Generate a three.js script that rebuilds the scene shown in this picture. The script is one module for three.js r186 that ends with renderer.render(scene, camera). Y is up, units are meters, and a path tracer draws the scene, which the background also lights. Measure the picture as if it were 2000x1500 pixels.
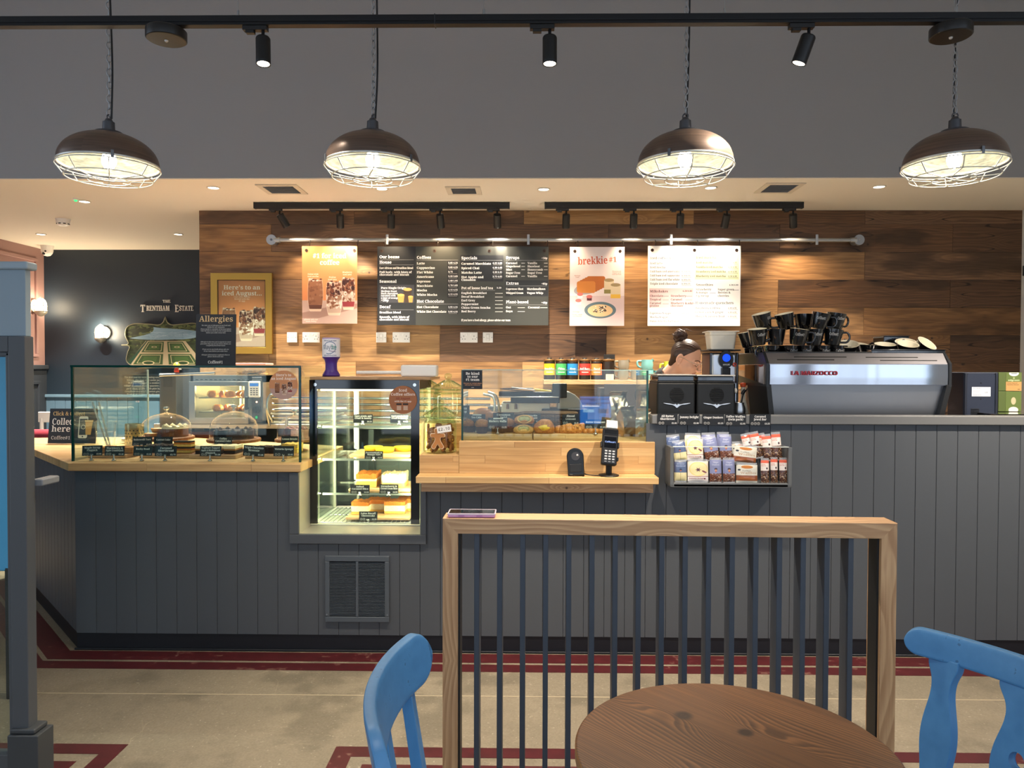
import * as THREE from 'three';
import { RoundedBoxGeometry } from 'three/addons/geometries/RoundedBoxGeometry.js';
import { mergeGeometries, mergeVertices } from 'three/addons/utils/BufferGeometryUtils.js';
import { FontLoader } from 'three/addons/loaders/FontLoader.js';
import { TextGeometry } from 'three/addons/geometries/TextGeometry.js';
import { RectAreaLightUniformsLib } from 'three/addons/lights/RectAreaLightUniformsLib.js';

// ---------- camera, sky, light levels ----------
const FOCAL = 1445, EYE = 1.5;                       // focal length in pixels of a 2000 x 1500 frame; eye height
const scene = new THREE.Scene();
const camera = new THREE.PerspectiveCamera(2 * Math.atan(750 / FOCAL) * 180 / Math.PI, 4 / 3, 0.05, 60);
camera.rotation.order = 'YXZ';
camera.position.set(0, EYE, 0);
camera.rotation.set(-0.021, 0.0148, 0.0027);
scene.add(camera);
camera.updateMatrixWorld(true);
scene.background = new THREE.Color().setRGB(0.7, 0.8, 1.02);
RectAreaLightUniformsLib.init();
const renderer = new THREE.WebGLRenderer({ antialias: true });
renderer.toneMapping = THREE.LinearToneMapping;
renderer.toneMappingExposure = 1.07;
renderer.shadowMap.enabled = true;
const LIGHT = { pendant: 0.72, track: 18, downlight: 41, wallSpot: 29, fridge: 7, window: 0.85 };
const WARM = 0xffefdb, WARMER = 0xffe0b8, COOL = 0xe6edff;

// ---------- helpers ----------
const R = d => d * Math.PI / 180;
const V = (x, y, z) => new THREE.Vector3(x, y, z);
function rng(seed) { let a = seed >>> 0; return () => { a = (a + 0x6d2b79f5) >>> 0; let t = a; t = Math.imul(t ^ (t >>> 15), t | 1); t ^= t + Math.imul(t ^ (t >>> 7), t | 61); return ((t ^ (t >>> 14)) >>> 0) / 4294967296; }; }
const rnd = rng(7);
function ray(x, y) { return V((x - 1000) / FOCAL, -(y - 750) / FOCAL, -1).applyQuaternion(camera.quaternion); }
function at(x, y, depth) { const d = ray(x, y); return V(0, EYE, 0).addScaledVector(d, depth / -d.z); }   // photograph measure -> place, at a known depth
function onY(x, y, h) { const d = ray(x, y); return V(0, EYE, 0).addScaledVector(d, (h - EYE) / d.y); }      // ... at a known height
const X = (x, depth, y = 720) => at(x, y, depth).x;
const Y = (y, depth, x = 1000) => at(x, y, depth).y;
const pxm = depth => depth / FOCAL;                  // metres per pixel at a depth

const used = {};
function numbered(name) { const n = used[name] = (used[name] ?? -1) + 1; return n ? name + '_' + String(n).padStart(3, '0') : name; }
function lit(o) { o.traverse(c => { if (c.isMesh) { c.castShadow = true; c.receiveShadow = true; } }); return o; }
function tag(o, label, category, group) { o.userData.label = label; o.userData.category = category; if (group) o.userData.group = group; return o; }
function thing(name, label, category, p = V(0, 0, 0), turn = 0, group) {
  const o = new THREE.Group(); o.name = numbered(name); scene.add(o); o.position.copy(p); o.rotation.y = turn;
  return tag(o, label, category, group);
}
function mesh(name, geo, mat, parent, p) {
  const m = new THREE.Mesh(Array.isArray(geo) ? merge(geo) : geo, mat); m.name = parent ? name : numbered(name);
  if (p) m.position.copy(p);
  (parent ?? scene).add(m); m.castShadow = m.receiveShadow = true; return m;
}
function struct(name, geo, mat, parent, p) { const m = mesh(name, geo, mat, parent, p); if (!parent) m.userData.kind = 'structure'; return m; }
function structGroup(name) { const o = new THREE.Group(); o.name = numbered(name); o.userData.kind = 'structure'; scene.add(o); return o; }
function copy(root, p, label, turn, group) {
  const c = root.clone(); c.name = numbered(root.name.replace(/_\d{3}$/, '')); c.userData = { ...root.userData }; scene.add(c);
  if (p) c.position.copy(p); if (turn !== undefined) c.rotation.y = turn; if (label) c.userData.label = label; if (group) c.userData.group = group; return c;
}
function merge(list) {
  const plain = list.map(g => { const n = g.index ? g.toNonIndexed() : g; for (const k of Object.keys(n.attributes)) if (!['position', 'normal', 'uv'].includes(k)) n.deleteAttribute(k); if (!n.attributes.uv) n.setAttribute('uv', new THREE.BufferAttribute(new Float32Array(n.attributes.position.count * 2), 2)); return n; });
  return mergeGeometries(plain, false);
}
const mv = (g, x = 0, y = 0, z = 0) => g.translate(x, y, z);
const rot = (g, x = 0, y = 0, z = 0) => { if (x) g.rotateX(x); if (y) g.rotateY(y); if (z) g.rotateZ(z); return g; };
// box with its uv in metres; the grain runs along `grain` (0 = x, 1 = y, 2 = z); du, dv shift the pattern
function uvBox(g, grain = 0, du = 0, dv = 0) {
  const n = g.index ? g.toNonIndexed() : g, p = n.attributes.position, nr = n.attributes.normal, uv = new Float32Array(p.count * 2);
  for (let i = 0; i < p.count; i++) {
    const a = [Math.abs(nr.getX(i)), Math.abs(nr.getY(i)), Math.abs(nr.getZ(i))], q = [p.getX(i), p.getY(i), p.getZ(i)];
    let k = a.indexOf(Math.max(...a)); let rest = [0, 1, 2].filter(j => j !== k);
    let u, v;
    if (rest.includes(grain)) { u = q[grain]; v = q[rest.find(j => j !== grain)]; } else { u = q[rest[0]] * 0.25; v = q[rest[1]]; }
    uv[2 * i] = u + du; uv[2 * i + 1] = v + dv;
  }
  n.setAttribute('uv', new THREE.BufferAttribute(uv, 2)); return n;
}
const rbox = (w, h, d, r = 0.004, s = 1) => new RoundedBoxGeometry(w, h, d, s, Math.min(r, w / 2.01, h / 2.01, d / 2.01));
const box = (w, h, d) => new THREE.BoxGeometry(w, h, d);
const cyl = (r0, r1, h, n = 24, open = false) => new THREE.CylinderGeometry(r0, r1, h, n, 1, open);
const lathe = (pts, n = 32, a0 = 0, a1 = Math.PI * 2) => new THREE.LatheGeometry(pts.map(([x, y]) => new THREE.Vector2(Math.max(x, 1e-5), y)), n, a0, a1);
const tube = (pts, r, n = 24, m = 8, closed = false) => new THREE.TubeGeometry(new THREE.CatmullRomCurve3(pts, closed, 'centripetal'), n, r, m, closed);
function rod(a, b, r, m = 8) { const d = b.clone().sub(a), g = new THREE.CylinderGeometry(r, r, d.length(), m); g.applyQuaternion(new THREE.Quaternion().setFromUnitVectors(V(0, 1, 0), d.clone().normalize())); return mv(g, (a.x + b.x) / 2, (a.y + b.y) / 2, (a.z + b.z) / 2); }
const prism = (pts, x0, len, bevel = 0.002) => mv(rot(extrude(shapeOf(pts), len, bevel, 1), 0, -Math.PI / 2), x0 + len, 0, 0);   // profile as [z, y], swept along x
function shapeOf(pts) { const s = new THREE.Shape(); pts.forEach(([x, y], i) => i ? s.lineTo(x, y) : s.moveTo(x, y)); s.closePath(); return s; }
function splineShape(pts) { const s = new THREE.Shape(); s.moveTo(pts[0][0], pts[0][1]); s.splineThru(pts.slice(1).map(p => new THREE.Vector2(p[0], p[1]))); s.closePath(); return s; }
const extrude = (s, depth, bevel = 0, seg = 2, curve = 12) => new THREE.ExtrudeGeometry(s, { depth, bevelEnabled: bevel > 0, bevelSize: bevel, bevelThickness: bevel, bevelSegments: seg, curveSegments: curve });
// box that carries a print on its front (+z) face: cell = [u0, v0, u1, v1] of its texture
function printBox(w, h, d, cell = [0, 0, 1, 1]) {
  const g = box(w, h, d), uv = g.attributes.uv, [u0, v0, u1, v1] = cell;
  for (let i = 0; i < uv.count; i++) { const f = Math.floor(i / 4) === 4; uv.setXY(i, f ? u0 + uv.getX(i) * (u1 - u0) : u0 + 0.01 * (u1 - u0), f ? v0 + uv.getY(i) * (v1 - v0) : v0 + 0.02 * (v1 - v0)); }
  return g;
}

// ---------- noise and textures ----------
function hash(x, y, s) { let h = Math.imul(x, 374761393) ^ Math.imul(y, 668265263) ^ Math.imul(s, 1274126177); h = Math.imul(h ^ (h >>> 13), 1274126177); return ((h ^ (h >>> 16)) >>> 0) / 4294967296; }
function noise(x, y, s = 0) { const i = Math.floor(x), j = Math.floor(y); let u = x - i, v = y - j; u = u * u * (3 - 2 * u); v = v * v * (3 - 2 * v); const a = hash(i, j, s), b = hash(i + 1, j, s), c = hash(i, j + 1, s), d = hash(i + 1, j + 1, s); return a + (b - a) * u + (c - a) * v + (a - b - c + d) * u * v; }
function fbm(x, y, s = 0, o = 4) { let t = 0, a = 0.5, n = 0; for (let k = 0; k < o; k++) { t += a * noise(x, y, s + k * 17); n += a; x *= 2.03; y *= 2.03; a *= 0.5; } return t / n; }
const sm = (a, b, x) => { const t = Math.min(1, Math.max(0, (x - a) / (b - a))); return t * t * (3 - 2 * t); };
const mix3 = (a, b, t) => [a[0] + (b[0] - a[0]) * t, a[1] + (b[1] - a[1]) * t, a[2] + (b[2] - a[2]) * t];
// f(u, v) in metres -> [r, g, b] 0..255 (sRGB); the texture covers sw x sh metres
function dataTex(w, h, sw, sh, f, srgb = true, wrap = THREE.MirroredRepeatWrapping) {
  const a = new Uint8Array(w * h * 4);
  for (let j = 0; j < h; j++) for (let i = 0; i < w; i++) { const c = f((i + 0.5) / w * sw, (j + 0.5) / h * sh), k = 4 * (j * w + i); a[k] = Math.max(0, Math.min(255, c[0])); a[k + 1] = Math.max(0, Math.min(255, c[1])); a[k + 2] = Math.max(0, Math.min(255, c[2])); a[k + 3] = 255; }
  const t = new THREE.DataTexture(a, w, h); t.magFilter = THREE.LinearFilter; t.wrapS = t.wrapT = wrap; t.repeat.set(1 / sw, 1 / sh); if (srgb) t.colorSpace = THREE.SRGBColorSpace; t.needsUpdate = true; return t;
}
function canvasTex(w, h, draw, srgb = true) { const c = document.createElement('canvas'); c.width = w; c.height = h; draw(c.getContext('2d'), w, h); const t = new THREE.CanvasTexture(c); if (srgb) t.colorSpace = THREE.SRGBColorSpace; return t; }
// wood: grain along u
function wood(seed, dark, light, o = {}) {
  const q = { lines: 26, wander: 0.5, fine: 0.48, knots: [], stain: 0.25, crack: 0, ...o };
  return (u, v) => {
    let warp = fbm(u * 1.3, v * 5, seed, 3) * q.wander + fbm(u * 5, v * 14, seed + 5, 2) * 0.06, ring = v * q.lines + warp * q.lines * 0.25, kn = 0;
    for (const [ku, kv, kr, ks] of q.knots) { const du = (u - ku) / (kr * 3.2), dv = (v - kv) / kr, d2 = du * du + dv * dv, e = Math.exp(-d2); ring += (ks ?? 3) * e * (v >= kv ? 1 : 1); const dd = Math.hypot((u - ku) / kr, (v - kv) / kr); kn = Math.max(kn, (1 - sm(0.16, 0.42, dd)) * (0.75 + 0.25 * noise(dd * 20, 3, seed))); }
    const r = ring - Math.floor(ring), line = sm(0, 0.75, r) * (1 - sm(0.86, 1, r));
    const fibre = fbm(u * 9, v * 260, seed + 9, 2), broad = fbm(u * 0.8, v * 9, seed + 31, 3), blot = fbm(u * 2.2, v * 7, seed + 77, 4);
    let t = 0.62 * line * (1 - q.fine) + q.fine * fibre + 0.3 * (broad - 0.5); t = t * 0.85 + 0.12;
    let c = mix3(light, dark, Math.max(0, Math.min(1, t)));
    c = mix3(c, mix3(dark, [0, 0, 0], 0.35), q.stain * sm(0.52, 0.78, blot));
    if (q.crack) { const cr = Math.abs(fbm(u * 0.9 + 3, v * 11, seed + 55, 3) - 0.5), on = sm(0.56, 0.7, fbm(u * 1.7, v * 3, seed + 99, 2)); c = mix3(c, [26, 15, 8], q.crack * (1 - sm(0.004, 0.014, cr)) * on); }
    return mix3(c, mix3(dark, [20, 10, 5], 0.6), kn * 0.85);
  };
}
// ---------- materials ----------
const cache = new Map();
function P(color, rough = 0.6, metal = 0, extra) {        // plain paint / plastic / metal
  const k = color + '|' + rough + '|' + metal + '|' + (extra ? JSON.stringify(extra) : '');
  if (!cache.has(k)) cache.set(k, new THREE.MeshPhysicalMaterial({ color, roughness: rough, metalness: metal, ...(extra ?? {}) }));
  return cache.get(k);
}
function T(map, rough = 0.6, extra = {}) { return new THREE.MeshPhysicalMaterial({ map, roughness: rough, ...extra }); }
const bumpFine = dataTex(256, 256, 0.25, 0.25, (u, v) => { const n = 255 * fbm(u * 500, v * 500, 3, 3); return [n, n, n]; }, false, THREE.RepeatWrapping);
const glassPane = new THREE.MeshPhysicalMaterial({ color: 0xf4fbf8, roughness: 0.02, transmission: 1, thickness: 0, ior: 1.5 });
const glassEdge = P(0x0d3a34, 0.15, 0, { emissive: 0x000000 });
const clearPlastic = new THREE.MeshPhysicalMaterial({ color: 0xffffff, roughness: 0.04, transmission: 1, thickness: 0, ior: 1.45 });
const MAT = {
  black: P(0x0e0f10, 0.45), blackGloss: P(0x08090b, 0.08, 0, { clearcoat: 1, clearcoatRoughness: 0.05 }), blackMetal: P(0x121314, 0.4, 0.6), steel: P(0xb9babb, 0.28, 1), steelDark: P(0x6e7073, 0.35, 1),
  chrome: P(0xd8d8d8, 0.12, 1), galv: P(0xa9adb0, 0.4, 0.9), white: P(0xe9e6df, 0.5), whitePlastic: P(0xfbf8f0, 0.35), counterPaint: P(0x4b4f54, 0.5), greyPaint: P(0x6a6868, 0.75), cream: P(0xeadfca, 0.85),
};
// ---------- the setting ----------
const WALL = 6.2, NAVY = 8.25, CEIL = 2.818, BULK = 5.22, FRONT = 3.865, LEFTX = -5.38, RIGHTX = 4.12, HIGH = 4.25, BACKZ = 3.2;
const concrete = dataTex(1024, 1024, 3.1, 3.1, (u, v) => {
  const a = fbm(u * 2, v * 2, 11, 5), b = fbm(u * 16, v * 16, 12, 4), c = noise(u * 190, v * 190, 13), s = Math.abs(fbm(u * 1.1 + v * 0.7, v * 3.1, 15, 3) - 0.5), s2 = Math.abs(fbm(u * 3 - v, v * 1.3 + 7, 16, 3) - 0.5);
  let k = mix3([110, 102, 86], [138, 127, 108], a * 0.7 + b * 0.3);
  k = mix3(k, [78, 72, 60], 0.35 * sm(0.55, 0.75, fbm(u * 5, v * 5, 18, 4)));
  const t = (c - 0.5) * 14; k = [k[0] + t, k[1] + t, k[2] + t];
  if (c > 0.965) k = mix3(k, [210, 200, 180], 0.6);
  if ((s < 0.0012 || s2 < 0.0008) && a > 0.52) k = mix3(k, [182, 168, 142], 0.4);
  return k;
});
const concreteBump = dataTex(512, 512, 1, 1, (u, v) => { const n = 255 * (0.6 * fbm(u * 12, v * 12, 21, 4) + 0.4 * noise(u * 160, v * 160, 22)); return [n, n, n]; }, false);
const floorMat = T(concrete, 0.52, { bumpMap: concreteBump, bumpScale: 0.0015 });
const floorGeo = box(RIGHTX - LEFTX + 0.6, 0.1, NAVY + BACKZ + 0.6); uvBox(floorGeo);
const floor = struct('floor', uvBox(floorGeo), floorMat, null, V((LEFTX + RIGHTX) / 2, -0.05, (BACKZ - NAVY) / 2));
const redPaint = dataTex(512, 512, 1.3, 1.3, (u, v) => { const n = fbm(u * 30, v * 30, 31, 4), m = fbm(u * 4, v * 4, 32, 3), w = noise(u * 170, v * 170, 33); let c = mix3([58, 14, 18], [80, 22, 27], n); c = mix3(c, [110, 88, 74], 0.75 * sm(0.68, 0.76, 0.6 * n + 0.4 * m) + (w > 0.975 ? 0.6 : 0)); return c; });
const redMat = T(redPaint, 0.45);
const flat = pts => { const g = extrude(shapeOf(pts.map(([x, z]) => [x, -z])), 0.0012); g.rotateX(-Math.PI / 2); return uvBox(g); };
{
  const p = floor.position, stripe = pts => mesh('painted_stripe', mv(flat(pts), -p.x, -p.y, -p.z), redMat, floor);
  const A = [-2.385, -3.87], q = 0.7071, far = [-3.6, -5.16];       // corner of the counter foot and the diagonal side behind it
  const off = d => [[far[0] - d * 0.727, far[1] + d * 0.686], [A[0] - d * 0.40, A[1] + d], [4.12, A[1] + d]];
  for (const [d0, d1] of [[0.02, 0.135], [0.158, 0.248]]) { const a = off(d0), b = off(d1); stripe([...a, ...b.reverse()]); }
  const frame = (x, s, e, d0, d1) => stripe([[e, -2.89 + d0], [x + s * d0, -2.89 + d0], [x + s * d0, 2.4], [x + s * d1, 2.4], [x + s * d1, -2.89 + d1], [e, -2.89 + d1]]);
  for (const [d0, d1] of [[0, 0.075], [0.13, 0.2]]) { frame(-1.565, -1, -4.6, d0, d1); frame(-0.735, 1, 4.1, d0, d1); }
  mesh('joint', mv(uvBox(rot(box(9.4, 0.0012, 0.006), 0, 0.004, 0)), -0.6 - p.x, 0.0004 - p.y, -3.35 - p.z), P(0xa89a80, 0.7), floor);
  mesh('joint', mv(uvBox(box(9.4, 0.0012, 0.005)), -0.6 - p.x, 0.0004 - p.y, -1.1 - p.z), P(0xa89a80, 0.7), floor);
}
struct('pavement', box(30, 0.1, 24), P(0x8f8d88, 0.9), null, V(-0.6, -0.16, 3));
const plaster = (c, r = 0.85) => new THREE.MeshPhysicalMaterial({ color: c, roughness: r, bumpMap: bumpFine, bumpScale: 0.0004 });
struct('ceiling', box(RIGHTX - LEFTX + 0.4, 0.12, NAVY - BULK + 0.26), plaster(0xe8e0d0), null, V((LEFTX + RIGHTX) / 2, CEIL + 0.06, -(NAVY + BULK) / 2 - 0.076));
struct('ceiling', box(RIGHTX - LEFTX + 0.4, 0.12, BULK + BACKZ + 0.3), plaster(0xc2bfba), null, V((LEFTX + RIGHTX) / 2, HIGH + 0.06, (BACKZ - BULK) / 2));
struct('wall_upper', box(RIGHTX - LEFTX + 0.4, HIGH - CEIL + 0.1, 0.12), plaster(0x9c9a98, 0.8), null, V((LEFTX + RIGHTX) / 2, (HIGH + CEIL) / 2 + 0.055, -BULK - 0.06 + 0.061));
// wood-clad wall: every plank its own piece
const PLANKX0 = X(390, WALL, 600), PLANKX1 = RIGHTX;
const back = structGroup('wall_back');
mesh('backing', box(PLANKX1 - PLANKX0 + 0.05, CEIL, 0.12), P(0x2a1c12, 0.9), back, V((PLANKX0 + PLANKX1) / 2 + 0.025, CEIL / 2, -WALL - 0.06 - 0.012));
const plankTex = [
  wood(101, [104, 76, 50], [202, 160, 108], { lines: 22, wander: 0.9, stain: 0.5, crack: 0.9, fine: 0.62, knots: [[0.5, 0.1, 0.035], [1.55, 0.2, 0.03], [1.9, 0.07, 0.028]] }),
  wood(202, [88, 66, 48], [172, 134, 96], { lines: 34, wander: 1.2, stain: 0.55, crack: 0.8, fine: 0.62, knots: [[0.8, 0.22, 0.05], [1.7, 0.1, 0.03]] }),
  wood(303, [126, 93, 58], [218, 178, 122], { lines: 18, wander: 0.7, stain: 0.42, crack: 0.95, fine: 0.6, knots: [[0.3, 0.16, 0.03], [1.1, 0.08, 0.04], [1.62, 0.25, 0.03]] }),
  wood(404, [82, 62, 48], [156, 122, 90], { lines: 28, wander: 1.5, stain: 0.6, crack: 0.7, fine: 0.6, knots: [[1.3, 0.14, 0.06, 5]] }),
].map(f => dataTex(1024, 256, 2.0, 0.5, f));
const plankMat = plankTex.flatMap(t => [0xefe8e0, 0xcfc2b4].map(c => T(t, 0.55, { color: c, bumpMap: t, bumpScale: 0.0006 })));
function plankRow(parent, x0, x1, y0, y1, joints, z, kinds) {
  const xs = [x0, ...joints.filter(j => j > x0 + 0.05 && j < x1 - 0.05), x1];
  for (let i = 0; i + 1 < xs.length; i++) {
    const w = xs[i + 1] - xs[i] - 0.0014, h = y1 - y0 - 0.0014, d = 0.014;
    mesh('plank', uvBox(rbox(w, h, d, 0.0007), 0, rnd() * 3, rnd() * 0.7 + 0.1), plankMat[(kinds[i] ?? Math.floor(rnd() * 8)) % 8], parent, V((xs[i] + xs[i + 1]) / 2, (y0 + y1) / 2, z - d / 2 + rnd() * 0.0025));
  }
}
{
  const rows = [[411, 438, [692, 1023, 1355, 1690], [2, 2, 4, 3, 6]], [438, 492, [530, 860, 1188, 1523, 1861], [5, 2, 3, 7, 3, 7]], [492, 546, [360, 690, 1024, 1354, 1689], [5, 0, 4, 0, 2, 7]], [546, 600, [532, 859, 1184, 1520, 1856], [1, 6, 3, 0, 3, 7]],
    [600, 653, [532, 860, 1185, 1519, 1687], [3, 0, 3, 4, 0, 1]], [653, 707, [525, 859, 1184, 1520, 1856], [4, 4, 7, 4, 1, 7]], [707, 760, [695, 1020, 1355, 1690], [4, 5, 4, 0, 3]], [760, 814, [532, 859, 1184, 1520, 1856], [1, 5, 4, 2, 6, 3]], [814, 868, [690, 1020, 1355], [4, 2, 5, 6]], [868, 922, [532, 1184, 1600], [4, 2, 5, 6]]];
  for (const [ya, yb, js, kinds] of rows) plankRow(back, PLANKX0, PLANKX1, Y(yb, WALL), Y(ya, WALL), js.map(x => X(x, WALL, ya)), -WALL, kinds);
}
// rear navy wall with a boarded dado, left wall with pink panelling, right wall, front wall with windows
const navy = structGroup('wall_rear');
mesh('plaster', box(PLANKX0 - LEFTX + 0.4, CEIL, 0.12), new THREE.MeshPhysicalMaterial({ color: 0x22303d, roughness: 0.5, bumpMap: bumpFine, bumpScale: 0.0003 }), navy, V((PLANKX0 + LEFTX) / 2, CEIL / 2, -NAVY - 0.06));
const DADO = Y(777, NAVY);
for (let x = LEFTX; x < PLANKX0; x += 0.118) mesh('board', rbox(0.115, DADO - 0.02, 0.016, 0.003), P(0x5f7d92, 0.55), navy, V(x + 0.059, DADO / 2, -NAVY + 0.006));
mesh('dado_rail', rbox(PLANKX0 - LEFTX, 0.035, 0.04, 0.008), P(0x6b8a9f, 0.5), navy, V((PLANKX0 + LEFTX) / 2, DADO + 0.005, -NAVY + 0.018));
mesh('return', box(0.1, CEIL, NAVY - WALL), P(0x1d2731, 0.5), navy, V(PLANKX0 + 0.055, CEIL / 2, -(NAVY + WALL) / 2 - 0.1));
const left = structGroup('wall_left');
const pink = P(0xa2807b, 0.6), wains = P(0x343a42, 0.55);
for (const [y0, y1, z0, z1] of [[0, HIGH, -8.5, -3.6], [0, 0.45, -3.6, 0.2], [3.9, HIGH, -3.6, 0.2], [0, HIGH, 0.2, 3.4]]) mesh('plaster', box(0.12, y1 - y0, z1 - z0), z1 < -3 ? pink : plaster(0x8d8a86), left, V(LEFTX - 0.06, (y0 + y1) / 2, (z0 + z1) / 2));
mesh('wainscot', box(0.02, 1.49, NAVY - 3), wains, left, V(LEFTX + 0.01, 0.745, -(NAVY + 3) / 2));
mesh('dado_rail', rbox(0.05, 0.05, NAVY - 3, 0.01), wains, left, V(LEFTX + 0.025, 1.5, -(NAVY + 3) / 2));
const ring = (z0, z1, y0, y1, w, d) => [mv(rbox(d, w, z1 - z0, 0.004), 0, y0, (z0 + z1) / 2), mv(rbox(d, w, z1 - z0, 0.004), 0, y1, (z0 + z1) / 2), mv(rbox(d, y1 - y0 - w, w, 0.004), 0, (y0 + y1) / 2, z0 + w / 2), mv(rbox(d, y1 - y0 - w, w, 0.004), 0, (y0 + y1) / 2, z1 - w / 2)];
for (const [z0, z1] of [[-8.12, -6.5], [-6.3, -4.7]]) { mesh('panel_moulding', [...ring(z0, z1, 1.63, 2.68, 0.035, 0.03), ...ring(z0 + 0.12, z1 - 0.12, 1.75, 2.56, 0.02, 0.02)], pink, left, V(LEFTX + 0.008, 0, 0)); mesh('panel_moulding', ring(z0, z1, 0.3, 1.33, 0.035, 0.03), wains, left, V(LEFTX + 0.025, 0, 0)); }
const right = structGroup('wall_right');
for (const [y0, y1, z0, z1] of [[0, HIGH, -8.5, -0.9], [0, 0.45, -0.9, 3.3], [3.9, HIGH, -0.9, 3.3], [0.45, 3.9, 2.9, 3.3]]) mesh('plaster', box(0.12, y1 - y0, z1 - z0), plaster(0xdedcd6), right, V(RIGHTX + 0.06, (y0 + y1) / 2, (z0 + z1) / 2));
mesh('picture_rail', rbox(0.03, 0.085, 5.2, 0.006), P(0x2f3133, 0.6), right, V(RIGHTX - 0.012, Y(530, WALL), -3.55));
{
  const front = structGroup('wall_front'), m = plaster(0x8d8a86), xs = [[-5.1, -2.6], [-2.2, 0.6], [1.0, 3.7]], y0 = 0.45, y1 = 3.9;
  mesh('plaster', box(RIGHTX - LEFTX + 0.3, y0, 0.2), m, front, V((LEFTX + RIGHTX) / 2, y0 / 2, BACKZ));
  mesh('plaster', box(RIGHTX - LEFTX + 0.3, HIGH - y1 + 0.1, 0.2), m, front, V((LEFTX + RIGHTX) / 2, (HIGH + y1) / 2 + 0.05, BACKZ));
  let at0 = LEFTX - 0.15;
  for (const [a, b] of [...xs, [RIGHTX + 0.15, 0]]) { mesh('pier', box(a - at0, y1 - y0, 0.2), m, front, V((a + at0) / 2, (y0 + y1) / 2, BACKZ)); at0 = b; }
  const glazing = (n0, centre, turn, len) => {         // a window of three lights, built along x and turned into its wall
    const w = structGroup('window_' + n0), f = P(0x3c4248, 0.5), n = 3; w.position.copy(centre); w.rotation.y = turn;
    for (const y of [y0 + 0.03, 2.35, y1 - 0.03]) for (let k = 0; k < n; k++) mesh('window_frame', rbox(len / n - 0.06, 0.06, 0.08), f, w, V(-len / 2 + len * (k + 0.5) / n, y, 0));
    for (let k = 0; k <= n; k++) mesh('window_frame', rbox(0.06, y1 - y0, 0.08), f, w, V(-len / 2 + 0.03 + (len - 0.06) * k / n, (y0 + y1) / 2, 0));
    for (let k = 0; k < n; k++) mesh('pane', box(len / n - 0.06, y1 - y0, 0.004), glassPane, w, V(-len / 2 + len * (k + 0.5) / n, (y0 + y1) / 2, 0));
    const inward = V(0, 0, -1).applyAxisAngle(V(0, 1, 0), turn), l = new THREE.RectAreaLight(COOL, LIGHT.window, len - 0.1, y1 - y0 - 0.1); l.position.copy(centre).addScaledVector(inward, 0.14).setY((y0 + y1) / 2); l.lookAt(l.position.clone().add(inward)); scene.add(l);
  };
  xs.forEach(([a, b], i) => glazing(i + 1, V((a + b) / 2, 0, BACKZ), 0, b - a)); glazing(4, V(RIGHTX + 0.06, 0, 1.0), Math.PI / 2, 3.8); glazing(5, V(LEFTX - 0.06, 0, -1.7), -Math.PI / 2, 3.8);
  const p = at(1163, 801, 2 * 3.9 + BACKZ - 0.12), sg = thing('window_sign', 'blue backlit service poster hanging in the front window', 'sign', V(p.x, p.y, BACKZ - 0.12)); sg.rotation.y = Math.PI;
  const tx2 = canvasTex(256, 230, (c, w, h) => { c.fillStyle = '#1f78d8'; c.fillRect(0, 0, w, h); c.fillStyle = '#0d3f92'; c.fillRect(0, 16, w, 10); c.fillRect(0, 50, 120, 12); c.textAlign = 'center'; c.font = 'bold 34px sans-serif'; c.fillStyle = '#123a70'; c.fillText('YOUR', 128, 42); c.fillText('SERVICE', 140, 78); c.fillStyle = '#1b4a86'; c.fillRect(20, 104, 84, 38); for (let k = 0; k < 6; k++) c.fillRect(12, 160 + k * 11, 60 + 30 * (k % 2), 4); c.fillStyle = '#9fd0ff'; c.fillRect(140, 108, 90, 26); });
  mesh('lit_poster', printBox(0.45, 0.4, 0.01), new THREE.MeshStandardMaterial({ color: 0x111111, emissive: 0xffffff, emissiveMap: tx2, emissiveIntensity: 7 }), sg); mesh('frame', [mv(rbox(0.49, 0.02, 0.02), 0, 0.21, 0), mv(rbox(0.49, 0.02, 0.02), 0, -0.21, 0)], P(0x2a2c30, 0.5), sg);
}
// ---------- lamps ----------
function spot(p, target, color, power, angle, blend = 0.6, radius = 1) {
  const l = new THREE.SpotLight(color, power, 0, angle, blend, 2); l.position.copy(p); l.target.position.copy(target); l.castShadow = true; l.shadow.radius = radius; scene.add(l, l.target); return l;
}
const glow = (c, k) => new THREE.MeshStandardMaterial({ color: 0x222222, emissive: c, emissiveIntensity: k });
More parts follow.
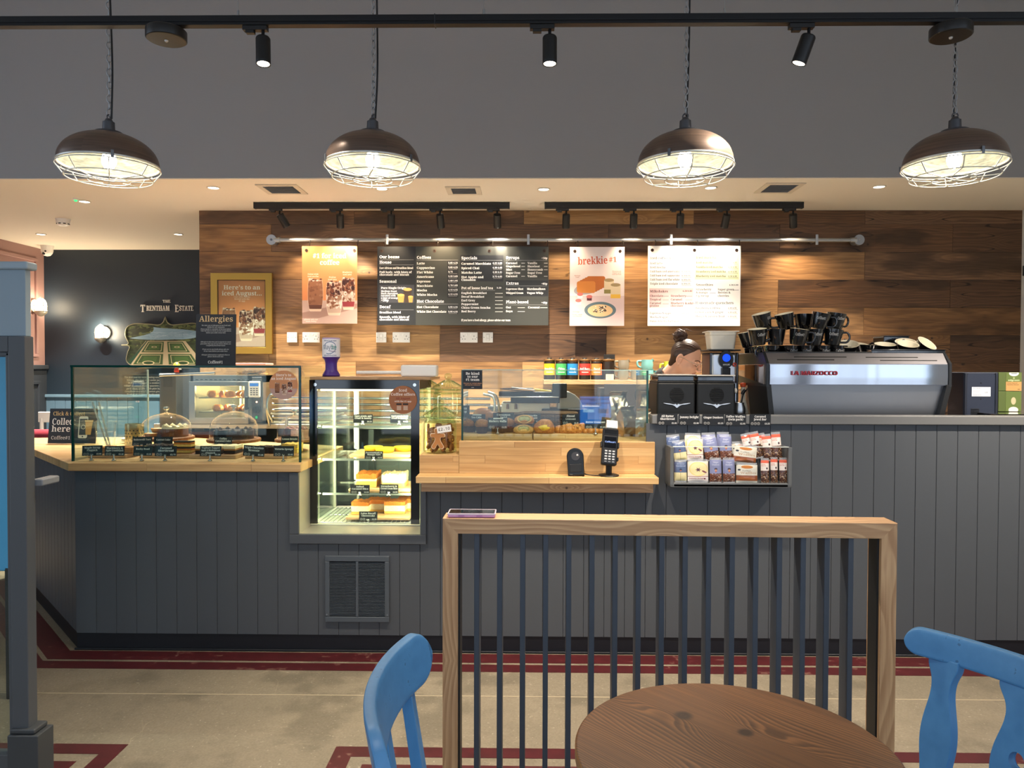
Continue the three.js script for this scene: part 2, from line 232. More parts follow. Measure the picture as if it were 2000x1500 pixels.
// pendants: brown enamel dome, galvanised inside, wire cage, chain and flex
const PD = 3.19, PRIM = 2.372, PR = 0.2;
const galvInside = T(dataTex(256, 256, 0.3, 0.3, (u, v) => { const n = fbm(u * 46, v * 46, 41, 3), k = Math.floor(n * 6) / 6; return mix3([62, 65, 58], [136, 140, 124], k * 0.6 + n * 0.4); }), 0.6, { side: THREE.DoubleSide });
const domeOut = T(dataTex(256, 128, 1, 0.5, (u, v) => mix3([86, 73, 64], [122, 100, 86], fbm(u * 7, v * 40, 44, 3))), 0.34, { metalness: 0.35, side: THREE.DoubleSide });
const cageMat = P(0xd9dbd6, 0.35, 0.75);
function pendant() {
  const t = thing('pendant_lamp', 'x', 'lamp');
  const prof = []; for (let i = 0; i <= 16; i++) { const a = i / 16 * Math.PI / 2; prof.push([PR * Math.cos(a) * 0.985 + 0.003, 0.138 * Math.sin(a) ** 0.9]); }
  prof[16][0] = 0.02;
  mesh('dome', lathe(prof, 48), domeOut, t);
  mesh('reflector', lathe(prof.map(([x, y]) => [Math.max(0.012, x - 0.004), y - 0.003]), 48), galvInside, t);
  mesh('rim', rot(new THREE.TorusGeometry(PR - 0.002, 0.005, 8, 56), Math.PI / 2), cageMat, t, V(0, 0.002, 0));
  mesh('cap', [mv(cyl(0.055, 0.06, 0.01, 32), 0, 0.137, 0), mv(cyl(0.024, 0.026, 0.045, 20), 0, 0.163, 0), mv(cyl(0.012, 0.02, 0.015, 20), 0, 0.192, 0), mv(rot(new THREE.TorusGeometry(0.012, 0.003, 8, 16), 0, Math.PI / 2), 0, 0.205, 0)], P(0x55565a, 0.4, 0.6), t);
  const w = 0.0024, bars = [], n = 8;
  for (const [r, y] of [[PR + 0.004, -0.012], [PR * 0.86, -0.055], [PR * 0.42, -0.066]]) bars.push(mv(rot(new THREE.TorusGeometry(r, w, 6, 56), Math.PI / 2), 0, y, 0));
  for (let k = 0; k < n; k++) { const a = (k + 0.35) / n * Math.PI * 2, c = Math.cos(a), s = Math.sin(a); bars.push(rod(V(c * (PR + 0.004), -0.012, s * (PR + 0.004)), V(c * PR * 0.86, -0.055, s * PR * 0.86), w, 6)); if (k % 2 === 0) { const b = a + Math.PI / n * 0.0; bars.push(rod(V(c * PR * 0.86, -0.055, s * PR * 0.86), V(Math.cos(b + 0.35) * PR * 0.3, -0.066, Math.sin(b + 0.35) * PR * 0.3), w, 6)); } else bars.push(rod(V(c * PR * 0.86, -0.055, s * PR * 0.86), V(-c * 0.02, -0.068, -s * 0.02), w, 6)); }
  mesh('wire_cage', bars, cageMat, t);
  for (let k = 0; k < 3; k++) { const a = 1.0 + k * 2.094; mesh('clip', rot(rbox(0.012, 0.03, 0.006, 0.002), 0, Math.PI / 2 - a), P(0x6b6d70, 0.4, 0.7), t, V(Math.cos(a) * (PR + 0.006), 0.003, Math.sin(a) * (PR + 0.006))); }
  mesh('lamp_holder', cyl(0.02, 0.017, 0.05, 16), MAT.black, t, V(0, 0.1, 0));
  mesh('bulb', lathe([[0.001, -0.05], [0.018, -0.045], [0.028, -0.026], [0.03, -0.008], [0.024, 0.014], [0.014, 0.034], [0.013, 0.045]], 24), glow(0xffe9c4, 60), t, V(0, 0.032, 0));
  const links = [], top = HIGH - PRIM - 0.2; let y = 0.215;
  for (let k = 0; y < top; k++, y += 0.0285) { const g = new THREE.TorusGeometry(0.0095, 0.0021, 5, 10); g.scale(1, 1.75, 1); if (k % 2) g.rotateY(Math.PI / 2); links.push(mv(rot(g, 0, 0.6), 0.004 * Math.sin(y * 3), y + 0.014, 0)); }
  mesh('chain', links, MAT.galv, t);
  mesh('flex', tube([V(0.012, 0.2, 0.0), V(0.02, 0.4, 0.004), V(0.014, 0.8, 0.01), V(0.008, 1.2, 0.006), V(0.004, top + 0.2, 0)], 0.004, 48, 6), MAT.black, t);
  mesh('ceiling_rose', cyl(0.05, 0.05, 0.03, 24), MAT.blackMetal, t, V(0, HIGH - PRIM - 0.014, 0));
  return t;
}
{
  const names = ['brown dome pendant lamp in wire cage at the far left, above the smoke detector', 'brown caged dome pendant lamp left of the middle, above the cake fridge', 'brown caged dome pendant lamp hanging right of the middle, above the white drinks menu', 'brown caged dome pendant lamp hanging furthest right, above the espresso machine'];
  const proto = pendant();
  [213, 728, 1338, 1864].forEach((x, i) => {
    const p = V(X(x, PD, 315), PRIM, -PD), o = i ? copy(proto, p, null, i * 0.5) : proto; if (!i) o.position.copy(p);
    tag(o, names[i], 'lamp', 'caged dome pendants over the counter');
    const l = new THREE.PointLight(WARM, LIGHT.pendant, 0, 2); l.position.set(p.x, p.y + 0.02, p.z); l.castShadow = true; l.shadow.radius = 1.2; scene.add(l);
  });
}
// suspended track with three spots and two sensor discs
const TD = 3.0, TY = Y(40, TD);
{
  const t = thing('lighting_track', 'long black lighting track suspended on wires across the top of the room', 'track', V(0, TY, -TD));
  mesh('rail', [mv(rbox(6.4, 0.026, 0.036, 0.003), 0, 0.006, 0), mv(rbox(6.4, 0.006, 0.03, 0.001), 0, -0.0085, 0), mv(rbox(6.4, 0.009, 0.036, 0.002), 0, -0.0155, 0)], P(0x131416, 0.45, 0.3), t);
  for (const x of [465, 945, 1415, 1868]) mesh('suspension_wire', [mv(cyl(0.0012, 0.0012, HIGH - TY, 6), X(x, TD, 40), (HIGH - TY) / 2, 0), mv(cyl(0.004, 0.006, 0.03, 10), X(x, TD, 40), 0.03, 0)], MAT.galv, t);
  mesh('joiner', rbox(0.004, 0.044, 0.038, 0.001), P(0x2a2b2e, 0.4), t, V(X(850, TD, 40), -0.001, 0));
}
function trackSpot(name, label, p, dir, r, len, yawAdapter, group) {      // adapter at p (top), head along dir
  const t = thing(name, label, 'spotlight', p, 0, group);
  mesh('adapter', [mv(rbox(r * 3.4, 0.018, r * 1.0, 0.002), -r * 0.5, -0.009, 0), mv(rbox(r * 1.2, 0.014, r * 0.8, 0.002), -r * 1.2, -0.022, 0)], MAT.black, t);
  const stemTo = V(r * 0.55, -0.034, 0);
  mesh('stem', rod(V(r * 0.55, -0.016, 0), V(r * 0.55, -0.05, 0), r * 0.22, 12), MAT.blackMetal, t);
  const head = new THREE.Group(); head.name = 'head'; head.position.set(r * 0.55, -0.045, 0); head.quaternion.setFromUnitVectors(V(0, -1, 0), dir.clone().normalize()); t.add(head);
  mesh('body', lathe([[0.001, 0.0], [r * 0.9, 0.0], [r, -0.006], [r, -len * 0.86], [r * 0.98, -len * 0.865], [r, -len * 0.87], [r, -len], [r * 0.86, -len], [r * 0.8, -len + 0.012], [0.001, -len + 0.014]], 28), MAT.black, head);
  mesh('lens', lathe([[0.001, -len + 0.008], [r * 0.78, -len + 0.01], [r * 0.82, -len + 0.002]], 24), glow(0xfff0d8, 14), head);
  return t.position.clone().add(V(r * 0.55, -0.045, 0)).addScaledVector(dir.clone().normalize(), len + 0.004);
}
{
  const list = [[506, V(0.05, -1, 0.12), 'black track spotlight shining straight down, leftmost of three on the suspended track'], [1066, V(0, -1, 0.06), 'black track spotlight hanging straight down near the middle of the suspended track'], [1572, V(-0.33, -1, -0.12), 'black track spotlight tilted to the left, right end of the suspended track']];
  for (const [x, d, label] of list) { const p = V(X(x, TD, 60), TY - 0.02, -TD), e = trackSpot('track_spotlight', label, p, d, 0.029, 0.112, 0, 'spots on the suspended track'); spot(e, e.clone().add(d), WARM, LIGHT.track * (x < 600 ? 0.6 : 1), R(46), 0.85); }
  { const d = V(-0.05, -1, -0.3), e = trackSpot('track_spotlight', 'black track spotlight beyond the right edge of the picture', V(2.85, TY - 0.02, -TD), d, 0.029, 0.112, 0, 'spots on the suspended track'); spot(e, e.clone().add(d), WARM, LIGHT.track * 1.7, R(48), 0.8); }
  const discs = [[325, 'black round sensor disc hanging under the suspended track on the left'], [1857, 'black round sensor disc hanging under the suspended track on the right']];
  for (const [x, label] of discs) { const t = thing('sensor_disc', label, 'sensor', V(X(x, TD, 70), TY - 0.02, -TD), 0, 'sensor discs on the track'); mesh('body', [lathe([[0.001, -0.012], [0.074, -0.012], [0.078, -0.016], [0.078, -0.05], [0.072, -0.054], [0.001, -0.054]], 40), mv(rbox(0.07, 0.014, 0.03, 0.002), 0, -0.006, 0)], P(0x141311, 0.4), t); mesh('sensor_eye', new THREE.SphereGeometry(0.008, 16, 10), P(0xd8d4cc, 0.25, 0.3), t, V(0, -0.054, 0)); }
}
{ // a second run of the same track over the tables, out of view above the camera
  const t = thing('lighting_track', 'second black lighting track hanging over the tables, above the camera', 'track', V(0, TY, -0.9)); mesh('rail', rbox(6.4, 0.04, 0.036, 0.003), P(0x131416, 0.45, 0.3), t); mesh('suspension_wire', [-2.5, 0, 2.5].map(x => mv(cyl(0.0012, 0.0012, HIGH - TY, 6), x, (HIGH - TY) / 2, 0)), MAT.galv, t);
  for (const [x, w] of [[-2, 'on the left'], [0.1, 'in the middle'], [1.9, 'on the right']]) { const d = V(0.05, -1, -0.25), e = trackSpot('track_spotlight', 'black track spotlight over the tables, ' + w, V(x, TY - 0.02, -0.9), d, 0.029, 0.112, 0, 'spots over the tables'); spot(e, e.clone().add(d), WARM, LIGHT.track * 0.14, R(48), 0.9); }
}
// recessed downlights in the low ceiling
{
  const list = [[417, 366, 'above the first wall track, left end'], [746, 368, 'between the two left ceiling grilles'], [1062, 369, 'over the gap between the two wall tracks'], [1388, 366, 'left of the right ceiling grille'], [1717, 364, 'right of the right ceiling grille'], [165, 393, 'beside the small green light'], [80, 457, 'nearest the pink wall'], [348, 457, 'near the corner of the navy wall']];
  for (const [x, y, where] of list) {
    const p = onY(x, y, CEIL), t = thing('downlight', 'round white recessed downlight in the low ceiling ' + where, 'downlight', p, 0, 'recessed ceiling downlights');
    mesh('bezel', rot(new THREE.TorusGeometry(0.042, 0.006, 8, 32), Math.PI / 2), P(0xd9d2c2, 0.4), t, V(0, -0.002, 0));
    mesh('lamp', cyl(0.037, 0.037, 0.004, 28), glow(0xfff1d8, 9), t, V(0, -0.002, 0));
    spot(p.clone().add(V(0, -0.012, 0)), p.clone().add(V(0, -1, 0)), 0xfff0dc, LIGHT.downlight * (y > 380 ? 1.3 : 1), R(48), 0.8);
  }
}
// wall tracks with spots over the boards
const BD0 = 6.05, WT = 5.9, WTY = CEIL - 0.03;
{
  const names = ['black wall-wash track on the low ceiling above the black menu', 'black wall-wash track on the low ceiling above the white menu'];
  [[498, 994], [1065, 1567]].forEach(([a, b], i) => { const x0 = X(a, WT, 408), x1 = X(b, WT, 408), t = thing('ceiling_track', names[i], 'track', V((x0 + x1) / 2, WTY, -WT)); mesh('rail', rbox(x1 - x0, 0.045, 0.04, 0.003), P(0x17181a, 0.5, 0.2), t, V(0, 0.004, 0)); for (const s of [-1, 1]) mesh('end_cap', rbox(0.012, 0.048, 0.043, 0.002), MAT.black, t, V(s * (x1 - x0) / 2, 0.004, 0)); });
  const list = [[545, 0.5, -0.55, 1.0, 'leftmost, tilted right'], [663, -0.12, -0.62, 1.3, 'above the iced coffee poster'], [763, -0.1, -0.5, 0.5, 'above the left end of the black menu'], [858, 0.03, -0.6, 0.8, 'above the drinks column of the black menu'], [970, 0, -0.66, 2.0, 'above the right part of the black menu'], [1105, 0, -0.5, 0.35, 'left end of the second track'], [1237, 0.05, -0.55, 0.6, 'right of the breakfast poster'], [1328, 0.1, -0.66, 1.25, 'above the left half of the white menu'], [1419, -0.05, -0.66, 1.25, 'above the right half of the white menu'], [1548, 0.25, -0.6, 1.1, 'right end of the second track']];
  for (const [x, dx, dz, k, where] of list) { const p = V(X(x, WT, 412) - 0.012, WTY - 0.018, -WT), d = V(dx, -1, dz), e = trackSpot('wall_spotlight', 'small black spotlight under the wall track, ' + where, p, d, 0.03, 0.11, 0, 'spots lighting the menu wall'); spot(e, e.clone().add(V(dx, -1, dz * 0.55)), k > 1.2 ? WARM : WARMER, LIGHT.wallSpot * 0.12 * Math.min(k, 0.75), R(52), 0.9, 0.7); if (k > 1.2) spot(e, V(e.x + (x - 663 < 1 ? 0.07 : 0.03), e.y - 0.16, -BD0), WARM, 4.5, R(17), 0.9, 0.5); }
}
// bulkhead wall lamps
function wallLamp(p, turn, label, power) {
  const t = thing('wall_lamp', label, 'lamp', p, turn, 'caged wall lamps'), m = P(0xb9b2a2, 0.4, 0.6);
  mesh('backplate', rot(cyl(0.07, 0.075, 0.02, 24), Math.PI / 2), m, t, V(0, 0, 0.01));
  mesh('glass_shade', lathe([[0.052, -0.07], [0.055, -0.03], [0.055, 0.03], [0.045, 0.06], [0.025, 0.078], [0.001, 0.083]], 24), glow(0xfff2d6, 4), t, V(0, 0.0, 0.085));
  mesh('base', lathe([[0.001, -0.12], [0.02, -0.115], [0.05, -0.09], [0.062, -0.075], [0.062, -0.06], [0.05, -0.058]], 24), m, t, V(0, 0, 0.085));
  const g = []; for (let k = 0; k < 4; k++) { const a = k * Math.PI / 2 + 0.6, q = []; for (let i = 0; i <= 8; i++) { const b = i / 8, r = 0.063 * Math.cos(Math.max(0, b - 0.55) / 0.45 * 1.5); q.push(V(Math.cos(a) * r, -0.07 + 0.165 * b, Math.sin(a) * r)); } g.push(tube(q, 0.0028, 16, 6)); }
  g.push(rot(new THREE.TorusGeometry(0.064, 0.0028, 6, 32), Math.PI / 2), mv(rot(new THREE.TorusGeometry(0.064, 0.0028, 6, 32), Math.PI / 2), 0, -0.05, 0));
  mesh('guard', g, m, t, V(0, 0, 0.085));
  mesh('arm', rod(V(0, -0.06, 0.0), V(0, -0.08, 0.085), 0.014, 12), m, t);
  const l = new THREE.PointLight(0xffe6c0, power, 0, 2); l.position.copy(p).add(V(0, 0, 0.085).applyAxisAngle(V(0, 1, 0), turn)); l.castShadow = true; l.shadow.radius = 2; scene.add(l);
}
wallLamp(at(205, 650, NAVY), 0, 'round caged wall lamp glowing on the navy wall', 2.2);
wallLamp(V(LEFTX, Y(597, 8.06, 57), -8.06), Math.PI / 2, 'caged wall lamp glowing on the pink panelled wall', 0.7);
// ceiling fittings
{
  const s = onY(123, 428, CEIL), t = thing('smoke_detector', 'white round smoke detector on the low ceiling', 'detector', s);
  mesh('body', lathe([[0.001, -0.062], [0.03, -0.06], [0.05, -0.05], [0.05, -0.04], [0.056, -0.032], [0.056, -0.012], [0.062, 0]], 32), MAT.whitePlastic, t);
  for (let k = 0; k < 8; k++) mesh('slot', rot(rbox(0.022, 0.009, 0.006, 0.002), 0, -k * Math.PI / 4 + Math.PI / 2), MAT.black, t, V(Math.cos(k * Math.PI / 4) * 0.0495, -0.044, Math.sin(k * Math.PI / 4) * 0.0495));
  const c = onY(92, 480, CEIL), k = thing('security_camera', 'white dome security camera in the corner by the pink wall', 'camera', c);
  mesh('housing', lathe([[0.001, -0.115], [0.03, -0.108], [0.05, -0.085], [0.058, -0.06], [0.06, -0.02], [0.066, 0]], 32), MAT.whitePlastic, k);
  for (const [x, y] of [[0.012, -0.062], [-0.01, -0.088]]) mesh('lens', new THREE.SphereGeometry(0.016, 16, 12), MAT.blackGloss, k, V(x, y, 0.042));
  const g = onY(148, 388, CEIL), e = thing('indicator_light', 'tiny green indicator light on the low ceiling', 'indicator', g);
  mesh('bezel', cyl(0.02, 0.022, 0.012, 20), MAT.whitePlastic, e, V(0, -0.006, 0)); mesh('led', new THREE.SphereGeometry(0.012, 16, 10), glow(0x28d060, 3), e, V(0, -0.012, 0));
  for (const [x0, x1, y0, y1, wh] of [[514, 588, 361, 377, 'left of the first pendant gap'], [876, 936, 365, 378, 'in the middle, over the black menu'], [1488, 1556, 358, 375, 'on the right, near the third pendant']]) {
    const a = onY((x0 + x1) / 2, y0, CEIL), b = onY((x0 + x1) / 2, y1, CEIL), w = (x1 - x0) * pxm((-a.z - b.z) / 2) * 0.86, d = Math.abs(a.z - b.z), v = thing('ceiling_vent', 'square grey ventilation grille in the low ceiling ' + wh, 'vent', V((a.x + b.x) / 2, CEIL, (a.z + b.z) / 2), 0, 'ceiling ventilation grilles');
    mesh('frame', [mv(rbox(w + 0.06, 0.008, 0.04, 0.002), 0, 0, d / 2), mv(rbox(w + 0.06, 0.008, 0.04, 0.002), 0, 0, -d / 2), mv(rbox(0.04, 0.008, d - 0.04, 0.002), -w / 2 - 0.01, 0, 0), mv(rbox(0.04, 0.008, d - 0.04, 0.002), w / 2 + 0.01, 0, 0)], P(0xcfc5b2, 0.6), v, V(0, -0.004, 0));
    mesh('backing', box(w, 0.004, d), P(0x3a3c40, 0.8), v, V(0, -0.001, 0));
    const n = Math.round(d / 0.022); for (let i = 1; i < n; i++) mesh('slat', rot(box(w - 0.02, 0.002, 0.014), 0.5), P(0x8d9095, 0.5), v, V(0, -0.006, -d / 2 + d * i / n));
  }
}
// ---------- printed matter ----------
const SERIF = 'serif', SANS = 'sans-serif';
function tx(c, s, x, y, size, color = '#fff', o = {}) { c.fillStyle = color; c.font = (o.bold === false ? '' : 'bold ') + size + 'px ' + (o.font ?? SERIF); c.textAlign = o.align ?? 'left'; c.textBaseline = 'alphabetic'; if (o.max) c.fillText(s, x, y, o.max); else c.fillText(s, x, y); }
const ln = (c, x0, y0, x1, y1, w, col) => { c.strokeStyle = col; c.lineWidth = w; c.beginPath(); c.moveTo(x0, y0); c.lineTo(x1, y1); c.stroke(); };
const rc = (c, x, y, w, h, col) => { c.fillStyle = col; c.fillRect(x, y, w, h); };
const el = (c, x, y, a, b, col, r = 0) => { c.fillStyle = col; c.beginPath(); c.ellipse(x, y, a, b, r, 0, Math.PI * 2); c.fill(); };
function tumbler(c, x, y, w, h, seed, red) {                // tall glass of iced coffee, x,y = bottom centre
  const q = rng(seed), p = new Path2D(); p.moveTo(x - w * 0.46, y - h); p.bezierCurveTo(x - w * 0.56, y - h * 0.6, x - w * 0.52, y - h * 0.2, x - w * 0.36, y); p.lineTo(x + w * 0.36, y); p.bezierCurveTo(x + w * 0.52, y - h * 0.2, x + w * 0.56, y - h * 0.6, x + w * 0.46, y - h); p.closePath();
  c.save(); c.clip(p); rc(c, x - w, y - h, 2 * w, h, seed === 1 ? '#8a5a3c' : '#b79a86');
  if (seed === 1) { for (let k = 0; k < 30; k++) el(c, x + (q() - 0.5) * w, y - h * q(), w * (0.05 + 0.1 * q()), w * 0.08, ['#74462c', '#96674a', '#7d4f33'][k % 3]); rc(c, x - w, y - h * 0.2, 2 * w, h * 0.12, '#5d3420'); }
  else { for (let k = 0; k < 90; k++) { const t = q(), yy = y - h * (0.25 + 0.75 * t); el(c, x + (q() - 0.5) * w, yy, w * (0.04 + 0.1 * q()), h * (0.02 + 0.06 * q()), t > 0.45 ? ['#4b2113', '#6d3a22', '#3a170c', '#8b5b40'][k % 4] : ['#cbb3a2', '#9a7156', '#e0cdbf', '#7c4d33'][k % 4]); } if (red) rc(c, x - w, y - h * 0.26, 2 * w, h * 0.16, '#8a2f33'); }
  rc(c, x - w, y - h * 0.07, 2 * w, h * 0.07, '#d7b99f'); c.restore();
  for (let k = 0; k < 14; k++) el(c, x + (q() - 0.5) * w * 0.8, y - h * (0.98 + 0.06 * q()), w * 0.09, w * 0.05, ['#5a3222', '#b28c74', '#d9c3b0'][k % 3]);
  c.lineWidth = w * 0.02; c.strokeStyle = 'rgba(255,240,228,0.5)'; c.stroke(p);
}
function drinks(c, w, h, title, sub) {
  const W = w, H = h; rc(c, 0, 0, W, H, '#cf8350'); rc(c, 0, H * 0.7, W, H * 0.3, '#b99a8c');
  const q = rng(5); for (let k = 0; k < 500; k++) rc(c, q() * W, H * (0.7 + 0.3 * q()), 2, 2, ['#ab8c7e', '#c6a899', '#a28276'][k % 3]);
  c.fillStyle = '#9d7a6b'; c.beginPath(); c.moveTo(0, H * 0.86); c.lineTo(W * 0.5, H * 0.78); c.lineTo(W, H * 0.74); c.lineTo(W, H * 0.8); c.lineTo(W * 0.3, H * 0.93); c.lineTo(0, H * 0.93); c.fill();
  tumbler(c, W * 0.24, H * 0.84, W * 0.27, H * 0.4, 1); tumbler(c, W * 0.84, H * 0.82, W * 0.24, H * 0.4, 3, true); tumbler(c, W * 0.58, H * 0.89, W * 0.28, H * 0.42, 2);
  title.forEach((s, i) => tx(c, s, W / 2, H * (0.155 + i * 0.085), H * 0.085, '#f6eadf', { align: 'center', max: W * 0.8 }));
  for (const [s, x, y] of sub) tx(c, s, W * x, H * y, H * 0.027, '#f4e3d4', { align: 'center', bold: false });
}
const posterTex = canvasTex(660, 900, (c, w, h) => { drinks(c, w, h, ['#1 for iced', 'coffee'], [['Dubai style', 0.2, 0.37], ['iced mocha', 0.2, 0.4], ['Praline', 0.55, 0.41], ['iced latte', 0.55, 0.44], ['Blueberry', 0.82, 0.345], ['iced latte', 0.82, 0.375], ['please ask our', 0.16, 0.955], ['team today', 0.16, 0.98]]); });
const frameTex = canvasTex(620, 880, (c, w, h) => { drinks(c, w, h, ["Here's to an", 'iced August...'], [['Cool coffee drinks', 0.5, 0.27], ['brewed with the', 0.5, 0.3], ['#1 App', 0.5, 0.33]]); });
const stickerTex = canvasTex(256, 256, (c, w, h) => { rc(c, 0, 0, w, h, '#c98a5e'); rc(c, 0, h * 0.62, w, h, '#b9968a'); tumbler(c, w * 0.28, h * 0.8, w * 0.17, h * 0.36, 1); tumbler(c, w * 0.72, h * 0.78, w * 0.16, h * 0.38, 3, true); tumbler(c, w * 0.52, h * 0.84, w * 0.17, h * 0.36, 2); tx(c, "Here's to", w / 2, h * 0.2, 30, '#f3e6dc', { align: 'center' }); tx(c, 'an iced August', w / 2, h * 0.32, 30, '#f3e6dc', { align: 'center' }); });
const offerTex = canvasTex(256, 256, (c, w, h) => { rc(c, 0, 0, w, h, '#a5673f'); tx(c, 'Iced', w / 2, 54, 36, '#f1e4da', { align: 'center' }); tx(c, 'Coffee offers', w / 2, 90, 34, '#f1e4da', { align: 'center' }); tx(c, 'All August', w / 2, 124, 25, '#7c1d16', { align: 'center' }); tx(c, 'with the #1 app', w / 2, 148, 20, '#f1e4da', { align: 'center' }); for (const x of [92, 152]) { rc(c, x - 24, 160, 48, 14, '#201a18'); rc(c, x - 20, 182, 40, 40, '#c9a890'); } });
const menuDark = canvasTex(1336, 616, (c, w, h) => {
  c.scale(4, 4); rc(c, 0, 0, 334, 154, '#33342f'); rc(c, 0, 0, 75, 154, '#1d1e1f'); const W = '#f4f2ec', d = '#1b1c1d';
  const items = (x, y, step, list, s = 6, max = 58) => list.forEach((t, i) => t && tx(c, t, x, y + step * i, s, W, { max }));
  tx(c, 'Our beans', 4, 23, 7.5); ln(c, 4, 26, 71, 26, 0.5, '#999'); tx(c, 'House', 4, 33.5, 7.5); ln(c, 4, 36, 71, 36, 0.5, '#999'); tx(c, 'East African and Brazilian blend', 4, 44, 5.4, W, { max: 66 }); tx(c, 'Full body, with hints of', 4, 52, 5.4); tx(c, 'chocolate and biscuit', 4, 57, 5.4);
  tx(c, 'Seasonal', 4, 71, 7.5); rc(c, 4, 75, 68, 35, '#3a3a3e'); tx(c, 'Pure Single Origin', 7, 83, 5.4); ['Medium Roast', 'Dark chocolate,', 'caramel with', 'a hint of orange'].forEach((t, i) => tx(c, t, 7, 89 + i * 4.4, 4.3)); tx(c, '+20p', 7, 107.5, 6.5);
  for (const [x, y, k] of [[59, 84, 1.2], [46, 95, 1], [65, 98, 0.7]]) { c.fillStyle = k > 1 ? '#3a2a1e' : '#c58a45'; c.beginPath(); c.moveTo(x - 7 * k, y); c.lineTo(x - 5 * k, 109.5); c.lineTo(x + 5 * k, 109.5); c.lineTo(x + 7 * k, y); c.fill(); el(c, x, y, 7 * k, 2.6 * k, '#e0a55c'); }
  tx(c, 'Decaf', 4, 121, 7.5); ln(c, 4, 124, 71, 124, 0.5, '#999'); tx(c, 'Brazilian blend', 4, 131, 5.4); tx(c, 'Smooth, with hints of', 4, 140, 5.4); tx(c, 'chocolate and biscuit', 4, 145, 5.4);
  tx(c, 'Coffees', 77, 24, 7.5); ln(c, 77, 26.5, 158, 26.5, 0.5, '#aaa'); rc(c, 137, 28, 21, 72, d); items(77, 34.5, 8.8, ['Latte', 'Cappuccino', 'Flat White', 'Americano', 'Espresso', 'Macchiato', 'Mocha', 'White Mocha']);
  ['3.85 4.25', '3.85 4.25', '3.75', '3.35 3.65', '2.60 2.95', '2.70 3.05', '4.15 4.55', '4.15 4.55'].forEach((t, i) => { tx(c, t, 138.5, 33.5 + 8.8 * i, 4.4); rc(c, 139, 35 + 8.8 * i, 17, 0.8, '#8d8b86'); });
  tx(c, 'Hot Chocolate', 77, 110, 7.5); ln(c, 77, 112.5, 158, 112.5, 0.5, '#aaa'); items(77, 120, 9, ['Hot Chocolate', 'White Hot Chocolate']); rc(c, 137, 115, 21, 17, d); ['3.95 4.35', '3.95 4.35'].forEach((t, i) => { tx(c, t, 138.5, 120 + 9 * i, 4.4); rc(c, 139, 121.4 + 9 * i, 17, 0.8, '#8d8b86'); });
  rc(c, 162, 17, 84, 51, d); tx(c, 'Specials', 164, 25, 7.5); ln(c, 164, 27, 244, 27, 0.5, '#999'); items(164, 35, 8.8, ['Caramel Macchiato', 'Spiced Chai', 'Matcha Latte', 'Hot Apple and']); tx(c, 'Cinnamon', 164, 67, 5.4); ['4.25 4.65', '4.10 4.45', '4.10 4.45', '3.75 4.05'].forEach((t, i) => { tx(c, t, 225, 34 + 8.8 * i, 4.4); rc(c, 226, 35.4 + 8.8 * i, 17, 0.8, '#8d8b86'); });
  tx(c, 'Pot of loose leaf tea', 164, 83, 7, W, { max: 62 }); rc(c, 232, 77, 12, 7, d); tx(c, '3.20', 233, 82.5, 4.6); ln(c, 164, 85.5, 230, 85.5, 0.5, '#999'); ['English Breakfast', 'Decaf Breakfast', 'Earl Grey', 'Peppermint', 'China Green Sencha', 'Red Berry'].forEach((t, i) => { tx(c, t, 164, 93 + 7.2 * i, 5.6); rc(c, 230, 91 + 7.2 * i, 15, 0.9, '#d9d7d0'); });
  tx(c, 'If you have a food allergy, please advise our team', 164, 146, 5.4, W, { max: 96 });
  tx(c, 'Syrups', 251, 24.5, 7.5); tx(c, '+50p', 320, 24, 5); ln(c, 251, 27, 331, 27, 0.5, '#999'); items(251, 34, 6.4, ['Caramel', 'Gingerbread', 'Mint', 'Sugar Free', 'Caramel'], 5.2, 28); items(293, 34, 6.4, ['Vanilla', 'Hazelnut', 'Honeycomb', 'Sugar Free', 'Vanilla'], 5.2, 30); for (let i = 0; i < 5; i++) if (i !== 3) { rc(c, 281, 32 + 6.4 * i, 7, 0.9, '#d9d7d0'); rc(c, 325, 32 + 6.4 * i, 7, 0.9, '#d9d7d0'); }
  rc(c, 250, 66, 83, 31, d); tx(c, 'Extras', 251, 74.5, 7.5); tx(c, '+85p', 320, 74, 5); ln(c, 251, 77, 331, 77, 0.5, '#999'); items(251, 84.5, 7.8, ['Espresso Shot', 'Whipped Cream'], 5.2, 34); items(292, 84.5, 7.8, ['Marshmallows', 'Vegan Whip'], 5.2, 36);
  tx(c, 'Plant-based', 251, 111, 7.5); tx(c, '+45p', 320, 111, 5); ln(c, 251, 114, 331, 114, 0.5, '#999'); items(251, 121, 7.5, ['Oat', 'Soya'], 5.6); items(294, 121, 7.5, ['Coconut'], 5.6); rc(c, 274, 119, 14, 0.9, '#d9d7d0'); rc(c, 318, 119, 14, 0.9, '#d9d7d0'); rc(c, 274, 126.5, 14, 0.9, '#d9d7d0');
});
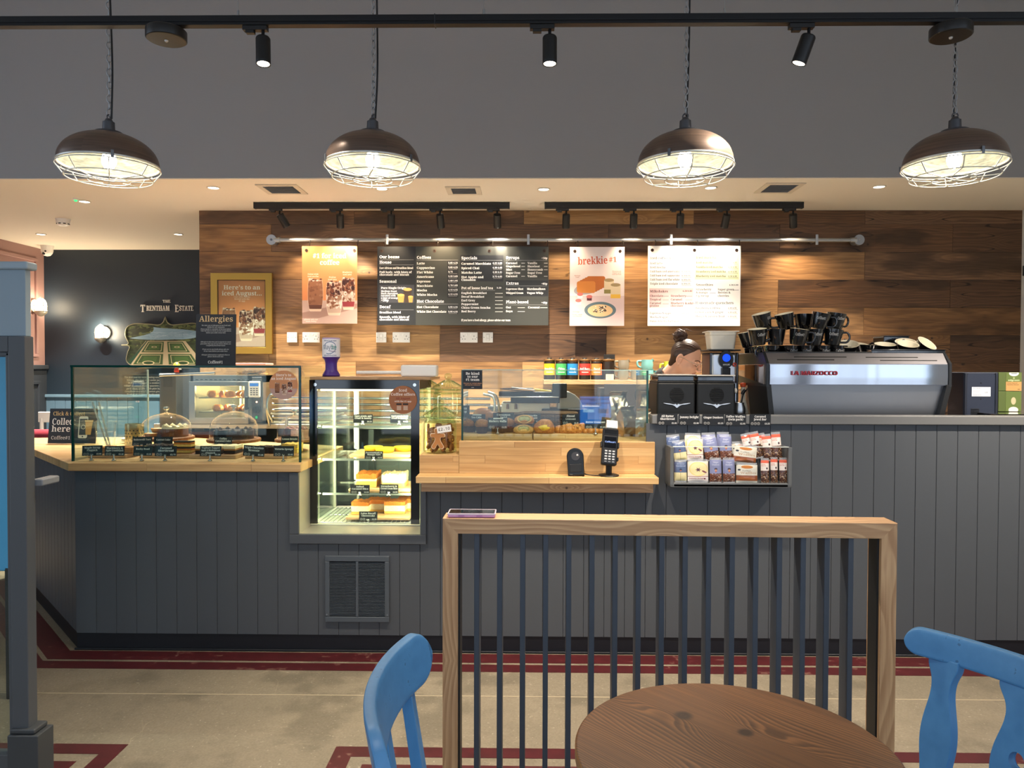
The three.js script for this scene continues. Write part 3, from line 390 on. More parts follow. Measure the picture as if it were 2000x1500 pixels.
const menuLight = canvasTex(724, 620, (c) => {
  c.scale(4, 4); rc(c, 0, 0, 181, 155, '#f1ece4'); const W = '#26221f';
  rc(c, 92, 17, 86, 48, '#e4e3b4'); rc(c, 3, 82, 86, 38, '#e3b9b4');
  const I = (x, y, st, l, s = 5.2, max = 58) => l.forEach((t, i) => t && tx(c, t, x, y + st * i, s, W, { max })), pr = (x, y, st, n) => { for (let i = 0; i < n; i++) { tx(c, '4.10 4.35', x, y + st * i, 4, W); rc(c, x, y + 1.5 + st * i, 19, 0.6, '#77716a'); } };
  tx(c, 'Iced coffee & mocha', 4, 26, 6.4, W); I(4, 35.5, 7.9, ['Iced latte', 'Iced mocha', 'Cold foam iced americano', 'Cold foam iced cappuccino', 'Cold foam iced flat white', 'Triple iced chocolate']); pr(66, 35, 7.9, 6);
  tx(c, 'Iced matcha', 94, 25, 6.4, W); I(94, 34, 8.8, ['Iced matcha', 'Vanilla iced matcha', 'Strawberry iced matcha', 'Blueberry iced matcha']); pr(157, 33.5, 8.8, 4);
  tx(c, 'Milkshakes', 4, 90, 6.2, W); tx(c, '4.20/4.80', 68, 89, 4.4, W); I(4, 98.5, 7.2, ['Chocolate', 'Tropical', 'Caramel']); tx(c, 'praline', 4, 117.5, 5, W); I(45, 98.5, 7.2, ['Strawberry', 'Caramel', 'Blueberry & white']); tx(c, 'chocolate', 45, 117.5, 5, W); for (let i = 0; i < 3; i++) { rc(c, 29, 97 + 7.4 * i, 12, 0.8, '#77716a'); rc(c, 74, 97 + 7.4 * i, 13, 0.8, '#77716a'); }
  I(4, 132, 7.8, ['Espresso frappe', 'Mocha frappe', 'Dubai style mocha frappe']); pr(66, 131.5, 7.8, 3);
  tx(c, 'Smoothies', 94, 77.5, 6.4, W); tx(c, '4.20/4.80', 159, 77, 4.2, W); I(94, 86, 6.2, ['Strawberry', '& mango', 'Fig me up']); I(137, 86, 6.2, ['Super green', 'Berries &', 'cherries']); rc(c, 121, 91, 12, 0.8, '#77716a'); rc(c, 166, 85, 12, 0.8, '#77716a');
  tx(c, 'Homemade quenchers', 93, 113, 6.6, W); I(93, 122, 8.1, ['Raspberry iced tea', 'Lemon yuzu & ginger', 'Mango & passion fruit']); pr(157, 121.5, 8.1, 3);
});
const brekkieTex = canvasTex(636, 918, (c, w, h) => {
  rc(c, 0, 0, w, h, '#ecdcd8'); rc(c, 0, h * 0.62, w, h * 0.38, '#ddc3c0'); c.save(); c.translate(w * 0.5, h * 0.215); c.rotate(-0.04); tx(c, 'brekkie', -w * 0.08, 0, 116, '#c9512c', { align: 'center', max: w * 0.55 }); tx(c, '#1', w * 0.29, -14, 84, '#c9512c', { align: 'center' }); c.restore();
  el(c, w * 0.34, h * 0.52, w * 0.27, h * 0.075, '#a8a2a4', -0.25); for (let k = 0; k < 5; k++) { c.save(); c.translate(w * (0.5 - 0.045 * k), h * (0.44 + 0.016 * k)); c.fillStyle = k === 4 ? '#d58431' : '#b9661f'; c.beginPath(); c.roundRect(-w * 0.19, -h * 0.07, w * 0.34, h * 0.15, 26); c.fill(); c.restore(); }
  for (const [x, y] of [[0.72, 0.42], [0.84, 0.48]]) { rc(c, w * (x - 0.09), h * y, w * 0.18, h * 0.17, '#dcc9a5'); rc(c, w * (x - 0.09), h * (y + 0.12), w * 0.18, h * 0.05, x > 0.8 ? '#e6b43a' : '#8c7f42'); el(c, w * x, h * y, w * 0.09, h * 0.022, '#9c855c'); }
  for (const [x, y] of [[0.19, 0.6], [0.16, 0.68], [0.36, 0.63]]) { rc(c, w * (x - 0.045), h * y, w * 0.09, h * 0.05, x > 0.3 ? '#56222a' : '#efe6e0'); el(c, w * x, h * y, w * 0.055, h * 0.022, '#d8736a'); }
  el(c, w * 0.56, h * 0.8, w * 0.29, h * 0.105, '#5d7076'); el(c, w * 0.56, h * 0.805, w * 0.23, h * 0.078, '#e2bd8b'); const q = rng(9); for (let k = 0; k < 50; k++) el(c, w * (0.55 + 0.24 * (q() - 0.5)), h * (0.79 + 0.08 * (q() - 0.5)), 9, 6, ['#2c1d22', '#3d2a20', '#efe2c6'][k % 3]);
  for (const [s, x, y] of [['Banana', 0.14, 0.37], ['toast', 0.14, 0.39], ['Homemade', 0.86, 0.315], ['yogurt pots', 0.86, 0.335], ['and bircher', 0.86, 0.355], ['Porridge', 0.12, 0.83], ['Honey, seeds', 0.14, 0.865], ['and berries', 0.14, 0.885]]) tx(c, s, w * x, h * y, 19, '#a2593f', { align: 'center', bold: false });
});
const whiteEdge = P(0xf0ece4, 0.5);
// ---------- the pipe and the boards that hang from it ----------
const BD = 6.08;
{
  const a = at(540, 467.5, BD), b = at(1668, 470, BD), y = (a.y + b.y) / 2, t = thing('hanging_pipe', 'galvanised pipe along the plank wall that carries the menu boards', 'pipe', V(0, y, -BD));
  mesh('pipe', rod(V(a.x, 0, 0), V(b.x, 0, 0), 0.0165, 16), MAT.galv, t);
  for (const [x, s] of [[531, -1], [1677, 1]]) { const px = X(x, BD, 468); mesh('flange', [rot(cyl(0.042, 0.042, 0.03, 32), Math.PI / 2), mv(rot(cyl(0.02, 0.024, 0.05, 20), 0, 0, Math.PI / 2), -s * 0.045, 0, 0), mv(rot(cyl(0.03, 0.03, 0.09, 20), Math.PI / 2), 0, 0, -0.05)], MAT.galv, t, V(px, 0, 0)); mesh('screw', rot(cyl(0.01, 0.01, 0.004, 12), Math.PI / 2), MAT.chrome, t, V(px, 0, 0.016)); }
  for (const x of [757, 1032, 1310, 1594]) mesh('bracket', [mv(rbox(0.022, 0.085, 0.006, 0.003), 0, 0, 0.018), mv(rot(cyl(0.012, 0.012, 0.1, 12), Math.PI / 2), 0, 0, -0.06), mv(rot(cyl(0.007, 0.007, 0.008, 12), Math.PI / 2), 0, 0.032, 0.02), mv(rot(cyl(0.007, 0.007, 0.008, 12), Math.PI / 2), 0, -0.032, 0.02)], MAT.galv, t, V(X(x, BD, 469), 0, 0));
  const hook = new THREE.TubeGeometry(new THREE.CatmullRomCurve3([V(-0.012, 0.008, -0.022), V(-0.006, 0.022, -0.006), V(0.004, 0.024, 0.012), V(0.008, 0.005, 0.024), V(0.002, -0.035, 0.024), V(-0.004, -0.058, 0.026), V(-0.016, -0.066, 0.03), V(-0.022, -0.056, 0.034)]), 30, 0.0028, 6);
  const board = (name, label, cat, x0, y0, x1, y1, tex, hooks, matx) => {
    const p = at((x0 + x1) / 2, (y0 + y1) / 2, BD - 0.03), w = (x1 - x0) * pxm(BD - 0.03), h = (y1 - y0) * pxm(BD - 0.03), o = thing(name, label, cat, p), m = matx ?? T(tex, 0.42);
    mesh('panel', printBox(w, h, 0.005), m, o);
    for (const f of hooks) { const hx = (f - 0.5) * w; mesh('eyelet', rot(cyl(0.013, 0.013, 0.003, 20), Math.PI / 2), P(0x3a2a22, 0.5, 0.4), o, V(hx, h / 2 - 0.035, 0.003));
      const s = mesh('hook', hook, P(0x2d2723, 0.4, 0.6), o, V(hx + 0.02, h / 2 + 0.028, -0.034)); s.scale.set(1.0, 1.0, 1.2); }
    return o;
  };
  board('wall_poster', 'orange poster of three iced coffees hanging from the pipe', 'poster', 590, 481, 698, 632, posterTex, [0.08, 0.95]);
  board('menu_board', 'long black drinks menu board hanging from the pipe', 'menu', 737, 482, 1071, 635, menuDark, [0.025, 0.335, 0.655, 0.975]);
  board('breakfast_poster', 'white breakfast poster with toast and porridge hanging from the pipe', 'poster', 1113, 483, 1219, 636, brekkieTex, [0.09, 0.92]);
  board('cold_drinks_menu', 'white iced drinks menu board with a pink box hanging from the pipe', 'menu', 1266, 481, 1445, 636, menuLight, [0.045, 0.5, 0.955]);
}
{
  const x0 = 413, x1 = 533, y0 = 534, y1 = 691, D = 6.16, p = at((x0 + x1) / 2, (y0 + y1) / 2, D), w = (x1 - x0) * pxm(D), h = (y1 - y0) * pxm(D), b = 0.052, t = thing('framed_poster', 'iced coffee poster in a gold picture frame on the plank wall', 'picture', p);
  const gold = P(0xb08a3e, 0.35, 0.8), side = (len, r, px, py) => { const g = extrude(shapeOf([[-len / 2, 0], [len / 2, 0], [len / 2 - b, b], [-len / 2 + b, b]]), 0.022, 0.003, 2); mesh('frame_side', rot(g, 0, 0, r), gold, t, V(px, py, -0.005)); };
  side(w, 0, 0, -h / 2); side(w, Math.PI, 0, h / 2); side(h, Math.PI / 2, w / 2, 0); side(h, -Math.PI / 2, -w / 2, 0);
  mesh('print', printBox(w - 1.7 * b, h - 1.7 * b, 0.004), T(frameTex, 0.5), t, V(0, 0, 0.002)); mesh('glass', box(w - 2 * b + 0.004, h - 2 * b + 0.004, 0.002), glassPane, t, V(0, 0, 0.012));
  mesh('slip', [mv(box(w - 2 * b + 0.01, 0.008, 0.01), 0, h / 2 - b - 0.003, 0.01), mv(box(w - 2 * b + 0.01, 0.008, 0.01), 0, -h / 2 + b + 0.003, 0.01), mv(box(0.008, h - 2 * b, 0.01), w / 2 - b - 0.003, 0, 0.01), mv(box(0.008, h - 2 * b, 0.01), -w / 2 + b + 0.003, 0, 0.01)], P(0x3a2c16, 0.5), t);
}
{
  const plate = (x0, x1, dbl, label) => {
    const D = WALL - 0.012, p = at((x0 + x1) / 2, 659, D), w = (x1 - x0) * pxm(D), h = 0.086, t = thing(dbl ? 'wall_socket' : 'fused_switch', label, dbl ? 'socket' : 'switch', p), m = P(0xe9e7e2, 0.35), dk = P(0x3a3632, 0.6);
    mesh('plate', rbox(w, h, 0.012, 0.004, 2), m, t, V(0, 0, 0.006));
    if (dbl) for (const s of [-1, 1]) { mesh('rocker', rbox(0.013, 0.02, 0.006, 0.002), P(0xf4f2ee, 0.3), t, V(s * 0.016, 0.022, 0.013)); mesh('pin_slot', [mv(box(0.005, 0.009, 0.003), 0, 0.01, 0), mv(box(0.008, 0.005, 0.003), -0.011, -0.014, 0), mv(box(0.008, 0.005, 0.003), 0.011, -0.014, 0)], dk, t, V(s * 0.043, 0.0, 0.0115)); mesh('screw', rot(cyl(0.003, 0.003, 0.002, 10), Math.PI / 2), dk, t, V(s * 0.065, 0, 0.012)); }
    else { mesh('insert', rbox(0.034, 0.06, 0.006, 0.003), P(0xdedbd4, 0.35), t, V(0, 0, 0.011)); mesh('rocker', rbox(0.02, 0.024, 0.006, 0.003), P(0xf4f2ee, 0.3), t, V(0, 0.013, 0.014)); mesh('fuse_door', rbox(0.02, 0.018, 0.005, 0.002), m, t, V(0, -0.016, 0.013)); for (const s of [-1, 1]) mesh('screw', rot(cyl(0.003, 0.003, 0.002, 10), Math.PI / 2), dk, t, V(s * 0.033, 0, 0.012)); }
  };
  plate(561, 581, false, 'white fused switch under the iced coffee poster, left of a double socket'); plate(591, 625, true, 'white double socket on the plank wall under the iced coffee poster'); plate(735, 755, false, 'white fused switch under the left end of the black menu'); plate(767, 801, true, 'white double socket under the left end of the black menu'); plate(899, 933, true, 'white double socket under the middle of the black menu'); plate(943, 963, false, 'white fused switch under the middle of the black menu, right of a socket');
}
// ---------- lettering and painted plaque on the navy wall ----------
const fontB = await new FontLoader().loadAsync('fonts/droid/droid_serif_bold.typeface.json');
const fontS = await new FontLoader().loadAsync('fonts/droid/droid_sans_bold.typeface.json');
function letters(s, width, depth, font = fontB) { const g = new TextGeometry(s, { font, size: 0.1, depth: depth, curveSegments: 4 }); g.computeBoundingBox(); const b = g.boundingBox, k = width / (b.max.x - b.min.x); g.translate(-(b.max.x + b.min.x) / 2, -b.min.y, 0); g.scale(k, k, 1); return g; }
{
  const D = NAVY - 0.005, t = thing('wall_lettering', 'white raised estate name lettering on the navy wall', 'lettering', at(326, 607, D)), m = P(0xe8e6df, 0.5), k = pxm(D);
  mesh('top_line', letters('THE', 15 * k, 0.01), m, t, V(0, 16 * k, 0));
  const caps = [['T', -47, 9], ['RENTHAM', -17.5, 46], ['E', 20, 7], ['STATE', 38.5, 28]];
  for (const [s, x, w] of caps) { const big = s.length === 1, g = letters(s, w * k, 0.01); g.computeBoundingBox(); const hh = g.boundingBox.max.y; g.scale(1, (big ? 14 : 10) * k / hh, 1); mesh('main_line', g, m, t, V((x + (big ? 0 : 0.5)) * k, big ? -2.5 * k : 0, 0)); }
  const art = canvasTex(700, 560, (c, w, h) => {
    rc(c, 0, 0, w, h, '#2e3a26'); const q = rng(12);
    for (let k = 0; k < 900; k++) el(c, q() * w, q() * h * 0.62, 8 + 26 * q(), 6 + 12 * q(), ['#25331f', '#3b4a2b', '#4d5b33', '#1f2b1c', '#5d6a3c'][k % 5]);
    c.fillStyle = '#86a9bf'; c.beginPath(); c.moveTo(w * 0.08, h * 0.43); c.bezierCurveTo(w * 0.3, h * 0.36, w * 0.38, h * 0.34, w * 0.36, h * 0.22); c.bezierCurveTo(w * 0.5, h * 0.26, w * 0.8, h * 0.24, w * 0.98, h * 0.34); c.bezierCurveTo(w * 0.9, h * 0.4, w * 0.8, h * 0.46, w * 0.6, h * 0.45); c.bezierCurveTo(w * 0.4, h * 0.47, w * 0.2, h * 0.46, w * 0.08, h * 0.43); c.fill();
    for (let k = 0; k < 60; k++) ln(c, w * (0.2 + 0.6 * q()), h * (0.3 + 0.14 * q()), w * (0.3 + 0.6 * q()), h * (0.3 + 0.14 * q()), 2, ['#a7c3d3', '#6d93ad'][k % 2]);
    for (let k = 0; k < 400; k++) el(c, q() * w, h * (0.48 + 0.5 * q()), 10 + 20 * q(), 5 + 8 * q(), ['#223019', '#33441f', '#2a3a22'][k % 3]);
    const px = (u, v) => [w * (0.5 + (u - 0.5) * (0.46 + 0.5 * v)), h * (0.48 + 0.5 * v)], poly = (a, col, lw) => { c.beginPath(); a.forEach(([u, v], i) => { const [x, y] = px(u, v); i ? c.lineTo(x, y) : c.moveTo(x, y); }); c.closePath(); if (lw) { c.lineWidth = lw; c.strokeStyle = col; c.stroke(); } else { c.fillStyle = col; c.fill(); } };
    poly([[0, 0], [1, 0], [1, 1], [0, 1]], '#b3a483');
    for (let j = 0; j < 2; j++) for (let i = 0; i < 2; i++) { const u = 0.08 + i * 0.46, v = 0.03 + j * 0.46, U = u + 0.38, Z = v + 0.4; poly([[u, v], [U, v], [U, Z], [u, Z]], '#37512a'); poly([[u + 0.04, v + 0.05], [U - 0.04, v + 0.05], [U - 0.04, Z - 0.05], [u + 0.04, Z - 0.05]], '#d8c99c', 4); poly([[u + 0.09, v + 0.1], [U - 0.09, v + 0.1], [U - 0.09, Z - 0.1], [u + 0.09, Z - 0.1]], '#42602f'); const [cx, cy] = px(u + 0.19, j ? Z - 0.06 : v + 0.2); el(c, cx, cy, j ? 50 : 22, j ? 22 : 8, '#d8c99c'); el(c, cx, cy, j ? 40 : 15, j ? 16 : 5, '#2c4424'); }
    poly([[0.02, 0], [0.05, 0], [0.05, 1], [-0.01, 1]], '#1f4632');
  });
  const cx = 325, cy = 668, k2 = pxm(NAVY - 0.02), sp = (x, y) => [(x - cx) * k2, (cy - y) * k2];
  const q = [[325, 619], [328, 628], [335, 634], [360, 633], [385, 632], [402, 644], [402, 664], [398, 672], [412, 674.5], [398, 677], [396, 690], [404, 706], [390, 716], [325, 718], [262, 716], [248, 706], [250, 690], [254, 677], [237, 674.5], [252, 672], [246, 655], [249, 640], [262, 633], [290, 633], [315, 634], [322, 628]];
  const s = shapeOf(q.map(([x, y]) => sp(x, y))), g = extrude(s, 0.02), uv = g.attributes.uv, pp = g.attributes.position; for (let i = 0; i < uv.count; i++) uv.setXY(i, pp.getX(i) / (170 * k2) + 0.5, pp.getY(i) / (104 * k2) + 0.5);
  const o = thing('garden_plaque', 'shaped plaque painted with a formal garden and lake on the navy wall', 'plaque', at(cx, cy, NAVY - 0.02)); mesh('painted_panel', g, T(art, 0.6), o); mesh('edge', tube([...q.map(([x, y]) => { const [a, b] = sp(x, y); return V(a, b, 0.021); })], 0.006, 160, 6, true), P(0x8b8a72, 0.5, 0.4), o);
  const story = canvasTex(512, 256, (c, w, h) => { rc(c, 0, 0, w, h, '#16191d'); ['The Hall and the surrounding estate', 'history. The land once under part', 'in it was managed in a medieval', 'village or almost ancient quarters in', 'park repair in The 1950s plan had', 'completed as a small museum great', 'lived as an attraction to the world'].forEach((s, i) => { c.font = 'italic 28px serif'; c.fillStyle = '#b9b5aa'; c.textAlign = 'right'; c.fillText(s, w - 10, 38 + i * 34, w - 20); }); });
  const st = thing('story_panel', 'dark panel of small white handwriting style text low on the navy wall', 'sign', at(278, 753, NAVY - 0.02)); mesh('panel', printBox(78 * k2, 42 * k2, 0.006), T(story, 0.6), st);
}
// ---------- counters ----------
const oakF = wood(505, [150, 108, 72], [222, 184, 138], { lines: 62, wander: 0.9, stain: 0.08, fine: 0.36, knots: [[0.3, -0.05, 0.07, 4], [0.75, 0.3, 0.02, 3]] });
const blockF = wood(515, [176, 134, 82], [222, 184, 128], { lines: 26, wander: 0.3, stain: 0.05, fine: 0.5 });
const staveTex = dataTex(1024, 512, 1.2, 0.6, (u, v) => { const r = Math.floor(v / 0.042), off = hash(r, 3, 5) * 0.6, k = Math.floor((u + off) / 0.55), s = hash(r, k, 9); let c = blockF(u + s * 3, v + s * 2); c = mix3(c, s > 0.5 ? [236, 202, 150] : [168, 120, 70], 0.28 * Math.abs(s - 0.5) * 2); const e = v / 0.042 - r, f = (u + off) / 0.55 - k; if (e < 0.03 || f < 0.003) c = mix3(c, [110, 74, 40], 0.5); return c; });
const stave = T(staveTex, 0.45), oakTex = dataTex(1024, 512, 1.0, 0.5, oakF), oak = T(oakTex, 0.5, { bumpMap: oakTex, bumpScale: 0.0003 }), oakDark = T(oakTex, 0.5, { color: 0xb98f66 });
const WORK = Y(906, 3.84, 400), CAPH = Y(812, 3.84, 1600), SKIRT = Y(1238, FRONT, 600), CX0 = X(148, FRONT, 1100), FX0 = X(585, FRONT, 980), FX1 = X(822, FRONT, 980), CENTX = X(1283, FRONT, 900), SILL = Y(1043, FRONT, 700), LEDGE = Y(932, 3.715, 1050), TIER = Y(862, FRONT - 0.004, 1050), LOWT = Y(888, FRONT - 0.004, 860), BARH = 1.05;
const paint = MAT.counterPaint, navyBlack = P(0x090d15, 0.5);
{
  const t = thing('service_counter', 'long dark grey counter clad in vertical tongue and groove boards', 'counter', V(0, 0, 0));
  const bw = 0.1075, top = x => x < FX0 - 0.05 ? WORK - 0.042 : x < FX1 + 0.02 ? SILL - 0.055 : x < CENTX - 0.03 ? LEDGE - 0.06 : CAPH - 0.045;
  const boardAt = (x0, x1) => { const y1 = top((x0 + x1) / 2), y0 = SKIRT - 0.004, w = x1 - x0 - 0.0009; const g = extrude(shapeOf([[-w / 2 + 0.002, 0], [w / 2 - 0.002, 0], [w / 2, -0.0022], [w / 2, -0.014], [-w / 2, -0.014], [-w / 2, -0.0022]].reverse().map(([a, b]) => [a, -b])), y1 - y0); mesh('board', rot(g, -Math.PI / 2), paint, t, V((x0 + x1) / 2, y0, -FRONT)); };
  for (let x = CX0; x < RIGHTX - 0.02; x += bw) boardAt(x, Math.min(x + bw, RIGHTX));
  // the angled end: corner to the back left
  const B = V(-3.62, 0, -5.2), A = V(CX0, 0, -FRONT), d = B.clone().sub(A), L = d.length(), ang = Math.atan2(d.z, -d.x);
  const g0 = new THREE.Group(); g0.name = 'angled_side'; g0.position.copy(A); g0.rotation.y = ang; t.add(g0);
  for (let k = 0; k * bw * 0.8 < L; k++) mesh('board', rbox(bw * 0.8 - 0.003, WORK - 0.042 - SKIRT, 0.014, 0.003), paint, g0, V(-(k + 0.5) * bw * 0.8, (WORK - 0.042 + SKIRT) / 2, -0.007));
  mesh('skirting', box(L, SKIRT, 0.02), navyBlack, g0, V(-L / 2, SKIRT / 2, -0.02));
  mesh('skirting', [mv(box(RIGHTX - CX0, SKIRT, 0.02), (RIGHTX + CX0) / 2, SKIRT / 2, -FRONT - 0.016), mv(rbox(RIGHTX - CX0 + 0.02, 0.012, 0.012, 0.004), (RIGHTX + CX0) / 2, 0.006, -FRONT + 0.0)], navyBlack, t);
  const back = P(0x23272c, 0.8), cb = (x0, x1, y0, y1, z0, z1) => mv(box(x1 - x0, y1 - y0, z0 - z1), (x0 + x1) / 2, (y0 + y1) / 2, (z0 + z1) / 2), zi = -FRONT - 0.028;
  mesh('carcass', [cb(CX0 + 0.02, FX0 - 0.01, 0.01, WORK - 0.043, zi, -4.7), cb(FX0 - 0.01, FX1 + 0.01, 0.01, SILL - 0.03, zi, -4.7), cb(FX1 + 0.01, CENTX, 0.01, LEDGE - 0.062, zi, -4.7), cb(CENTX, RIGHTX, 0.01, BARH - 0.05, zi, -4.7), cb(CENTX, RIGHTX, BARH - 0.05, CAPH - 0.046, zi, zi - 0.05)], back, t);
  const steelIn = P(0xc9c5b4, 0.35, 0.6);
  mesh('recess_lining', [cb(FX0 - 0.012, FX0, SILL - 0.02, WORK - 0.045, -FRONT, -4.25), cb(FX1, FX1 + 0.012, SILL - 0.02, LEDGE - 0.04, -FRONT, -4.6), cb(FX0, FX1, SILL - 0.025, SILL, -FRONT - 0.004, -4.66)], steelIn, t);
  const tw = 0.05, tm = (w, h, x, y) => mv(rbox(w, h, 0.02, 0.003), x, y, -FRONT + 0.008);
  mesh('trim', [tm(tw, WORK - SILL - 0.045, FX0 - tw / 2, (WORK + SILL) / 2 - 0.022), tm(FX1 - FX0 + tw + 0.03, tw, (FX0 + FX1) / 2 + 0.015 - tw / 2, SILL - tw / 2), tm(0.03, LEDGE - SILL - 0.06, FX1 + 0.015, (LEDGE + SILL) / 2 - 0.03)], paint, t);
  mesh('cap_rail', rbox(RIGHTX - CENTX + 0.03, 0.046, 0.1, 0.004), P(0x6a6b6b, 0.5), t, V((RIGHTX + CENTX) / 2 - 0.015, CAPH - 0.023, -FRONT - 0.03));
  mesh('bar_top', rbox(RIGHTX - CENTX, 0.04, 0.82, 0.004), P(0xc9c8c2, 0.4), t, V((RIGHTX + CENTX) / 2, BARH - 0.02, -FRONT - 0.08 - 0.41));
}
{
  const w = thing('oak_worktop', 'pale stave wood worktop with an angled left corner under the left glass display', 'worktop', V(0, WORK - 0.041, 0));
  const s = shapeOf([[X(134, 3.84, 907), 3.84], [FX0 + 0.012, 3.84], [FX0 + 0.012, 4.75], [-2.55, 5.35], [-3.62, 5.2], [X(62, 4.82, 880) - 0.06, 4.8]]);
  mesh('slab', uvBox(rot(extrude(s, 0.037, 0.002, 1), -Math.PI / 2)), stave, w, V(0, 0.002, 0));
  const l = thing('customer_ledge', 'wooden customer ledge on the counter front under the card machine', 'ledge', V(0, LEDGE, 0)), x0 = X(812, 3.715, 932), x1 = X(1287, 3.715, 932);
  mesh('shelf', uvBox(rbox(x1 - x0, 0.034, 0.2, 0.003), 0, 0.2, 0.1), stave, l, V((x0 + x1) / 2, -0.017, -3.815));
  mesh('apron', uvBox(rbox(x1 - x0 - 0.05, 0.045, 0.022, 0.002), 0, 0.6, 0.3), oak, l, V((x0 + x1) / 2, -0.057, -3.745));
  const b = thing('wooden_plinth', 'stepped wooden plinth block carrying the pastry display and the biscuit jar', 'plinth', V(0, LEDGE, 0)), a0 = X(820, FRONT, 900), a1 = X(897, FRONT, 900), a2 = X(1278, FRONT, 900);
  const blk = (n, x0, x1, h, z1, du) => mesh(n, uvBox(rbox(x1 - x0 - 0.001, h, z1 - FRONT + 0.02, 0.002), 0, du, 0.2), stave, b, V((x0 + x1) / 2, h / 2, -(z1 + FRONT - 0.02) / 2));
  blk('low_step', a0, a1, LOWT - LEDGE, 4.2, 0.3); blk('high_step', a1, a2, TIER - LEDGE, 4.62, 0.9);
  mesh('jar_riser', uvBox(rbox(a1 - a0 + 0.02, LOWT - LEDGE + 0.14, 0.36, 0.002), 0), stave, b, V((a0 + a1) / 2 - 0.01, (LOWT - LEDGE + 0.14) / 2, -4.385));
}
{
  const x0 = X(636, FRONT, 1150), x1 = X(761, FRONT, 1150), y0 = Y(1216, FRONT), y1 = Y(1087, FRONT), w = x1 - x0, h = y1 - y0, t = thing('vent_grille', 'square grey louvred air grille low on the counter front', 'vent', V((x0 + x1) / 2, (y0 + y1) / 2, -FRONT));
  const m = P(0x4c535a, 0.5), b = 0.024, lw = (w - 3 * b) / 2 + 0.004;
  mesh('frame', [mv(rbox(w, b * 1.2, 0.018, 0.003), 0, h / 2 - b * 0.6, 0), mv(rbox(w, b * 1.2, 0.018, 0.003), 0, -h / 2 + b * 0.6, 0), mv(rbox(b, h - 2.4 * b, 0.018, 0.003), -w / 2 + b / 2, 0, 0), mv(rbox(b, h - 2.4 * b, 0.018, 0.003), w / 2 - b / 2, 0, 0), mv(rbox(0.014, h - 2.4 * b, 0.016, 0.002), 0, 0, 0)], m, t, V(0, 0, 0.006));
  mesh('backing', box(w - 0.01, h - 0.01, 0.004), P(0x05070b, 0.9), t, V(0, 0, -0.001));
  const n = 35, sl = rot(box((w - 2 * b - 0.014) / 2, 0.0026, 0.009), 0.3), y = i => -h / 2 + b * 1.2 + 0.004 + (h - 2.4 * b - 0.008) * (i + 0.5) / n;
  for (let i = 0; i < n; i++) for (const s of [-1, 1]) mesh('slat', sl, m, t, V(s * (w / 4 - b / 2 + 0.0035), y(i), 0.008));
  for (const sx of [-1, 1]) mesh('screw', rot(cyl(0.004, 0.004, 0.003, 10), Math.PI / 2), P(0x7e868e, 0.4, 0.5), t, V(sx * (w / 2 - 0.01), -h / 2 + 0.04, 0.016));
}
// ---------- price tickets ----------
let ticketN = 0; const TK = { w: 256, h: 128, cols: 4, rows: 12 };
const ticketCanvas = document.createElement('canvas'); ticketCanvas.width = 1024; ticketCanvas.height = 1536; const tc = ticketCanvas.getContext('2d'); rc(tc, 0, 0, 1024, 1536, '#15171a');
const ticketTex = new THREE.CanvasTexture(ticketCanvas); ticketTex.colorSpace = THREE.SRGBColorSpace; const ticketMat = T(ticketTex, 0.5);
function ticket(lines, price, x0, y0, x1, y1, D, o = {}) {
  const i = ticketN++, c = tc, ox = (i % TK.cols) * TK.w, oy = Math.floor(i / TK.cols) * TK.h; c.save(); c.translate(ox, oy); c.beginPath(); c.rect(0, 0, TK.w, TK.h); c.clip();
  lines.forEach((s, k) => tx(c, s, 128, 38 + k * 32 - (lines.length > 2 ? 6 : 0) + (lines.length === 1 ? 12 : 0), lines.length > 2 ? 27 : 32, '#f4f2ee', { align: 'center', max: 232 }));
  for (let k = 0; k < (o.icons ?? 2); k++) { c.strokeStyle = '#cfccc4'; c.lineWidth = 3; c.beginPath(); c.arc(32 + k * 38, 106, 14, 0, 7); c.stroke(); rc(c, 23 + k * 38, 103, 18, 4, '#bdbab2'); }
  tx(c, price, 246, 116, 25, '#f4f2ee', { align: 'right' }); if (o.strip) { rc(c, 70, -2, 130, 18, '#c9c6bf'); } c.restore();
  const u0 = ox / 1024, v1 = 1 - oy / 1536, cell = [u0, v1 - TK.h / 1536, u0 + TK.w / 1024, v1];
  const p = at((x0 + x1) / 2, y1, D), w = (x1 - x0) * pxm(D), h = (y1 - y0) * pxm(D);
  const t = thing('price_ticket', o.label ?? ('black ' + (o.what ?? 'cake') + ' ticket reading ' + lines.join(' ')), 'ticket', p, o.turn ?? 0, o.group);
  const cd = mesh('card', mv(printBox(w, h, 0.0025, cell), 0, h / 2, 0), ticketMat, t); cd.rotation.x = o.lean ?? -0.12; cd.rotation.z = o.roll ?? 0;
  if (o.foot) { const f = o.on ? Math.max(0.004, p.y - o.on - 0.0005) : o.foot; mesh('holder', [mv(lathe([[0.001, 0], [0.011, 0.001], [0.012, 0.004], [0.007, 0.009], [0.003, 0.013], [0.0022, 0.02], [0.0022, f + 0.006], [0.001, f + 0.007]], 16), 0, -f, 0.006), mv(rot(new THREE.TorusGeometry(0.005, 0.0012, 6, 14), 0, Math.PI / 2), -0.004, 0.007, 0.006), mv(rot(new THREE.TorusGeometry(0.005, 0.0012, 6, 14), 0, Math.PI / 2), 0.004, 0.007, 0.006)], MAT.chrome, t); }
  return t;
}
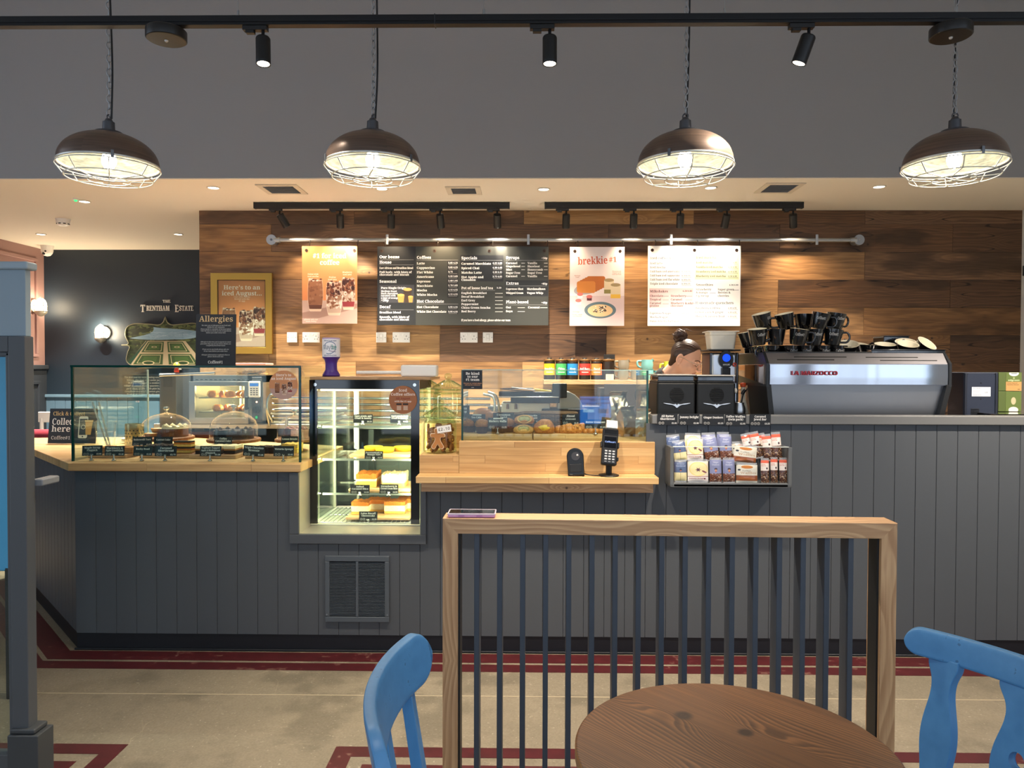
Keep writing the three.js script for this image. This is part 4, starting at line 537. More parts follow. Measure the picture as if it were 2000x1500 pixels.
// ---------- left glass display ----------
const GD = -onY(300, 901.5, WORK).z;
{
  const t = thing('glass_display', 'long frameless glass display case on the left worktop', 'display case', V(0, WORK, 0));
  const x0 = X(142, GD, 800), x1 = X(586, GD, 800), h = Y(719, GD) - WORK, dz = 4.72 - GD;
  mesh('front_pane', box(x1 - x0, h, 0.008), glassPane, t, V((x0 + x1) / 2, h / 2, -GD)); mesh('side_pane', box(0.008, h, dz), glassPane, t, V(x0, h / 2, -GD - dz / 2)); mesh('side_pane', box(0.008, h, dz), glassPane, t, V(x1, h / 2, -GD - dz / 2));
  mesh('top_pane', box(x1 - x0 + 0.012, 0.008, 0.42), glassPane, t, V((x0 + x1) / 2, h + 0.006, -GD - 0.205));
  mesh('glass_edge', box(x1 - x0 + 0.014, 0.012, 0.004), glassEdge, t, V((x0 + x1) / 2, h + 0.004, -GD + 0.006)); for (const x of [x0, x1]) mesh('glass_edge', box(0.012, h, 0.01), glassEdge, t, V(x, h / 2, -GD));
  mesh('rear_edge', [mv(box(0.008, h * 0.9, 0.008), x0, h * 0.52, -GD - dz)], P(0xcfdad6, 0.2, 0, { emissive: 0x000000 }), t);
  const s = thing('round_sticker', 'round orange sticker with three iced coffees on the left glass display', 'sticker', at(554, 752, GD - 0.008)), g = extrude(new THREE.Shape().absarc(0, 0, 28.5 * pxm(GD), 0, Math.PI * 2), 0.0006, 0, 1, 40), uv = g.attributes.uv, p = g.attributes.position; for (let i = 0; i < uv.count; i++) uv.setXY(i, p.getX(i) / (57 * pxm(GD)) + 0.5, p.getY(i) / (57 * pxm(GD)) + 0.5); mesh('print', g, T(stickerTex, 0.5), s);
}
{
  const al = canvasTex(328, 412, (c, w, h) => { rc(c, 0, 0, w, h, '#171a21'); tx(c, 'Allergies', w / 2, 58, 62, '#c8a878', { align: 'center' }); const P2 = ['We take care of allergens in our food and', 'drinks for our customers', 'Please speak to a member of the team before', 'Take the time to check our list of ingredients', 'before you order every time', '', '', '', '', 'Although we take every care to separate we cannot', 'guarantee that any of our food or drinks are', 'completely free from traces', '', 'If you are in any doubt please ask one', 'of our team before you order here', '', 'Allergen information is updated often so', 'please check each visit']; P2.forEach((s, i) => tx(c, s, w / 2, 92 + i * 14.5, 12, '#d9d7d2', { align: 'center', bold: false, max: 250 })); tx(c, 'Coffee#1', w / 2, 388, 30, '#eceae4', { align: 'center', bold: false }); });
  const D = GD + 0.1, t = thing('allergies_sign', 'tall dark allergies notice standing on top of the left glass display', 'sign', at(421, 716, D)), w = 79 * pxm(D), h = 103 * pxm(D); const m = mesh('panel', mv(printBox(w, h, 0.005), 0, h / 2, 0), T(al, 0.45), t); m.rotation.x = -0.05; mesh('foot', mv(rbox(0.12, 0.004, 0.05, 0.001), 0, -0.0, 0.0), clearPlastic, t);
  const cc = canvasTex(384, 280, (c, w, h) => { rc(c, 0, 0, w, h, '#1b1e22'); tx(c, 'Click & Collect', 26, 56, 44, '#e0bd7a', { max: 260 }); tx(c, 'Collect', 22, 130, 70, '#f3f1ec', { max: 190 }); tx(c, 'here', 22, 186, 66, '#f3f1ec'); tx(c, 'Coffee#1', 24, 248, 38, '#eceae4', { bold: false }); c.fillStyle = '#f1efe9'; c.beginPath(); c.roundRect(240, 62, 74, 176, 14); c.fill(); rc(c, 247, 82, 60, 130, '#2a2d31'); el(c, 277, 225, 6, 6, '#2a2d31'); c.fillStyle = '#d9a755'; c.beginPath(); c.moveTo(292, 104); c.lineTo(352, 104); c.lineTo(342, 210); c.lineTo(300, 210); c.fill(); rc(c, 288, 92, 68, 14, '#e8bd73'); c.strokeStyle = '#f1efe9'; c.lineWidth = 4; c.beginPath(); c.arc(278, 148, 16, 0, 7); c.stroke(); });
  const D2 = 4.82, s = thing('collection_sign', 'dark click and collect sign standing on the left corner of the worktop', 'sign', at(140, 872, D2)), W = 95 * pxm(D2), H = 69 * pxm(D2); const pm = mesh('panel', mv(printBox(W, H, 0.006), 0, H / 2, 0), T(cc, 0.5), s); pm.rotation.x = -0.14; pm.position.y = 0.002; mesh('prop', mv(rot(rbox(0.08, H * 0.8, 0.004, 0.001), 0.25), 0, H * 0.38, -0.07), MAT.black, s); s.position.y = WORK;
}
const onWork = (x, y, lift = 0) => { const p = onY(x, y, WORK); p.y += lift; return p; };
// cake stands with glass domes
const domeGlass = new THREE.MeshPhysicalMaterial({ color: 0xffffff, roughness: 0.01, transmission: 1, thickness: 0, ior: 1.5 });
function cakeStand(cx, D, r, baseY, label) {
  const p = at(cx, baseY, D), hh = p.y - WORK, t = thing('cake_stand', 'round wooden cake stand ' + label, 'cake stand', V(p.x, WORK, p.z), 0, 'wooden cake stands'), R0 = r * 1.13;
  mesh('plate', uvBox(lathe([[0.001, hh - 0.02], [R0 - 0.006, hh - 0.02], [R0, hh - 0.014], [R0, hh - 0.004], [R0 - 0.004, hh], [0.001, hh]], 48), 0, cx / 100), oakDark, t); mesh('pedestal', uvBox(lathe([[0.001, 0], [0.075, 0], [0.078, 0.006], [0.05, 0.014], [0.035, 0.03], [0.034, hh - 0.035], [0.06, hh - 0.02]], 32), 1), oakDark, t); return V(p.x, p.y, p.z);
}
function glassDome(p, r, h, label) {
  const t = thing('glass_dome', 'clear glass dome ' + label, 'dome', p, 0, 'glass cake domes'), q = [[r, 0.002], [r * 1.0, h * 0.35], [r * 0.96, h * 0.52], [r * 0.84, h * 0.7], [r * 0.55, h * 0.88], [r * 0.25, h * 0.96], [0.012, h]];
  const c = new THREE.SplineCurve(q.map(a => new THREE.Vector2(...a))).getPoints(28);
  mesh('bell', new THREE.LatheGeometry(c, 48), domeGlass, t); mesh('rim', rot(new THREE.TorusGeometry(r, 0.0035, 8, 56), Math.PI / 2), clearPlastic, t, V(0, 0.004, 0)); mesh('knob', lathe([[0.001, 0], [0.01, 0.0], [0.006, 0.012], [0.013, 0.018], [0.019, 0.028], [0.014, 0.036], [0.001, 0.038]], 20), P(0xd7d9d8, 0.12, 0.85), t, V(0, h, 0));
}
const crumb = (a, b, s, rough = 0.9) => { const t = dataTex(128, 128, 0.12, 0.12, (u, v) => mix3(a, b, fbm(u * 160, v * 160, s, 3))); return T(t, rough, { bumpMap: t, bumpScale: 0.002 }); };
const chocCake = crumb([38, 20, 12], [78, 44, 26], 51), carrot = crumb([96, 52, 22], [150, 92, 44], 52), creamTop = crumb([226, 206, 160], [248, 236, 204], 53, 0.6), pastry = crumb([176, 108, 40], [226, 166, 84], 54, 0.6), custard = crumb([228, 178, 30], [252, 214, 70], 55, 0.35), browni = crumb([30, 16, 10], [58, 32, 20], 56), biscoff = crumb([178, 96, 28], [214, 134, 48], 57), spongeM = crumb([206, 158, 70], [234, 192, 104], 58), pinkish = crumb([150, 92, 84], [196, 150, 136], 59), oat = crumb([142, 88, 36], [196, 140, 74], 60);
function roundCake(p, r, h, base, top, label, cut) {
  const t = thing('cake', label, 'cake', p), n = 40, a1 = Math.PI * 2 * (cut ?? 1);
  mesh('sponge', uvBox(mv(new THREE.CylinderGeometry(r, r, h * 0.8, n, 3, false, 0, a1), 0, h * 0.4, 0)), base, t); mesh('icing', uvBox(mv(new THREE.CylinderGeometry(r * 1.0, r * 1.02, h * 0.2, n, 1, false, 0, a1), 0, h * 0.9, 0)), top, t);
  for (let k = 0; k < 9; k++) { const a = a1 * (k + 0.5) / 9; mesh('rosette', lathe([[0.001, 0], [0.012, 0], [0.014, 0.004], [0.008, 0.01], [0.001, 0.016]], 10), top, t, V(Math.sin(a) * r * 0.82, h, Math.cos(a) * r * 0.82)); }
}
{
  let p = cakeStand(325, 4.5, 46 * pxm(4.5), 852, 'on the left, carrying tarts and a carrot cake'); glassDome(p, 46 * pxm(4.5), 0.145, 'over the carrot cake and tarts');
  roundCake(p.clone().add(V(0.055, 0, 0.0)), 0.075, 0.062, carrot, creamTop, 'carrot cake with pale icing under the left glass dome');
  for (const [k, [dx, dz, dy]] of [[-0.07, 0.05, 0], [-0.062, -0.04, 0], [-0.052, 0.005, 0.026]].entries()) { const t = thing('bakewell_tart', ['round yellow tart at the front under the left glass dome', 'round yellow tart at the back under the left glass dome', 'round yellow tart stacked on two others under the left dome'][k], 'tart', p.clone().add(V(dx, dy, dz))); mesh('case', lathe([[0.001, 0], [0.03, 0], [0.038, 0.02], [0.036, 0.024], [0.032, 0.02]], 28), pastry, t); mesh('filling', lathe([[0.033, 0.018], [0.02, 0.024], [0.001, 0.026]], 28), creamTop, t); }
  p = cakeStand(457, 4.42, 45 * pxm(4.42), 856, 'in the middle, carrying a chocolate cake'); glassDome(p, 45 * pxm(4.42), 0.165, 'over the chocolate cake'); roundCake(p, 0.115, 0.05, chocCake, chocCake, 'round chocolate cake under the middle glass dome', 0.86);
  p = cakeStand(576, 4.45, 34 * pxm(4.45), 856, 'on the right, next to the cake fridge'); glassDome(p, 34 * pxm(4.45), 0.14, 'nearest the cake fridge, over a pink brown cake'); roundCake(p, 0.08, 0.055, pinkish, pinkish, 'pink brown cake under the right glass dome', 0.7);
}
function board(x0, x1, yb, d, label, lift = 0.022) { const a = onWork(x0, yb), b = onWork(x1, yb), w = b.x - a.x, t = thing('serving_board', label, 'board', V((a.x + b.x) / 2, WORK, a.z - d / 2)); mesh('plank', uvBox(rbox(w, lift, d, 0.004, 2), 0, x0 / 60, 0.2), oak, t, V(0, lift / 2, 0)); mesh('groove', uvBox(rbox(w - 0.03, 0.002, d - 0.03, 0.001)), oakDark, t, V(0, lift + 0.0005, 0)); return V((a.x + b.x) / 2, WORK + lift + 0.0015, a.z - d / 2); }
function slab(p, w, h, d, mats, name, label, cat, group, lay = [0.45, 0.3, 0.25], lumpy = 0) {
  const t = thing(name, label, cat, p, 0, group); let y = 0; const nm = ['base', 'filling', 'topping'];
  mats.forEach((m, i) => { const hh = h * lay[i]; const crumbly = lumpy && i === mats.length - 1; let g = crumbly ? new THREE.BoxGeometry(w, hh, d, 18, 3, 18) : new RoundedBoxGeometry(w, hh, d, 2, Math.min(0.004, hh / 2.2)); if (crumbly) { const q = g.attributes.position; for (let k = 0; k < q.count; k++) { const n = noise(q.getX(k) * 110, q.getZ(k) * 110, i + 3) * 0.6 + noise(q.getX(k) * 260, q.getZ(k) * 260 + q.getY(k) * 90, i) * 0.4; if (q.getY(k) > 0) q.setY(k, q.getY(k) + lumpy * (n - 0.4)); q.setX(k, q.getX(k) * (0.97 + 0.06 * n)); q.setZ(k, q.getZ(k) * (0.97 + 0.06 * n)); } g.computeVertexNormals(); } mesh(nm[i], uvBox(g), m, t, V(0, y + hh / 2, 0)); y += hh; }); return t;
}
{
  const sb = 'tray bakes on the wooden boards';
  let p = board(172, 247, 895, 0.2, 'short wooden board at the left end of the glass display'); for (let k = 0; k < 3; k++) slab(p.clone().add(V(-0.06 + k * 0.075, 0, 0.0)), 0.06, 0.03, 0.11, [oat, oat], 'flapjack', ['golden flapjack at the left end of the short board', 'golden flapjack in the middle of the short board', 'golden flapjack at the right end of the short board'][k], 'flapjack', sb, [0.6, 0.4], 0.006);
  p = board(272, 390, 895, 0.22, 'long wooden board behind the rocky road and shortbread tickets'); for (let k = 0; k < 2; k++) slab(p.clone().add(V(-0.12 + 0.075 * k, 0, 0)), 0.062, 0.04, 0.1, [browni, browni], 'rocky_road', ['dark chunky rocky road square on the left of the long board', 'dark chunky rocky road square second on the long board'][k], 'traybake', sb, [0.6, 0.4], 0.014); for (let k = 0; k < 3; k++) slab(p.clone().add(V(0.05 + 0.06 * (k % 2), 0.034 * (k > 1), 0.03 - 0.06 * (k % 2))), 0.1, 0.033, 0.055, [spongeM, biscoff, browni], 'caramel_shortbread', ['caramel shortbread with a chocolate top at the front of the long board', 'caramel shortbread with a chocolate top behind another one', 'caramel shortbread with a chocolate top stacked on another one'][k], 'traybake', sb);
  p = board(368, 462, 896, 0.2, 'wooden board in front of the chocolate cake stand'); for (let k = 0; k < 3; k++) slab(p.clone().add(V(-0.08 + 0.08 * k, 0, 0)), 0.065, 0.042, 0.12, [browni, oat, creamTop], 'yoghurt_flapjack', ['yoghurt topped flapjack on the left of the third board', 'yoghurt topped flapjack in the middle of the third board', 'yoghurt topped flapjack on the right of the third board'][k], 'flapjack', sb, [0.4, 0.25, 0.35], 0.006);
  p = board(478, 562, 896, 0.2, 'wooden board at the right end of the glass display'); for (let k = 0; k < 2; k++) slab(p.clone().add(V(-0.05 + 0.08 * k, 0, 0)), 0.07, 0.036, 0.1, [browni, browni], 'brownie', ['dark chocolate brownie on the left of the right board', 'dark chocolate brownie on the right of the right board'][k], 'brownie', sb, [0.6, 0.4], 0.006);
  slab(p.clone().add(V(0.11, -0.0, -0.02)), 0.09, 0.05, 0.11, [spongeM, custard, spongeM], 'sponge_cake', 'yellow sponge slice behind the victoria sponge ticket', 'cake', sb, [0.4, 0.2, 0.4], 0.01);
  const L = GD + 0.03, o = (f, r = 0) => ({ foot: f, roll: r });
  const tk = (l, pr, x0, y0, x1, y1, D, f, r) => ticket(l, pr, x0, y0, x1, y1, D, { foot: f, roll: r, on: WORK });
  tk(['Maple Syrup', 'Flapjack'], '£2.95', 160, 870, 200, 890, L, 0.03, 0.03); tk(['Blackberry &', 'Apple Crumblejack'], '£3.20', 204, 871, 243, 890, L, 0.03); tk(['Rocky Road'], '£3.20', 260, 871, 297, 890, L, 0.03); tk(['Caramel', 'Shortbread'], '£2.75', 302, 871, 345, 891, L, 0.03); tk(['Yoghurt Topped', 'Apple & Blackcurrant', 'Flapjack'], '£3.30', 390, 871, 432, 891, L, 0.03); tk(['Triple Chocolate', 'Brownie'], '£3.60', 474, 870, 516, 891, L, 0.03, -0.06); tk(['Victoria Sponge'], '£3.85', 534, 871, 574, 891, L, 0.03);
  tk(['Bakewell Tart'], '£2.95', 258, 853, 297, 871, 4.28, 0.08, 0.02); tk(['Carrot Cake'], '£3.95', 300, 853, 337, 872, 4.3, 0.08); tk(['Coffee', 'Caramel Cake'], '£3.85', 418, 853, 453, 871, 4.22, 0.08); tk(['Lemon Drizzle'], '£3.45', 549, 852, 582, 870, 4.26, 0.08);
}
{ // cutlery cup, plates, napkin
  const D = 4.62, a = onWork(263, 872), r = 17 * pxm(-a.z), h = 45 * pxm(-a.z), t = thing('cutlery_cup', 'perforated steel cutlery cup left of the first cake stand', 'cup', a), g = [];
  const m = P(0xc7b48e, 0.3, 1); mesh('can', [lathe([[0.001, 0.001], [r, 0.001], [r, h], [r - 0.003, h], [r - 0.003, 0.003]], 36)], m, t);
  for (let j = 0; j < 5; j++) for (let k = 0; k < 16; k++) { const b = k / 16 * Math.PI * 2 + (j % 2) * 0.2; g.push(mv(rot(cyl(0.0045, 0.0045, 0.001, 8), Math.PI / 2, b), Math.sin(b) * (r + 0.0004), h * (0.2 + 0.13 * j), Math.cos(b) * (r + 0.0004))); } mesh('perforation', g, MAT.black, t);
  const q = onWork(228, 872); for (let k = 0; k < 3; k++) { const pl = thing('plate', ['white plate at the bottom of the small stack on the left worktop', 'white plate in the middle of the small stack on the left worktop', 'white plate on top of the small stack on the left worktop'][k], 'plate', V(q.x, WORK + k * 0.008, q.z - 0.25), 0, 'plates on the left worktop'); mesh('dish', lathe([[0.001, 0.004], [0.05, 0.003], [0.052, 0], [0.056, 0], [0.06, 0.006], [0.095, 0.014], [0.094, 0.017], [0.058, 0.009], [0.001, 0.007]], 40), MAT.white, pl); }
  const tp = onWork(205, 880), tu = thing('sauce_tub', 'small clear plastic tub of tongs behind the flapjack tickets', 'tub', V(tp.x - 0.1, WORK, -4.62)); mesh('tub', lathe([[0.001, 0.001], [0.05, 0.001], [0.062, 0.16], [0.065, 0.16], [0.064, 0.163], [0.059, 0.162], [0.047, 0.003]], 32), clearPlastic, tu);
  const tg = thing('serving_tongs', 'steel serving tongs leaning in a clear tub at the left', 'tongs', V(tp.x - 0.1, WORK + 0.004, -4.62)); for (const s of [-1, 1]) mesh('arm', rod(V(0.02 + s * 0.008, 0, 0), V(-0.07 + s * 0.02, 0.28, -0.01), 0.006, 8), MAT.steel, tg); mesh('joint', new THREE.SphereGeometry(0.012, 12, 8), MAT.steel, tg, V(0.02, 0.004, 0));
}
// ---------- cake fridge ----------
const FD = 4.07, FRX0 = X(606, FD, 900), FRX1 = X(820, FD, 900), FRY0 = SILL + 0.001, FRY1 = Y(743, FD);
{
  const w = FRX1 - FRX0, h = FRY1 - FRY0, d = 0.5, t = thing('cake_fridge', 'black framed glass fridge full of cakes set into the counter', 'fridge', V((FRX0 + FRX1) / 2, FRY0, -FD));
  const gl = (621 - 606) * pxm(FD), gr = (820 - 803) * pxm(FD), gt = (761 - 743) * pxm(FD), inner = P(0xd9d8c8, 0.35, 0.5);
  mesh('door_frame', [mv(box(gl, h - 0.012, 0.014), -w / 2 + gl / 2, h / 2 + 0.006, 0.007), mv(box(gr, h - 0.012, 0.014), w / 2 - gr / 2, h / 2 + 0.006, 0.007), mv(box(w - gl - gr, gt, 0.014), (gl - gr) / 2, h - gt / 2, 0.007)], MAT.blackGloss, t);
  mesh('front_pane', box(w - gl - gr, h - gt - 0.01, 0.006), glassPane, t, V((gl - gr) / 2, (h - gt) / 2, 0.004));
  for (const [x, y] of [[-w / 2 + 0.034, h - 0.026], [w / 2 - 0.026, h - 0.026]]) mesh('bolt', rot(cyl(0.009, 0.009, 0.008, 20), Math.PI / 2), MAT.chrome, t, V(x, y, 0.016));
  mesh('base', box(w, 0.005, d), inner, t, V(0, 0.003, -d / 2 - 0.002)); mesh('roof', box(w, 0.05, d), P(0x1a1b1c, 0.5), t, V(0, h - 0.025, -d / 2 - 0.002));
  for (const s of [-1, 1]) { mesh('side_pane', box(0.006, h - 0.06, d - 0.02), glassPane, t, V(s * (w / 2 - 0.004), h / 2 - 0.02, -d / 2)); mesh('corner_post', [mv(box(0.016, h - 0.06, 0.016), s * (w / 2 - 0.01), h / 2 - 0.02, -d + 0.01)], inner, t); mesh('shelf_post', box(0.014, h - 0.06, 0.008), P(0x8f928c, 0.4, 0.4), t, V(s < 0 ? -w / 2 + 0.16 : w / 2 - 0.05, h / 2 - 0.02, -d + 0.03)); }
  mesh('back_pane', box(w - 0.03, h - 0.09, 0.005), glassPane, t, V(0, h / 2, -d + 0.002));
  const shelf = y => { const yy = Y(y, FD + 0.06, 740) - FRY0; mesh('shelf', box(w - 0.04, 0.006, d - 0.09), glassPane, t, V(0.0, yy, -d / 2)); mesh('shelf_rim', [mv(box(w - 0.09, 0.012, 0.004), 0.01, yy - 0.004, -0.05), mv(box(w - 0.09, 0.01, 0.004), 0.01, yy - 0.003, -d + 0.05)], P(0x9fa39c, 0.4, 0.5), t); return yy + FRY0 + 0.003; };
  const S = [shelf(832), shelf(896), shelf(963)], floorY = FRY0 + 0.001;
  const rack = []; for (let k = 0; k < 22; k++) rack.push(rod(V(-w / 2 + 0.04 + k * (w - 0.08) / 21, 0.013, -0.03), V(-w / 2 + 0.04 + k * (w - 0.08) / 21, 0.013, -d + 0.04), 0.0025, 6)); for (const z of [-0.03, -d / 2, -d + 0.04]) rack.push(rod(V(-w / 2 + 0.03, 0.0095, z), V(w / 2 - 0.03, 0.0095, z), 0.003, 6)); mesh('wire_rack', rack, MAT.steel, t);
  mesh('light_strip', [mv(box(0.008, h - 0.16, 0.01), -w / 2 + 0.02, h / 2, -0.014), mv(box(0.008, h - 0.16, 0.01), w / 2 - 0.02, h / 2, -0.014)], glow(0xfff2cc, 2.4), t);
  for (const s of [-1, 1]) { const l = new THREE.RectAreaLight(0xfff0c4, 30 * LIGHT.fridge, 0.02, h - 0.16); l.position.set(t.position.x + s * (w / 2 - 0.03), FRY0 + h / 2, -FD - 0.02); l.lookAt(t.position.x, FRY0 + h / 2, -FD - 0.3); scene.add(l); }
  { mesh('lamp', rbox(w - 0.1, 0.012, 0.03, 0.003), glow(0xfff2cc, 4), t, V(0, h - 0.056, -0.04)); const l = new THREE.RectAreaLight(0xfff0c4, 14 * LIGHT.fridge, w - 0.1, 0.03); l.position.set(t.position.x, FRY0 + h - 0.068, -FD - 0.06); l.lookAt(t.position.x, FRY0, -FD - 0.2); scene.add(l); }
  const st = thing('offer_sticker', 'round brown iced coffee offers sticker on the fridge door corner', 'sticker', at(787, 781, FD - 0.02)), rr = 27.5 * pxm(FD), g = extrude(new THREE.Shape().absarc(0, 0, rr, 0, Math.PI * 2), 0.0008, 0, 1, 40), uv = g.attributes.uv, pp = g.attributes.position; for (let i = 0; i < uv.count; i++) uv.setXY(i, pp.getX(i) / (2 * rr) + 0.5, pp.getY(i) / (2 * rr) + 0.5); mesh('print', g, T(offerTex, 0.5), st);
  // boards, cakes and tickets on the shelves
  const tray = (y, x0, x1, D0, dd, label) => { const a = X(x0, D0), b = X(x1, D0), o = thing('cake_board', label, 'board', V((a + b) / 2, y, -D0 - dd / 2)); mesh('plank', uvBox(rbox(b - a, 0.018, dd, 0.006, 2), 0, x0 / 50, 0.1), oak, o, V(0, 0.009, 0)); return V((a + b) / 2, y + 0.018, -D0 - dd / 2); };
  let p = tray(S[1], 682, 800, FD + 0.09, 0.28, 'wooden board with yellow tarts on the top fridge shelf');
  [[-0.07, -0.04], [0.105, -0.04], [0.01, 0.03]].forEach(([x, z], k) => { const o = thing('fruit_tart', ['round yellow fruit tart at the back left of the top fridge shelf', 'round yellow fruit tart at the back right of the top fridge shelf', 'round yellow fruit tart at the front of the top fridge shelf'][k], 'tart', p.clone().add(V(x, 0, z)), 0, 'yellow tarts in the fridge'); mesh('case', lathe([[0.001, 0], [0.05, 0], [0.056, 0.024], [0.053, 0.028], [0.05, 0.022]], 36), custard, o); mesh('filling', lathe([[0.051, 0.022], [0.03, 0.025], [0.001, 0.026]], 36), custard, o); });
  p = tray(S[2], 680, 801, FD + 0.08, 0.3, 'wooden board with two cream slices on the middle fridge shelf');
  slab(p.clone().add(V(-0.085, 0, 0.03)), 0.115, 0.075, 0.16, [spongeM, creamTop, biscoff], 'caramel_slice', 'tall caramel slice with a golden crumb top on the middle fridge shelf', 'slice', 'slices in the fridge', [0.45, 0.2, 0.35], 0.016); slab(p.clone().add(V(0.07, 0, 0.03)), 0.13, 0.07, 0.15, [spongeM, creamTop, creamTop], 'cream_slice', 'slice piled with white whipped cream on the middle fridge shelf', 'slice', 'slices in the fridge', [0.35, 0.2, 0.45], 0.03);
  p = tray(floorY + 0.016, 674, 800, FD + 0.06, 0.34, 'wooden board with four cheesecake slices at the bottom of the fridge');
  [[-0.115, 0.05, 0.1], [-0.03, -0.02, 0.12], [0.08, 0.03, 0.12], [0.125, -0.06, 0.09]].forEach(([x, z, ww], k) => slab(p.clone().add(V(x, 0, z)), ww, 0.07, 0.1, [spongeM, creamTop, biscoff], 'cheesecake_slice', ['cheesecake slice at the left end of the bottom fridge board', 'cheesecake slice behind the ticket at the bottom of the fridge', 'large cheesecake slice right of the ticket at the bottom of the fridge', 'cheesecake slice at the back right of the bottom fridge board'][k], 'cheesecake', 'cheesecake slices in the fridge', [0.2, 0.5, 0.3], 0.012));
  const fk = { what: 'fridge', icons: 2 }; ticket(['Passionfruit &', 'Mango Tart'], '£4.95', 712, 881, 748, 896, FD + 0.03, { ...fk, foot: 0.01 }); ticket(['Salted', 'Caramel Slice'], '£4.95', 684, 947, 722, 964, FD + 0.03, { ...fk, foot: 0.01 }); ticket(['Strawberry &', 'Clotted Cream Slice'], '£4.95', 741, 946, 778, 964, FD + 0.03, { ...fk, foot: 0.01 }); ticket(['Lotus Biscoff', 'Cheesecake'], '£4.95', 701, 999, 737, 1017, FD + 0.035, { ...fk, foot: 0.035 }); ticket(['Yogurt, granola, apple', 'Fruit & honey'], '£4.25', 690, 809, 728, 826, FD + 0.05, { ...fk, foot: 0.01, icons: 0 }); ticket(['Yogurt, granola, berry', 'Fruit & honey'], '£4.25', 762, 809, 798, 826, FD + 0.05, { ...fk, foot: 0.01, icons: 0 });
  // wooden board on the fridge and what stands on it
  const bx0 = X(606, FD - 0.01), bx1 = X(842, FD - 0.01), bt = thing('fridge_top_board', 'wooden board lying on top of the black cake fridge', 'board', V((bx0 + bx1) / 2, FRY1 + 0.001, -FD)); mesh('plank', uvBox(rbox(bx1 - bx0, 0.016, 0.45, 0.003), 0, 0.4, 0.25), oak, bt, V(0, 0.008, -0.2));
  const topY = FRY1 + 0.017;
  const ct = canvasTex(1024, 256, (c, w, h) => { rc(c, 0, 0, w, h, '#ecebf0'); c.save(); c.translate(512, 0); c.scale(1, 1); c.strokeStyle = '#2f5f8a'; c.lineWidth = 9; c.beginPath(); c.ellipse(-10, 128, 120, 84, -0.15, -2.6, 2.2); c.stroke(); tx(c, 'Maybe', -20, 150, 92, '#31536e', { align: 'center', font: SANS, bold: false, max: 250 }); tx(c, 'be', 78, 150, 92, '#2c8f86', { align: 'center', font: SANS, bold: false, max: 96 }); tx(c, 'Charity', 50, 188, 34, '#6a5a86', { align: 'center', font: SANS }); tx(c, 'thank you for your support', 0, 36, 30, '#3a4a76', { align: 'center', font: SANS, max: 250 }); tx(c, 'helping families with every donation', 0, 244, 28, '#3a4a76', { align: 'center', font: SANS, max: 250 }); c.restore(); });
  const cp = at(647, 740, FD + 0.1), k = pxm(FD + 0.1), c = thing('charity_box', 'purple charity collection box with a white label on the fridge', 'collection box', V(cp.x, topY, cp.z)), pur = P(0x4b2a86, 0.35);
  mesh('pedestal', lathe([[0.001, 0], [16.5 * k, 0], [17 * k, 4 * k], [15 * k, 7 * k], [11.5 * k, 13 * k], [11.2 * k, 26 * k], [13 * k, 32 * k], [16.5 * k, 36.5 * k], [16.8 * k, 38 * k], [0.001, 38 * k]], 40), pur, c); mesh('drum', mv(cyl(17 * k, 17 * k, 37 * k, 48), 0, 56 * k, 0), pur, c); const lb = cyl(17.15 * k, 17.15 * k, 35 * k, 64, true); mesh('label', rot(mv(lb, 0, 56 * k, 0), 0, Math.PI + 0.12), T(ct, 0.5), c); mesh('lid', lathe([[0.001, 76 * k], [15 * k, 76 * k], [17.2 * k, 75 * k], [17.2 * k, 73 * k]], 40), P(0xb9a3c9, 0.4), c);
  const wp = at(820, 738, FD + 0.16), wk = pxm(FD + 0.16), wb = thing('scoop_box', 'white plastic tub lying with a long white handle on the fridge top', 'tub', V(wp.x, topY, wp.z)); mesh('tub', mv(rbox(70 * wk, 23 * wk, 0.1, 0.012, 3), 0, 11.5 * wk, 0), MAT.whitePlastic, wb); mesh('handle', rod(V(-35 * wk, 8 * wk, 0), V(-124 * wk, 8 * wk, 0), 3.4 * wk, 14), MAT.whitePlastic, wb);
}
